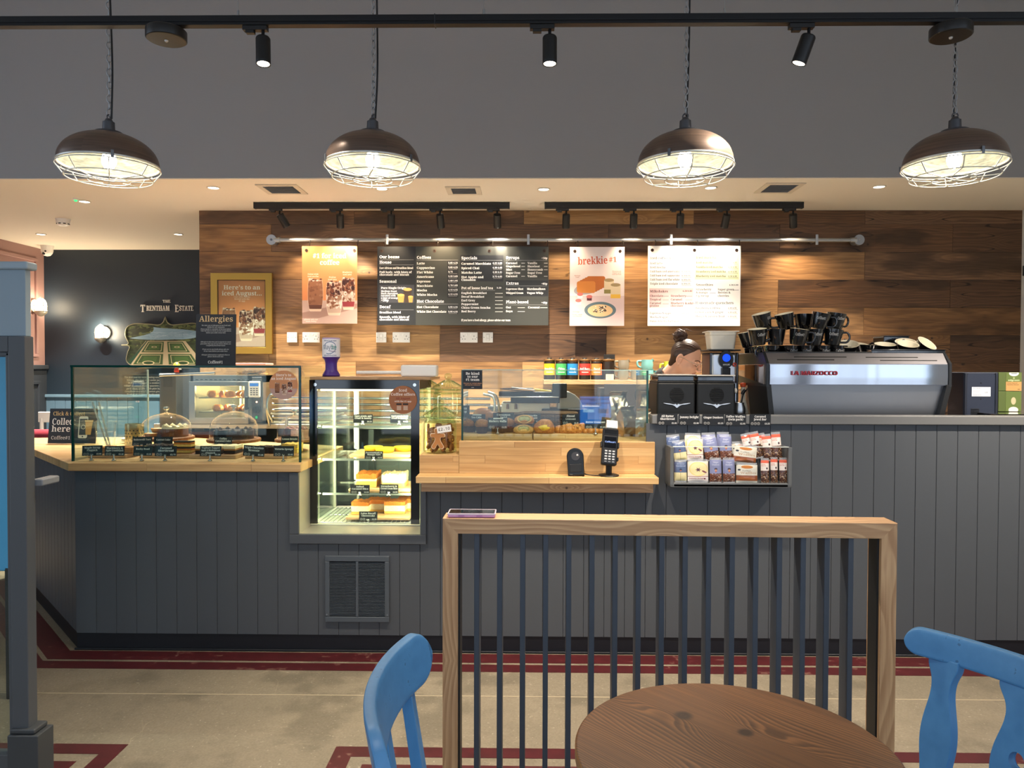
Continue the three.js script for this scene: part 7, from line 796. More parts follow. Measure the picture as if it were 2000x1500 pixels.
// cups piled on the machine
{
  const glaze = new THREE.MeshPhysicalMaterial({ color: 0x0a0b0e, roughness: 0.12, clearcoat: 1, clearcoatRoughness: 0.04 }), cream = P(0xe9e0c6, 0.3), lt = canvasTex(256, 64, (c, w, h) => { c.clearRect(0, 0, w, h); rc(c, 0, 0, w, h, '#0c0d10'); tx(c, 'Coffee#1', w / 2, 48, 50, '#d9d8d4', { align: 'center', bold: false }); }), lm = T(lt, 0.2, { clearcoat: 1, clearcoatRoughness: 0.05 });
  const proto = (rT, rB, h, logo) => { const g = new THREE.Group(); const m = (n, ge, ma) => { const q = new THREE.Mesh(ge, ma); q.name = n; q.castShadow = q.receiveShadow = true; g.add(q); return q; }; m('body', lathe([[0.001, 0.003], [rB - 0.006, 0.003], [rB - 0.004, 0], [rB, 0.002], [rB + (rT - rB) * 0.5, h * 0.45], [rT, h - 0.001], [rT - 0.001, h]], 40), glaze); m('inside', lathe([[rT - 0.001, h], [rT - 0.004, h + 0.0006], [rT - 0.006, h - 0.004], [rB + (rT - rB) * 0.45 - 0.005, h * 0.45], [rB - 0.006, 0.008], [0.001, 0.007]], 40), cream); m('handle', tube([V(rT * 0.93, h * 0.84, 0), V(rT * 1.35, h * 0.86, 0), V(rT * 1.62, h * 0.6, 0), V(rT * 1.45, h * 0.3, 0), V(rB * 1.08, h * 0.22, 0)], 0.0062, 24, 8), glaze); if (logo) { const a = 0.62, y0 = h * 0.52, y1 = h * 0.82, r = y => rB + (rT - rB) * (y / h) + 0.0006, ge = new THREE.CylinderGeometry(r(y1), r(y0), y1 - y0, 16, 1, true, -a, 2 * a); ge.translate(0, (y0 + y1) / 2, 0); m('print', ge, lm); } return g; };
  const mug = proto(0.053, 0.04, 0.09, true), bowl = proto(0.058, 0.032, 0.065, false); let n = 0;
  const put = (kind, x, yBase, D, rx, rz, ry, label, grp) => { const g = (kind === 'mug' ? mug : bowl).clone(); g.name = numbered(kind === 'mug' ? 'coffee_mug' : 'cappuccino_cup'); const o = g; scene.add(o); o.position.set(X(x, D), yBase, -D); o.rotation.set(rx, ry, rz, 'ZXY'); tag(o, label, kind === 'mug' ? 'mug' : 'cup', grp); n++; };
  const low = 'black mugs in the bottom row on the espresso machine', T0 = Y(690, ED, 1675) - 0.0445;
  [[1470, 1.7, 'first from the left'], [1506, 2.9, 'second from the left'], [1541, 0.3, 'third from the left'], [1574, -0.2, 'fourth from the left'], [1605, 0.2, 'fifth from the left'], [1636, -0.1, 'sixth from the left']].forEach(([x, ry, w]) => put('mug', x, T0, x < 1490 ? 4.5 : 4.24, 0, 0, ry, 'black mug standing in the bottom row on the machine, ' + w, low));
  [1490, 1528, 1565, 1600].forEach((x, i) => put('mug', x, T0, 4.36, 0, 0, i * 1.3 + 2, 'black mug in the row behind the bottom front row, ' + ['leftmost', 'second', 'third', 'rightmost'][i], low));
  const mid = 'black mugs in the middle row of the pile', M0 = T0 + 0.0915;
  [[1463, 0.02, 0.2, 1.6, 'leaning left at the left end', 4.5], [1480, 0.14, 0.1, 0.2, 'leaning left, second from the left', 4.16], [1514, 0.02, -0.02, 2.8, 'upright, handle at the left', 4.19], [1556, 0.12, -0.12, -0.2, 'tilted right with a pale rim', 4.15], [1589, 0.02, -0.04, 0.1, 'right of the pale rimmed one', 4.2], [1624, 0.02, -0.12, -0.3, 'at the right end of the row', 4.2]].forEach(([x, rx, rz, ry, w, D]) => put('mug', x, M0, D, rx, rz, ry, 'black mug in the middle row of the pile, ' + w, mid));
  const top = 'black mugs on top of the pile';
  [[1492, 643, 0.12, 0.26, 0.8, 'tilted left and standing alone', 4.22], [1536, 642, 0.1, 0.24, 2.9, 'tilted left with its handle to the right', 4.24], [1568, 644, 0.0, 0.0, 3.0, 'between two tilted ones', 4.3], [1597, 644, 0.1, -0.2, -0.3, 'tilted to the right with lettering', 4.2], [1628, 645, 0.06, -0.14, 0.3, 'at the top right of the pile', 4.22]].forEach(([x, y, rx, rz, ry, w, D]) => put('mug', x, M0 + 0.0925, D, rx, rz, ry, 'black mug on top of the pile, ' + w, top));
  const rt = 'low black cups on the right of the machine';
  [[1655, 0.42, 0.12, 1.4, 'first from the left, tilted so its pale inside shows', 4.2, 0.012], [1674, 0.3, 0.0, 2.4, 'second from the left, behind a dark one', 4.38, 0.01], [1695, 0.04, -0.05, 1.2, 'turned with its handle to the back', 4.2, 0], [1726, 0.26, 0.02, 2.2, 'in the middle with a thin pale rim', 4.22, 0.008], [1768, 0.42, 0.0, 1.4, 'at the front with a round grey inside', 4.18, 0.012], [1766, 0.4, 0.1, 1.8, 'behind the front one with a pale inside', 4.36, 0.03], [1796, 0.62, -0.42, 1.3, 'tilted right with the largest pale inside', 4.27, 0.03]].forEach(([x, rx, rz, ry, w, D, dy]) => put('bowl', x, T0 + dy + 0.03, D + 0.05, rx, rz, ry, 'low black cup on the machine, ' + w, rt));
  for (const [x0, x1, y, D, l] of [[1700, 1842, 691.5, 4.17, 'black saucer stack edge lying at the right front of the machine top'], [1723, 1772, 690, 4.5, 'black saucer stack at the back right of the machine top']]) { const w = (x1 - x0) * pxm(D), hs = (D > 4.3 ? 33 : 8) * pxm(D), t = thing('saucer_tray', l, 'tray', at((x0 + x1) / 2, y, D)); mesh('tray', [mv(rbox(w, hs, 0.14, 0.006, 2), 0, hs / 2, -0.05)], glaze, t); mesh('lip', mv(rbox(w + 0.004, 0.004, 0.15, 0.0015), 0, hs, -0.05), glaze, t); }
}
// grinders
{
  const k = pxm(ED), body = P(0x1d1e1f, 0.5, 0.2);
  [[1283, 1359, 'black coffee grinder with a winged badge, left of a pair on the bar', 733], [1361, 1437, 'black coffee grinder with a winged badge, right of a pair on the bar', 734]].forEach(([a, b, label, yt]) => {
    const x0 = X(a, ED), x1 = X(b, ED), w = x1 - x0, h = Y(747, ED, 1350) - BARH, t = thing('coffee_grinder', label, 'grinder', V((x0 + x1) / 2, BARH, -ED), 0, 'pair of black grinders');
    mesh('body', mv(rbox(w - 0.003, h, 0.27, 0.012, 3), 0, h / 2, -0.135), body, t); mesh('collar', mv(rbox(w - 0.008, 0.008, 0.26, 0.003), 0, h + 0.003, -0.135), MAT.black, t);
    const hh = (744 - yt) * k; mesh('hopper', mv(rbox(w - 0.014, hh, 0.25, 0.006, 2), 0, h + 0.006 + hh / 2, -0.135), new THREE.MeshPhysicalMaterial({ color: 0x3a4048, roughness: 0.06, metalness: 0.3, clearcoat: 1 }), t); mesh('lid', mv(rbox(w, 0.007, 0.27, 0.003), 0, h + hh + 0.01, -0.135), P(0xcfcac0, 0.4), t);
    const cy = Y(771, ED, 1350) - BARH, r = 14.2 * k; for (let i = 0; i < 11; i++) { const y = (i - 5) / 5.5 * r, half = Math.sqrt(Math.max(0, r * r - y * y)); mesh('louvre', rot(rbox(2 * half, 0.0028, 0.006, 0.001), 0.5), P(0x0b0b0c, 0.5), t, V(0.004, cy + y, 0.001)); }
    const wing = s => splineShape([[0, -0.0], [s * 0.006, 0.008], [s * 0.02, 0.006], [s * 0.04, 0.0105], [s * 0.074, 0.014], [s * 0.05, 0.0065], [s * 0.03, 0.004], [s * 0.014, -0.002], [s * 0.004, -0.011], [0, -0.012]]); mesh('badge', [extrude(wing(1), 0.003, 0.0006, 1), extrude(wing(-1), 0.003, 0.0006, 1)], P(0xd9dadb, 0.25, 0.8), t, V(0.004, Y(792, ED, 1350) - BARH, 0.001));
  });
  const D = 4.42, q = pxm(D), x0 = X(1387, D), x1 = X(1444, D), w = x1 - x0, yT = Y(681, D), t = thing('single_dose_grinder', 'stainless grinder with a round blue display behind the black grinders', 'grinder', V((x0 + x1) / 2, BARH, -D)), h = yT - BARH; mesh('body', mv(rbox(w - 0.02, h - 0.02, 0.22, 0.02, 4), 0, (h - 0.02) / 2, -0.11), brushed, t); mesh('side_column', [mv(rbox(0.02, h - 0.02, 0.2, 0.006), -w / 2 + 0.01, (h - 0.02) / 2, -0.11), mv(rbox(0.014, h - 0.02, 0.2, 0.006), w / 2 - 0.007, (h - 0.02) / 2, -0.11)], P(0x4a4b4d, 0.2, 1), t); mesh('top_plate', mv(rbox(w + 0.012, 0.008, 0.24, 0.003), 0, h - 0.006, -0.11), MAT.black, t);
  const dx = X(1417, D) - t.position.x, dy = Y(701, D) - BARH; mesh('display_housing', rot(new THREE.CylinderGeometry(14 * q, 14 * q, 0.02, 40), Math.PI / 2).scale(1, 1.2, 1), MAT.black, t, V(dx, dy, 0.008)); mesh('screen_disc', rot(cyl(7.4 * q, 7.4 * q, 0.003, 36), Math.PI / 2), glow(0x0a3cff, 2.2), t, V(dx, dy + 3 * q, 0.0195)); const u = letters('uncat', 13 * q, 0.001, fontS); mesh('lettering', u, P(0xd8d8d8, 0.4), t, V(dx, dy - 11.5 * q, 0.018)); mesh('neck', mv(rbox(16 * q, 22 * q, 0.03, 0.004), dx, dy - 27 * q, 0.008), MAT.black, t); mesh('red_knob', rot(new THREE.TorusGeometry(0.009, 0.004, 8, 20), 0, 0.4), P(0xd9584a, 0.4), t, V(X(1434, D) - t.position.x, Y(711, D) - BARH, 0.01));
  const tb = thing('white_tub', 'white plastic tub standing on the single dose grinder', 'tub', V((x0 + x1) / 2, yT, -D - 0.1)), H = 35 * q, fr = (s, y) => { const s2 = new THREE.Shape(), hw = s / 2, hd = s * 0.42, r = 0.02; s2.moveTo(-hw + r, -hd); s2.lineTo(hw - r, -hd); s2.quadraticCurveTo(hw, -hd, hw, -hd + r); s2.lineTo(hw, hd - r); s2.quadraticCurveTo(hw, hd, hw - r, hd); s2.lineTo(-hw + r, hd); s2.quadraticCurveTo(-hw, hd, -hw, hd - r); s2.lineTo(-hw, -hd + r); s2.quadraticCurveTo(-hw, -hd, -hw + r, -hd); return s2.getPoints(6).map(p => V(p.x, y, p.y)); };
  const A = fr(47 * q, 0.001), B = fr(54 * q, H), pos = [], idx = []; A.forEach((p, i) => { pos.push(p.x, p.y, p.z, B[i].x, B[i].y, B[i].z); }); const nA = A.length; for (let i = 0; i < nA; i++) { const j = (i + 1) % nA; idx.push(2 * i, 2 * i + 1, 2 * j, 2 * j, 2 * i + 1, 2 * j + 1); } const g = new THREE.BufferGeometry(); g.setAttribute('position', new THREE.Float32BufferAttribute(pos, 3)); g.setIndex(idx); g.computeVertexNormals(); mesh('tub', g, new THREE.MeshPhysicalMaterial({ color: 0xe9e4d6, roughness: 0.4, side: THREE.DoubleSide }), tb); mesh('rim', rbox(62 * q, 0.006, 56 * q * 0.85, 0.003), P(0xf2eee4, 0.4), tb, V(0, H, 0)); mesh('band', rbox(54.5 * q, 0.002, 46 * q, 0.0008), P(0xdcd6c6, 0.4), tb, V(0, H * 0.8, 0)); mesh('base', box(46 * q, 0.003, 39 * q), P(0xe9e4d6, 0.4), tb, V(0, 0.002, 0));
  // small things between grinders and machine
  const jd = 4.2, jp = V(X(1444, jd), BARH, -jd), jg = thing('milk_pitcher', 'steel milk pitcher between the grinders and the espresso machine', 'pitcher', V(jp.x, Y(806, jd) - 0.0, -jd)); mesh('body', lathe([[0.001, 0], [0.034, 0], [0.036, 0.004], [0.036, 0.03], [0.027, 0.055], [0.03, 0.062], [0.028, 0.062], [0.025, 0.055], [0.034, 0.03], [0.034, 0.006], [0.001, 0.006]], 32), brushed, jg); mesh('handle', tube([V(-0.027, 0.055, 0), V(-0.05, 0.05, 0), V(-0.05, 0.015, 0), V(-0.035, 0.01, 0)], 0.004, 16, 6), brushed, jg); const rs = thing('bar_riser', 'dark mat block under the milk pitcher', 'block', V(jp.x, BARH, -jd)); mesh('block', rbox(0.09, Y(806, jd) - BARH - 0.001, 0.12, 0.004), MAT.black, rs, V(0, (Y(806, jd) - BARH) / 2, 0));
  const bp = thing('syrup_bottle', 'white bottle with an orange cap beside the espresso machine', 'bottle', V(X(1452, 4.45), BARH, -4.45)), bh = Y(752, 4.45) - BARH; mesh('bottle', lathe([[0.001, 0], [0.03, 0], [0.032, 0.006], [0.032, bh * 0.55], [0.014, bh * 0.78], [0.013, bh]], 28), P(0xe2ddcf, 0.4), bp); mesh('cap', lathe([[0.001, bh + 0.018], [0.017, bh + 0.016], [0.018, bh - 0.006], [0.013, bh - 0.008]], 24), P(0xd8552a, 0.4), bp); const ho = thing('steam_hose', 'thin black hose with a grip beside the espresso machine', 'hose', V(0, 0, 0)); mesh('hose', tube([at(1447, 800, 4.3), at(1449, 782, 4.3), at(1453, 768, 4.3), at(1461, 758, 4.3)], 0.004, 24, 8), MAT.black, ho); mesh('grip', rod(at(1449, 770, 4.3), at(1455, 761, 4.3), 0.009, 12), MAT.black, ho); const wd = thing('chrome_tap', 'slim chrome water tap with a white tip beside the right grinder', 'tap', V(X(1437, 4.3), BARH, -4.3)); mesh('pipe', [cyl(0.005, 0.005, Y(747, 4.3) - BARH, 10).translate(0, (Y(747, 4.3) - BARH) / 2, 0)], MAT.chrome, wd); mesh('tip', lathe([[0.001, 0], [0.008, 0.004], [0.01, 0.016], [0.005, 0.03]], 16), MAT.white, wd, V(0, Y(767, 4.3) - BARH, 0.004));
}
{ // till, boxes
  const D = 4.2, k = pxm(D), x0 = X(1883, D), x1 = X(1950, D), h = Y(727, D, 1900) - BARH, w = x1 - x0, t = thing('till_terminal', 'dark navy till cabinet with a white rating label at the right end of the bar', 'terminal', V((x0 + x1) / 2, BARH, -D)), nv = P(0x20283a, 0.5); mesh('cabinet', mv(rbox(w, h, 0.16, 0.006, 2), 0, h / 2, -0.08), nv, t); for (const s of [-1, 1]) mesh('edge_strip', rbox(0.014, h - 0.006, 0.008, 0.003), P(0x171d2b, 0.5), t, V(s * (w / 2 - 0.01), h / 2, 0.002));
  const lt = canvasTex(256, 128, (c, w2, h2) => { rc(c, 0, 0, w2, h2, '#e9ebf2'); tx(c, 'ELECTRONIC', 12, 26, 20, '#22262f', { font: SANS }); for (let i = 0; i < 5; i++) rc(c, 12, 40 + i * 12, 120 - 14 * (i % 3), 4, '#555a66'); tx(c, 'CE', 176, 84, 34, '#22262f', { font: SANS }); for (let i = 0; i < 40; i++) rc(c, 12 + i * 3, 104, i % 3 ? 1 : 2, 14, '#22262f'); }); mesh('rating_label', printBox(36 * k, 18 * k, 0.001), T(lt, 0.5), t, V(0, Y(765, D, 1900) - BARH, 0.0025)); for (let i = 0; i < 5; i++) mesh('vent_slot', rbox(16 * k, 1.6 * k, 0.003, 0.0006), MAT.black, t, V(-w / 2 + 22 * k, Y(799 + i * 3, D, 1900) - BARH, 0.0015)); for (const [x, y] of [[0, 748], [0, 779], [-26, 730], [26, 730]]) mesh('screw', rot(cyl(0.003, 0.003, 0.002, 8), Math.PI / 2), MAT.black, t, V(x * k, Y(y, D, 1900) - BARH, 0.001));
  const gt = canvasTex(128, 192, (c, w2, h2) => { rc(c, 0, 0, w2, h2, '#5a6b35'); el(c, 64, 8, 40, 30, '#e9e6da'); rc(c, 40, 6, 48, 6, '#1a1a18'); el(c, 64, 58, 9, 9, '#9aa678'); tx(c, 'edgreen', 64, 88, 24, '#c9d0a8', { align: 'center', font: SANS }); rc(c, 0, 96, w2, 96, '#b98d55'); tx(c, 'Plant based', 10, 116, 14, '#4a3a22'); tx(c, 'barista blend', 10, 132, 14, '#4a3a22'); rc(c, 96, 172, 18, 6, '#4a3a22'); });
  const D2 = 4.26, a = X(1951, D2), b = X(1996, D2), bw = b - a, y0 = Y(804, D2, 1900), hA = Y(764, D2, 1900) - y0, hB = Y(727, D2, 1900) - y0 - hA; const gm = P(0x4e5d2d, 0.6), carton = (y, h, label, tex) => { const o = thing('green_carton', label, 'carton', V((a + b) / 2, y, -D2)); mesh('carton', mv(rbox(bw, h - 0.002, 0.16, 0.002), 0, h / 2, -0.08), gm, o); mesh('front_print', printBox(bw * 0.68, h - 0.004, 0.001), tex, o, V(bw * 0.15, h / 2, 0.001)); mesh('flap', rbox(bw * 0.99, 0.002, 0.158, 0.0006), P(0x44522a, 0.6), o, V(0, h - 0.001, -0.08)); };
  const g2 = canvasTex(128, 128, (c, w2, h2) => { rc(c, 0, 0, w2, h2, '#5a6b35'); el(c, 64, 60, 20, 24, '#b8ad8a'); el(c, 64, 118, 40, 20, '#d8d6cc'); }); carton(y0 + 0.0, hA, 'green carton at the bottom of the stack beside the till', T(g2, 0.6)); carton(y0 + hA + 0.0005, hB, 'green and brown carton on top of the stack beside the till', T(gt, 0.6)); const rs = thing('black_scale', 'flat black tray under the green cartons at the right end of the bar', 'tray', V(X(1982, 4.1), BARH, -4.2)); mesh('base', rbox(0.26, y0 - BARH - 0.012, 0.3, 0.004), MAT.black, rs, V(0, (y0 - BARH - 0.012) / 2, 0)); mesh('plate', rbox(0.28, 0.011, 0.32, 0.003), MAT.blackGloss, rs, V(0, y0 - BARH - 0.006, 0));
}
// ---------- slatted screen in the foreground ----------
{
  const A = onY(865, 1013, 1.054), B = onY(1753, 1023, 1.054), dir = B.clone().sub(A), L = dir.length(), ang = Math.atan2(-dir.z, dir.x), t = thing('slatted_screen', 'oak framed screen with dark vertical slats in front of the counter', 'screen', V(A.x, 0, A.z), ang), H = 1.054, d = 0.09, fw = 0.0435;
  const bv = (w, h, grain, du) => uvBox(rbox(w, h, d, 0.002), grain, du, 0.1);
  const post = s => { const sh = s > 0 ? shapeOf([[0, 0], [fw, 0], [fw, H - fw], [0, H]]) : shapeOf([[-fw, 0], [0, 0], [0, H], [-fw, H - fw]]); return uvBox(extrude(sh, d - 0.002, 0.001, 1), 1, s * 0.37, s * 0.2); };
  mesh('post', post(1), oak, t, V(0, 0, -d)); mesh('post', post(-1), oak, t, V(L, 0, -d)); mesh('top_rail', uvBox(extrude(shapeOf([[0, H], [fw, H - fw], [L - fw, H - fw], [L, H]]), d - 0.002, 0.001, 1), 0, 0.1, 0.3), oak, t, V(0, 0, -d)); mesh('bottom_rail', bv(L - 2 * fw, 0.06, 0, 0), oak, t, V(L / 2, 0.05, -d / 2));
  const dk = P(0x3f4650, 0.5), n = 17, x0 = 0.1, x1 = L - 0.127; for (const x of [fw + 0.003, L - fw - 0.003]) mesh('post_liner', rbox(0.006, H - fw - 0.08, d - 0.03, 0.001), P(0x1a1c1e, 0.5), t, V(x, (H - fw) / 2 + 0.04, -d / 2));
  const sg = rbox(0.0155, H - fw - 0.08, 0.06, 0.0015); for (let i = 0; i < n; i++) mesh('slat', sg, dk, t, V(x0 + (x1 - x0) * i / (n - 1), (H - fw) / 2 + 0.04, -d / 2 + 0.006));
  const p = thing('smartphone', 'smartphone in a pink case lying on top of the slatted screen', 'phone', V(A.x + 0.084, H + 0.001, A.z - 0.044), ang + 0.02); mesh('case', rbox(0.142, 0.009, 0.068, 0.004, 3), new THREE.MeshPhysicalMaterial({ color: 0xd79ac6, roughness: 0.25, clearcoat: 0.5 }), p, V(0, 0.0046, 0)); mesh('screen', rbox(0.137, 0.004, 0.063, 0.002, 2), MAT.blackGloss, p, V(0, 0.0108, 0)); mesh('rim', [mv(rbox(0.142, 0.005, 0.003, 0.0014), 0, 0.0105, 0.0335), mv(rbox(0.142, 0.005, 0.003, 0.0014), 0, 0.0105, -0.0335), mv(rbox(0.003, 0.005, 0.068, 0.0014), 0.0705, 0.0105, 0), mv(rbox(0.003, 0.005, 0.068, 0.0014), -0.0705, 0.0105, 0)], P(0xe6d3dd, 0.3), p); for (const x of [-0.03, 0.024]) mesh('button', rbox(0.018, 0.004, 0.002, 0.0008), P(0xb678b0, 0.3), p, V(x, 0.006, 0.0345));
}
// ---------- round table ----------
{
  const f = wood(606, [34, 19, 10], [152, 104, 62], { lines: 150, wander: 0.62, fine: 0.3, stain: 0.12, knots: [[0.2, 0.3, 0.06, 16], [0.33, 0.27, 0.05, -14]] }), tt = dataTex(1400, 1400, 0.7, 0.7, f), m = T(tt, 0.36, { bumpMap: tt, bumpScale: 0.0004 }), t = thing('round_table', 'round dark wood table in the foreground with a lighter rounded rim', 'table', V(0.4183, 0, -1.4487)), r = 0.3127, th = 0.028;
  const top = lathe([[0.001, 0.75], [r - 0.006, 0.75], [r - 0.003, 0.7492], [r - 0.0015, 0.748]], 96), uv = top.attributes.uv, p = top.attributes.position, c = Math.cos(0.8), s = Math.sin(0.8); for (let i = 0; i < uv.count; i++) { const x = p.getX(i), z = p.getZ(i); uv.setXY(i, x * c + z * s + 0.35, -x * s + z * c + 0.35); }
  mesh('tabletop', top, m, t); mesh('edge_band', lathe([[r - 0.0015, 0.748], [r, 0.745], [r, 0.75 - th + 0.004], [r - 0.004, 0.75 - th], [0.001, 0.75 - th]], 96), P(0x9a6c3c, 0.4), t); mesh('column', lathe([[0.032, 0.72], [0.03, 0.06]], 24), MAT.blackMetal, t); mesh('mount', cyl(0.12, 0.12, 0.01, 32), MAT.blackMetal, t, V(0, 0.717, 0)); mesh('base', lathe([[0.001, 0.05], [0.05, 0.048], [0.2, 0.018], [0.22, 0.008], [0.22, 0], [0.001, 0]], 40), MAT.blackMetal, t);
}
// ---------- blue chairs ----------
const bluePaint = T(dataTex(512, 512, 0.5, 0.5, (u, v) => { const n = fbm(u * 40, v * 40, 81, 4), w = noise(u * 130, v * 40, 82); let c = mix3([68, 126, 176], [82, 142, 192], n); if (n > 0.8 && w > 0.6) c = mix3(c, [44, 78, 110], 0.5); return c; }), 0.42);
function crest(half, sag, h, thick, lean) {       // curved rail with round ends: half span, sagitta, height, thickness; opens towards +z
  const N = 56, M = 14, pos = [], idx = [], ring = []; for (let j = 0; j < M; j++) { const a = j / M * Math.PI * 2, c = Math.cos(a), s = Math.sin(a); ring.push([Math.sign(c) * Math.abs(c) ** 0.35, Math.sign(s) * Math.abs(s) ** 0.35]); }
  for (let i = 0; i <= N; i++) { const u = Math.sin((-1 + 2 * i / N) * Math.PI / 2), x = half * u, z = sag * u * u, e = Math.max(0, 1 - ((Math.abs(u) * half - (half - h / 2)) / (h / 2)) ** 2), hh = Math.abs(u) * half > half - h / 2 ? h * Math.sqrt(e) : h, tx2 = half, tz = 2 * sag * u, l = Math.hypot(tx2, tz), nx = -tz / l, nz = tx2 / l; const H2 = Math.max(hh, 0.002); for (const [a, b] of ring) { const y = b * H2 / 2; pos.push(x + nx * a * thick / 2, y, z + nz * a * thick / 2 - lean * y); } }
  for (let i = 0; i < N; i++) for (let j = 0; j < M; j++) { const a = i * M + j, b = i * M + (j + 1) % M, c = a + M, d = b + M; idx.push(a, b, c, b, d, c); } const c0 = pos.length / 3; pos.push(-half, 0, sag, half, 0, sag); for (let j = 0; j < M; j++) { idx.push(c0, (j + 1) % M, j, c0 + 1, N * M + j, N * M + (j + 1) % M); }
  const g = new THREE.BufferGeometry(); g.setAttribute('position', new THREE.Float32BufferAttribute(pos, 3)); g.setIndex(idx); g.computeVertexNormals(); return uvBox(g);
}
function blueChair(label, p, turn, o) {
  const t = thing('wooden_chair', label, 'chair', p, turn), back = -0.2, top = o.top, h = o.h, SH = 0.45;
  mesh('crest_rail', crest(o.half, o.sag, h, 0.026, 0.18), bluePaint, t, V(0, top - h / 2, back - 0.06));
  const seatS = splineShape([[-0.19, -0.19], [0, -0.205], [0.19, -0.19], [0.215, 0.05], [0.2, 0.19], [0, 0.215], [-0.2, 0.19], [-0.215, 0.05], [-0.19, -0.19]]); mesh('seat', uvBox(rot(extrude(seatS, 0.028, 0.006, 3), -Math.PI / 2)), bluePaint, t, V(0, SH - 0.03, 0));
  const upright = (x, prof, hole, th) => { const Lh = top - h - SH + 0.012, s = new THREE.Shape(), pts = prof.map(([w, y]) => [w, y * Lh]); s.moveTo(-pts[0][0], 0); s.splineThru(pts.slice(1).map(([w, y]) => new THREE.Vector2(-w, y))); s.lineTo(pts[pts.length - 1][0], Lh); s.splineThru(pts.slice(0, -1).reverse().map(([w, y]) => new THREE.Vector2(w, y))); s.closePath(); if (hole) { const hp = new THREE.Path(); hp.absellipse(0, hole[0] * Lh, hole[1], hole[1] * 1.15, 0, Math.PI * 2, true); s.holes.push(hp); } const g = extrude(s, th, 0.002, 2, 20); g.rotateX(-Math.atan2(0.055, Lh)); return uvBox(g).translate(x, SH - 0.004, back - 0.014 + o.sag * (x / o.half) ** 2); };
  o.uprights(upright).forEach(g => mesh('splat', g, bluePaint, t));
  for (const sx of [-1, 1]) { mesh('leg', rod(V(sx * 0.16, SH - 0.03, 0.15), V(sx * 0.185, 0, 0.18), 0.018, 14), bluePaint, t); mesh('leg', rod(V(sx * 0.16, SH - 0.03, -0.15), V(sx * 0.19, 0, -0.2), 0.018, 14), bluePaint, t); mesh('stretcher', rod(V(sx * 0.172, 0.2, 0.163), V(sx * 0.174, 0.2, -0.178), 0.011, 10), bluePaint, t); } mesh('cross_stretcher', rod(V(-0.173, 0.2, 0), V(0.173, 0.2, 0), 0.011, 10), bluePaint, t);
  return t;
}
const wavy = [[0.034, 0], [0.027, 0.1], [0.024, 0.2], [0.028, 0.34], [0.036, 0.5], [0.034, 0.62], [0.022, 0.78], [0.022, 0.87], [0.033, 0.955], [0.033, 1]];
blueChair('blue painted chair with wavy splats at the right edge, facing the round table', V(0.829, 0, -1.45), -1.137, { top: 0.892, h: 0.062, half: 0.25, sag: 0.05, uprights: u => [u(-0.165, wavy, null, 0.02), u(0, wavy.map(([w, y]) => [w * 1.45, y]), [0.6, 0.016], 0.02), u(0.165, wavy, null, 0.02)] });
blueChair('blue painted chair with a curved crest rail left of the slatted screen', V(-0.012, 0, -1.412), Math.PI / 2, { top: 0.912, h: 0.112, half: 0.26, sag: 0.056, uprights: u => [-0.165, 0, 0.165].map(x => u(x, [[0.032, 0], [0.024, 0.4], [0.018, 0.8], [0.016, 1]], null, 0.02)) });
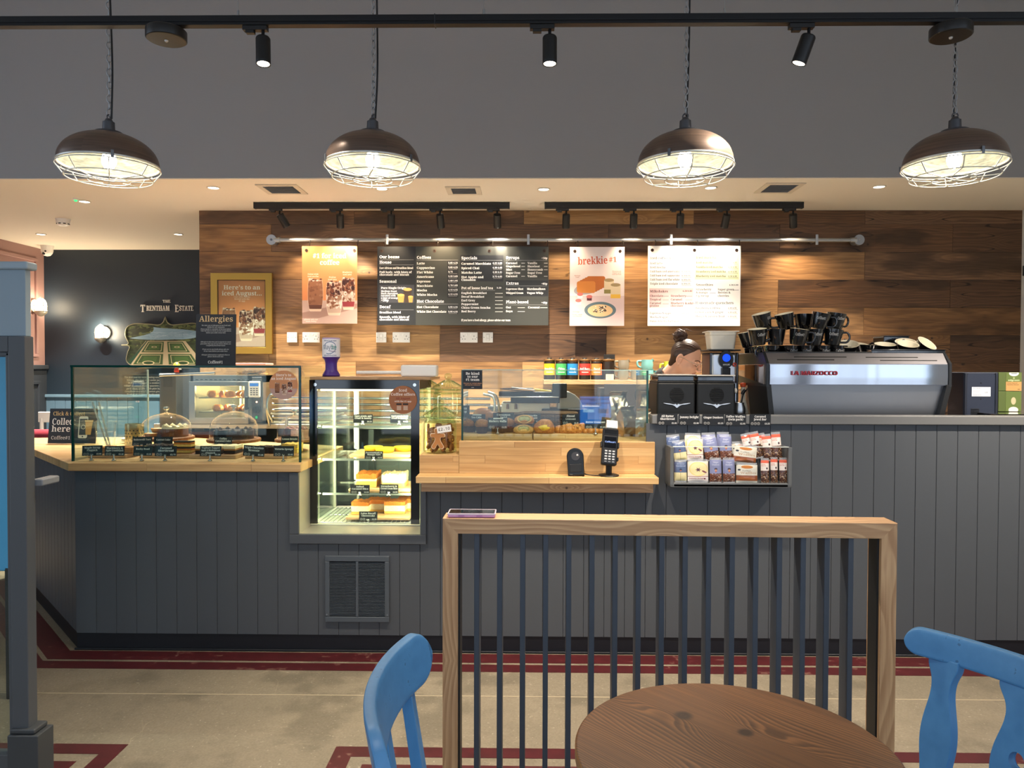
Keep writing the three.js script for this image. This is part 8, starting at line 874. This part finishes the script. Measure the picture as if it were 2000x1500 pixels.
// ---------- glazed screen at the left, bench and far seats ----------
{
  const D = 2.6, xe = X(57, D, 660), t = thing('glazed_screen', 'grey framed glazed screen with a blue grey top board at the left edge', 'screen', V(xe, 0, -D)), m = P(0x4c5054, 0.5), W = 1.1, yT = Y(657, D, 50), sw = 0.06; for (const x of [-sw / 2, -W + sw / 2]) mesh('stile', rbox(sw, yT, 0.05, 0.004).translate(x, yT / 2, 0), m, t); mesh('rail', rbox(W - 2 * sw, 0.055, 0.05, 0.002), m, t, V(-W / 2, yT - 0.028, 0)); mesh('rail', rbox(W - 2 * sw, 0.12, 0.05, 0.002), m, t, V(-W / 2, 0.06, 0)); mesh('glazing_bead', [rbox(0.02, yT - 0.17, 0.03, 0.006, 2).translate(-sw - 0.008, (yT - 0.06 + 0.12) / 2, 0), rbox(W - 2 * sw, 0.02, 0.03, 0.006, 2).translate(-W / 2, yT - 0.063, 0)], m, t); mesh('pane', box(W - 2 * sw, yT - 0.17, 0.005), glassPane, t, V(-W / 2, (yT + 0.06) / 2, 0)); const yC = Y(520, D, 30); mesh('top_board', rbox(W, yC - yT, 0.03, 0.003), P(0x8b9ca6, 0.6), t, V(-W / 2 - 0.002, (yC + yT) / 2, 0)); mesh('cap', rbox(W + 0.02, 0.028, 0.06, 0.008, 2), P(0x9aa9b1, 0.5), t, V(-W / 2 + 0.005, yC, 0)); mesh('plinth', [rbox(sw + 0.05, 0.2, 0.09, 0.004).translate(-sw / 2 + 0.02, 0.1, 0), rbox(sw + 0.03, 0.018, 0.075, 0.006).translate(-sw / 2 + 0.014, 0.21, 0)], P(0x3c4043, 0.5), t);
  mesh('ledge', rbox(0.04, 0.026, 0.1, 0.006), P(0x7b7f82, 0.5), t, V(0.006, Y(940, 2.66, 66), -0.075));
  const b = thing('blue_bench', 'high backed blue painted bench seen through the glazed screen', 'bench', V(-2.9, 0, -3.3)), bp = P(0x58aee4, 0.5); mesh('back', rbox(1.3, 1.0, 0.05, 0.01), bp, b, V(0, 1.08, 0)); mesh('seat', rbox(0.8, 0.06, 0.45, 0.01), bp, b, V(-0.24, 0.45, -0.26)); for (const x of [-0.6, 0.6]) { mesh('leg', rbox(0.06, 0.6, 0.05), P(0x1b1e22, 0.6), b, V(x, 0.3, 0)); mesh('leg', rbox(0.06, 0.42, 0.05), P(0x1b1e22, 0.6), b, V(x * 0.55 - 0.24, 0.21, -0.45)); }
  const c = thing('white_chair', 'white wooden chair beyond the left worktop behind the collection sign', 'chair', V(X(120, 6.9), 0, -6.9), 0.12), w = P(0xdedbd4, 0.5), top = Y(804, 6.9, 110); mesh('crest_rail', rbox(0.42, 0.1, 0.024, 0.01, 2), w, c, V(0, top - 0.05, 0)); for (const s of [-1, 1]) mesh('leg', [rod(V(s * 0.18, top - 0.06, 0), V(s * 0.18, 0, 0.02), 0.017, 10), rod(V(s * 0.17, 0.44, -0.36), V(s * 0.19, 0, -0.4), 0.017, 10)], w, c); mesh('seat', rbox(0.42, 0.03, 0.42, 0.01), w, c, V(0, 0.45, -0.19)); for (const x of [-0.07, 0.07]) mesh('slat', rbox(0.03, top - 0.5, 0.014, 0.004), w, c, V(x, (top + 0.4) / 2, 0.004));
  const s = thing('red_bench', 'crimson upholstered bench end beyond the left corner of the worktop', 'bench', V(X(70, 5.6), 0, -5.75)), ru = P(0x8c2436, 0.8), hT = Y(842, 5.6, 70); mesh('back_cushion', rbox(0.5, 0.4, 0.12, 0.04, 4), ru, s, V(-0.1, hT - 0.2, 0)); mesh('seat_cushion', rbox(0.5, 0.12, 0.5, 0.03, 3), ru, s, V(-0.1, 0.42, -0.25)); mesh('base', rbox(0.48, 0.36, 0.46, 0.006), P(0x2a2c30, 0.6), s, V(-0.1, 0.18, -0.25));
}
// ---------- barista ----------
{
  const len = (x, y, z) => Math.sqrt(x * x + y * y + z * z), smin = (a, b, k) => { const h = Math.max(0, Math.min(1, 0.5 + 0.5 * (b - a) / k)); return b + (a - b) * h - k * h * (1 - h); };
  const ell = (p, c, r) => { const x = (p[0] - c[0]) / r[0], y = (p[1] - c[1]) / r[1], z = (p[2] - c[2]) / r[2], k0 = len(x, y, z), k1 = len(x / r[0], y / r[1], z / r[2]); return k1 > 1e-9 ? k0 * (k0 - 1) / k1 : -Math.min(...r); };
  const cap = (p, a, b, ra, rb) => { const d = [b[0] - a[0], b[1] - a[1], b[2] - a[2]], q = [p[0] - a[0], p[1] - a[1], p[2] - a[2]], t = Math.max(0, Math.min(1, (q[0] * d[0] + q[1] * d[1] + q[2] * d[2]) / (d[0] ** 2 + d[1] ** 2 + d[2] ** 2))); return len(q[0] - d[0] * t, q[1] - d[1] * t, q[2] - d[2] * t) - (ra + (rb - ra) * t); };
  // surface nets over an axis-aligned grid
  function surface(f, lo, hi, h) {
    const n = [0, 1, 2].map(i => Math.ceil((hi[i] - lo[i]) / h) + 1), [nx, ny, nz] = n, v = new Float32Array(nx * ny * nz), id = (i, j, k) => (k * ny + j) * nx + i;
    for (let k = 0; k < nz; k++) for (let j = 0; j < ny; j++) for (let i = 0; i < nx; i++) v[id(i, j, k)] = f([lo[0] + i * h, lo[1] + j * h, lo[2] + k * h]);
    const vert = new Int32Array(nx * ny * nz).fill(-1), pos = [], idx = [], E = [[0, 1], [0, 2], [0, 4], [1, 3], [1, 5], [2, 3], [2, 6], [3, 7], [4, 5], [4, 6], [5, 7], [6, 7]];
    for (let k = 0; k < nz - 1; k++) for (let j = 0; j < ny - 1; j++) for (let i = 0; i < nx - 1; i++) { const c = []; let m = 0; for (let q = 0; q < 8; q++) { const x = v[id(i + (q & 1), j + (q >> 1 & 1), k + (q >> 2))]; c.push(x); if (x < 0) m++; } if (m === 0 || m === 8) continue; let sx = 0, sy = 0, sz = 0, cnt = 0; for (const [a, b] of E) if (c[a] < 0 !== c[b] < 0) { const t = c[a] / (c[a] - c[b]); sx += (a & 1) + ((b & 1) - (a & 1)) * t; sy += (a >> 1 & 1) + ((b >> 1 & 1) - (a >> 1 & 1)) * t; sz += (a >> 2) + ((b >> 2) - (a >> 2)) * t; cnt++; } vert[id(i, j, k)] = pos.length / 3; pos.push(lo[0] + (i + sx / cnt) * h, lo[1] + (j + sy / cnt) * h, lo[2] + (k + sz / cnt) * h); }
    const quad = (a, b, c, d, fl) => { if (a < 0 || b < 0 || c < 0 || d < 0) return; fl ? idx.push(a, b, c, a, c, d) : idx.push(a, c, b, a, d, c); };
    for (let k = 1; k < nz - 1; k++) for (let j = 1; j < ny - 1; j++) for (let i = 1; i < nx - 1; i++) { const s = v[id(i, j, k)] < 0; if (s !== v[id(i + 1, j, k)] < 0) quad(vert[id(i, j - 1, k - 1)], vert[id(i, j, k - 1)], vert[id(i, j, k)], vert[id(i, j - 1, k)], s); if (s !== v[id(i, j + 1, k)] < 0) quad(vert[id(i - 1, j, k - 1)], vert[id(i - 1, j, k)], vert[id(i, j, k)], vert[id(i, j, k - 1)], s); if (s !== v[id(i, j, k + 1)] < 0) quad(vert[id(i - 1, j - 1, k)], vert[id(i, j - 1, k)], vert[id(i, j, k)], vert[id(i - 1, j, k)], s); }
    const g = new THREE.BufferGeometry(); g.setAttribute('position', new THREE.Float32BufferAttribute(pos, 3)); g.setIndex(idx); g.computeVertexNormals(); return g;
  }
  // head in its own axes: face to +z, up +y
  const head = p => {
    const m = [Math.abs(p[0]), p[1], p[2]]; let d = ell(p, [0, 0.03, -0.018], [0.076, 0.09, 0.094]);
    d = smin(d, ell(p, [0, -0.03, 0.026], [0.056, 0.078, 0.064]), 0.03); d = smin(d, cap(m, [0.05, -0.04, 0.0], [0.012, -0.094, 0.06], 0.02, 0.017), 0.03); d = smin(d, ell(p, [0, -0.094, 0.064], [0.022, 0.017, 0.019]), 0.016);
    d = smin(d, ell(m, [0.038, -0.026, 0.058], [0.026, 0.024, 0.024]), 0.02); d = smin(d, cap(m, [0, 0.022, 0.083], [0.036, 0.02, 0.072], 0.011, 0.01), 0.012);
    d = -smin(-d, ell(m, [0.031, 0.004, 0.097], [0.018, 0.012, 0.016]), 0.01); d = smin(d, ell(m, [0.031, 0.003, 0.077], [0.0155, 0.0125, 0.0135]), 0.004);
    d = smin(d, cap(p, [0, 0.012, 0.088], [0, -0.03, 0.112], 0.0075, 0.0105), 0.009); d = smin(d, ell(m, [0.0095, -0.034, 0.1], [0.008, 0.007, 0.01]), 0.006); d = -smin(-d, ell(m, [0.0065, -0.041, 0.106], [0.003, 0.004, 0.005]), 0.003);
    d = smin(d, cap(m, [0, -0.0585, 0.092], [0.02, -0.0605, 0.08], 0.0062, 0.003), 0.004); d = smin(d, cap(m, [0, -0.0685, 0.091], [0.018, -0.066, 0.08], 0.0068, 0.003), 0.004); d = -smin(-d, cap(m, [0, -0.0632, 0.1], [0.021, -0.0628, 0.085], 0.0016, 0.001), 0.003);
    const e = ell([p[0] > 0 ? m[0] : m[0], p[1], p[2]], [0.08, -0.004, -0.012], [0.011, 0.033, 0.021]), bowl = ell(m, [0.09, -0.002, -0.008], [0.009, 0.022, 0.012]); d = smin(d, -smin(-e, bowl, 0.004), 0.008); d = smin(d, ell(m, [0.077, -0.033, -0.005], [0.008, 0.01, 0.009]), 0.006); d = smin(d, cap(m, [0.082, 0.004, -0.004], [0.083, -0.014, -0.012], 0.003, 0.003), 0.004);
    return smin(d, cap(p, [0, -0.05, -0.035], [0, -0.2, -0.09], 0.05, 0.054), 0.03);
  };
  const scalp = p => { const q = ell(p, [0, 0.034, -0.02], [0.081, 0.0935, 0.099]); const line = Math.max((p[2] - (0.043 + 0.34 * (p[1] - 0.075))) * 0.9, -(p[1] + 0.075 + 0.7 * (p[2] + 0.07)) * 0.8); const face = p[1] < 0.07 ? p[2] - (-0.012 + 0.75 * (p[1] + 0.0)) * 1.0 : -1; let d = Math.max(q + 0.0018 * Math.sin((p[0] * 1.0 + p[1] * 0.55 - 0.4 * p[2]) * 420) * 0.35, line * 0.9); if (p[1] < 0.07) d = Math.max(d, face * 0.75); d = smin(d, cap([Math.abs(p[0]), p[1], p[2]], [0.042, 0.0, -0.05], [0.028, -0.056, -0.064], 0.034, 0.027), 0.02); return d; };
  const bun = p => { const r = Math.hypot(p[0], p[1] - 0.116, p[2] + 0.108), a = Math.atan2(p[1] - 0.116, p[0]), w = 0.006 * Math.sin(a * 4 + r * 210 + (p[2]) * 90) + 0.004 * Math.sin(p[0] * 160 + p[1] * 120); return Math.min(smin(ell(p, [0, 0.116, -0.108], [0.046, 0.04, 0.042]) + w, ell(p, [0, 0.092, -0.084], [0.036, 0.034, 0.034]), 0.012)); };
  const HP = at(1341, 703, 4.88), HQ = new THREE.Quaternion().setFromEuler(new THREE.Euler(R(25), R(53), R(-4), 'YXZ')), M = new THREE.Matrix4().compose(HP, HQ, V(1, 1, 1)), K = 1.04; M.scale(V(K, K, K));
  const W = (x, y, z) => V(x, y, z).applyMatrix4(M), nb = W(0, -0.16, -0.078);
  // body in the room's axes, feet on the floor, leaning to the right over the bar
  const ar = v => [v.x, v.y, v.z], hip = V(nb.x - 0.16, 0.93, nb.z - 0.1), chest = V(nb.x - 0.05, 1.22, nb.z - 0.05), fw = V(0.86, 0, 0.5), sd = V(0.5, 0, -0.86), J = (b, f, s, y) => V(b.x + fw.x * f + sd.x * s, y, b.z + fw.z * f + sd.z * s);
  const shL = J(chest, -0.02, -0.165, 1.33), shR = J(chest, -0.02, 0.165, 1.33), elL = J(chest, 0.08, -0.22, 1.08), elR = J(chest, 0.08, 0.22, 1.08), wrL = J(chest, 0.29, -0.14, 1.1), wrR = J(chest, 0.29, 0.14, 1.1), hL = J(hip, 0, -0.09, 0.9), hR = J(hip, 0, 0.09, 0.9), kL = J(hip, 0.03, -0.1, 0.48), kR = J(hip, 0.03, 0.1, 0.48), aL = J(hip, -0.02, -0.1, 0.09), aR = J(hip, -0.02, 0.1, 0.09), tL = J(hip, 0.12, -0.11, 0.03), tR = J(hip, 0.12, 0.11, 0.03);
  const arm = (p, s, e, w) => smin(cap(p, ar(s), ar(e), 0.048, 0.036), cap(p, ar(e), ar(w), 0.036, 0.024), 0.015);
  const torso = p => { let d = cap(p, ar(hip), ar(chest), 0.125, 0.13); d = smin(d, cap(p, ar(shL), ar(shR), 0.06, 0.06), 0.07); d = smin(d, cap(p, ar(chest), ar(nb), 0.07, 0.05), 0.05); return smin(smin(d, cap(p, ar(shL), ar(elL), 0.05, 0.04), 0.03), cap(p, ar(shR), ar(elR), 0.05, 0.04), 0.03); };
  const legs = p => { let d = cap(p, ar(hL), ar(hR), 0.12, 0.12); for (const [a, b, c, t] of [[hL, kL, aL, tL], [hR, kR, aR, tR]]) { d = smin(d, cap(p, ar(a), ar(b), 0.085, 0.06), 0.04); d = smin(d, cap(p, ar(b), ar(c), 0.058, 0.042), 0.03); } return d; };
  const hand = (w, s) => { const o = [], pal = J(w, 0.045, 0, w.y - 0.008); for (let k = 0; k < 4; k++) { const l = [0.036, 0.042, 0.04, 0.03][k], b = J(w, 0.082, (k - 1.5) * 0.019, w.y - 0.01), m2 = J(w, 0.082 + l, (k - 1.5) * 0.021, w.y - 0.02), e = J(w, 0.082 + l * 1.5, (k - 1.5) * 0.02, w.y - 0.048); o.push([b, m2, 0.009, 0.008], [m2, e, 0.008, 0.007]); } const tb = J(w, 0.02, -s * 0.03, w.y - 0.01), t2 = J(w, 0.06, -s * 0.052, w.y - 0.025), t3 = J(w, 0.088, -s * 0.046, w.y - 0.04); o.push([tb, t2, 0.012, 0.01], [t2, t3, 0.01, 0.008]); return p => { let d = smin(cap(p, ar(w), ar(pal), 0.024, 0.024), cap(p, ar(J(w, 0.03, -0.022, w.y - 0.008)), ar(J(w, 0.078, -0.022, w.y - 0.01)), 0.017, 0.015), 0.012); d = smin(d, cap(p, ar(J(w, 0.03, 0.022, w.y - 0.008)), ar(J(w, 0.078, 0.022, w.y - 0.01)), 0.017, 0.014), 0.012); for (const [a, b, r0, r1] of o) d = smin(d, cap(p, ar(a), ar(b), r0, r1), 0.004); return d; }; };
  const bounds = (pts, m) => { const b = new THREE.Box3().setFromPoints(pts).expandByScalar(m); return [b.min.toArray(), b.max.toArray()]; };
  const skin = new THREE.MeshPhysicalMaterial({ color: 0xe8b498, roughness: 0.5, sheen: 0.2, sheenColor: new THREE.Color(0xffc0a0), sheenRoughness: 0.6 }), hairM = T(dataTex(256, 256, 0.2, 0.2, (u, v) => mix3([38, 24, 18], [84, 56, 42], fbm(u * 30, v * 300, 91, 3))), 0.38), shirtM = P(0x17181b, 0.8), trouM = P(0x20242c, 0.85);
  const t = thing('person', 'barista with a brown hair bun and clear glasses leaning over the bar', 'person', V(hip.x, 0, hip.z)), off = V(-hip.x, 0, -hip.z), sh = g => g.translate(off.x, off.y, off.z);
  const hg = surface(head, [-0.1, -0.215, -0.155], [0.1, 0.135, 0.135], 0.0032); hg.applyMatrix4(M);
  const under = surface(p => Math.min(smin(torso(p), legs(p), 0.05), arm(p, shL, elL, wrL), arm(p, shR, elR, wrR)) + 0.008, ...bounds([hip, chest, shL, shR, elL, elR, wrL, wrR, aL, aR, tL, tR], 0.16), 0.014);
  const hands = [[wrL, -1], [wrR, 1]].map(([w, s]) => surface(hand(w, s), ...bounds([w, J(w, 0.15, 0, w.y)], 0.075), 0.004));
  mesh('body', merge([hg, under, ...hands].map(g => sh(g.clone()))), skin, t);
  const sc = surface(p => Math.min(scalp(p)), [-0.1, -0.12, -0.14], [0.1, 0.15, 0.1], 0.003), bg = surface(bun, [-0.06, 0.04, -0.17], [0.06, 0.18, -0.03], 0.0028); mesh('hair', sh(uvBox(merge([sc, bg]).applyMatrix4(M))), hairM, t);
  const strands = []; for (let k = 0; k < 7; k++) strands.push(tube([V(-0.03 + 0.01 * k, 0.145, -0.11), V(-0.04 + 0.014 * k, 0.166 + 0.006 * Math.sin(k * 2), -0.11), V(-0.046 + 0.016 * k, 0.174, -0.1 + 0.006 * k)], 0.0008, 10, 4)); mesh('loose_hair', sh(merge(strands).applyMatrix4(M)), hairM, t);
  mesh('top', sh(surface(p => { const d = Math.max(smin(torso(p), cap(p, ar(chest), ar(nb), 0.09, 0.066), 0.03) - 0.006, 0.9 - p[1]); return Math.max(d, -cap(p, ar(W(0, -0.05, -0.02)), ar(W(0, -0.125, -0.045)), 0.09, 0.072)); }, ...bounds([hip, chest, shL, shR, elL, elR, nb], 0.16), 0.012)), shirtM, t);
  mesh('trousers', sh(surface(p => Math.max(legs(p) - 0.008, p[1] - 0.99), ...bounds([hL, hR, kL, kR, aL, aR, hip], 0.16), 0.014)), trouM, t);
  mesh('shoe', sh(surface(p => Math.max(-p[1] + 0.002, Math.min(cap(p, ar(aL.clone().setY(0.05)), ar(tL), 0.045, 0.034), cap(p, ar(aR.clone().setY(0.05)), ar(tR), 0.045, 0.034))), ...bounds([aL, aR, tL, tR], 0.07), 0.008)), MAT.black, t);
  const gl = []; const lens = s => { const c = V(s * 0.033, 0.0, 0.113), q = []; for (let k = 0; k < 28; k++) { const a = k / 28 * Math.PI * 2; q.push(V(c.x + 0.026 * Math.cos(a), c.y + 0.0235 * Math.sin(a), c.z - 0.008 * Math.cos(a) * s)); } return q; };
  for (const s of [-1, 1]) { gl.push(tube(lens(s), 0.0014, 56, 6, true)); gl.push(tube([V(s * 0.059, 0.008, 0.105), V(s * 0.08, 0.008, 0.05), V(s * 0.085, 0.01, 0.0), V(s * 0.083, 0.0, -0.03)], 0.0014, 30, 6)); } gl.push(tube([V(-0.008, 0.002, 0.118), V(0, 0.006, 0.121), V(0.008, 0.002, 0.118)], 0.0014, 12, 6)); mesh('glasses', sh(merge(gl).applyMatrix4(M)), P(0xcdbba6, 0.2, 0.4), t);
  const br = [], la = [], lp = []; for (const s of [-1, 1]) { br.push(tube([V(s * 0.014, 0.024, 0.0945), V(s * 0.032, 0.031, 0.088), V(s * 0.05, 0.022, 0.074)], 0.0026, 16, 6)); la.push(tube([V(s * 0.017, -0.0015, 0.0885), V(s * 0.031, -0.0065, 0.0905), V(s * 0.045, -0.0015, 0.0835)], 0.0016, 16, 6)); } mesh('eyebrow', sh(merge(br).applyMatrix4(M)), P(0x4a3020, 0.8), t); mesh('eyelash', sh(merge(la).applyMatrix4(M)), P(0x22150f, 0.7), t);
  mesh('lips', sh(merge([tube([V(-0.021, -0.0615, 0.0815), V(-0.008, -0.0585, 0.0965), V(0, -0.0595, 0.0985), V(0.008, -0.0585, 0.0965), V(0.021, -0.0615, 0.0815)], 0.0028, 24, 6), tube([V(-0.019, -0.0655, 0.0825), V(0, -0.069, 0.0975), V(0.019, -0.0655, 0.0825)], 0.0034, 24, 6)]).applyMatrix4(M)), P(0xb8695c, 0.45), t);
}
renderer.render(scene, camera);
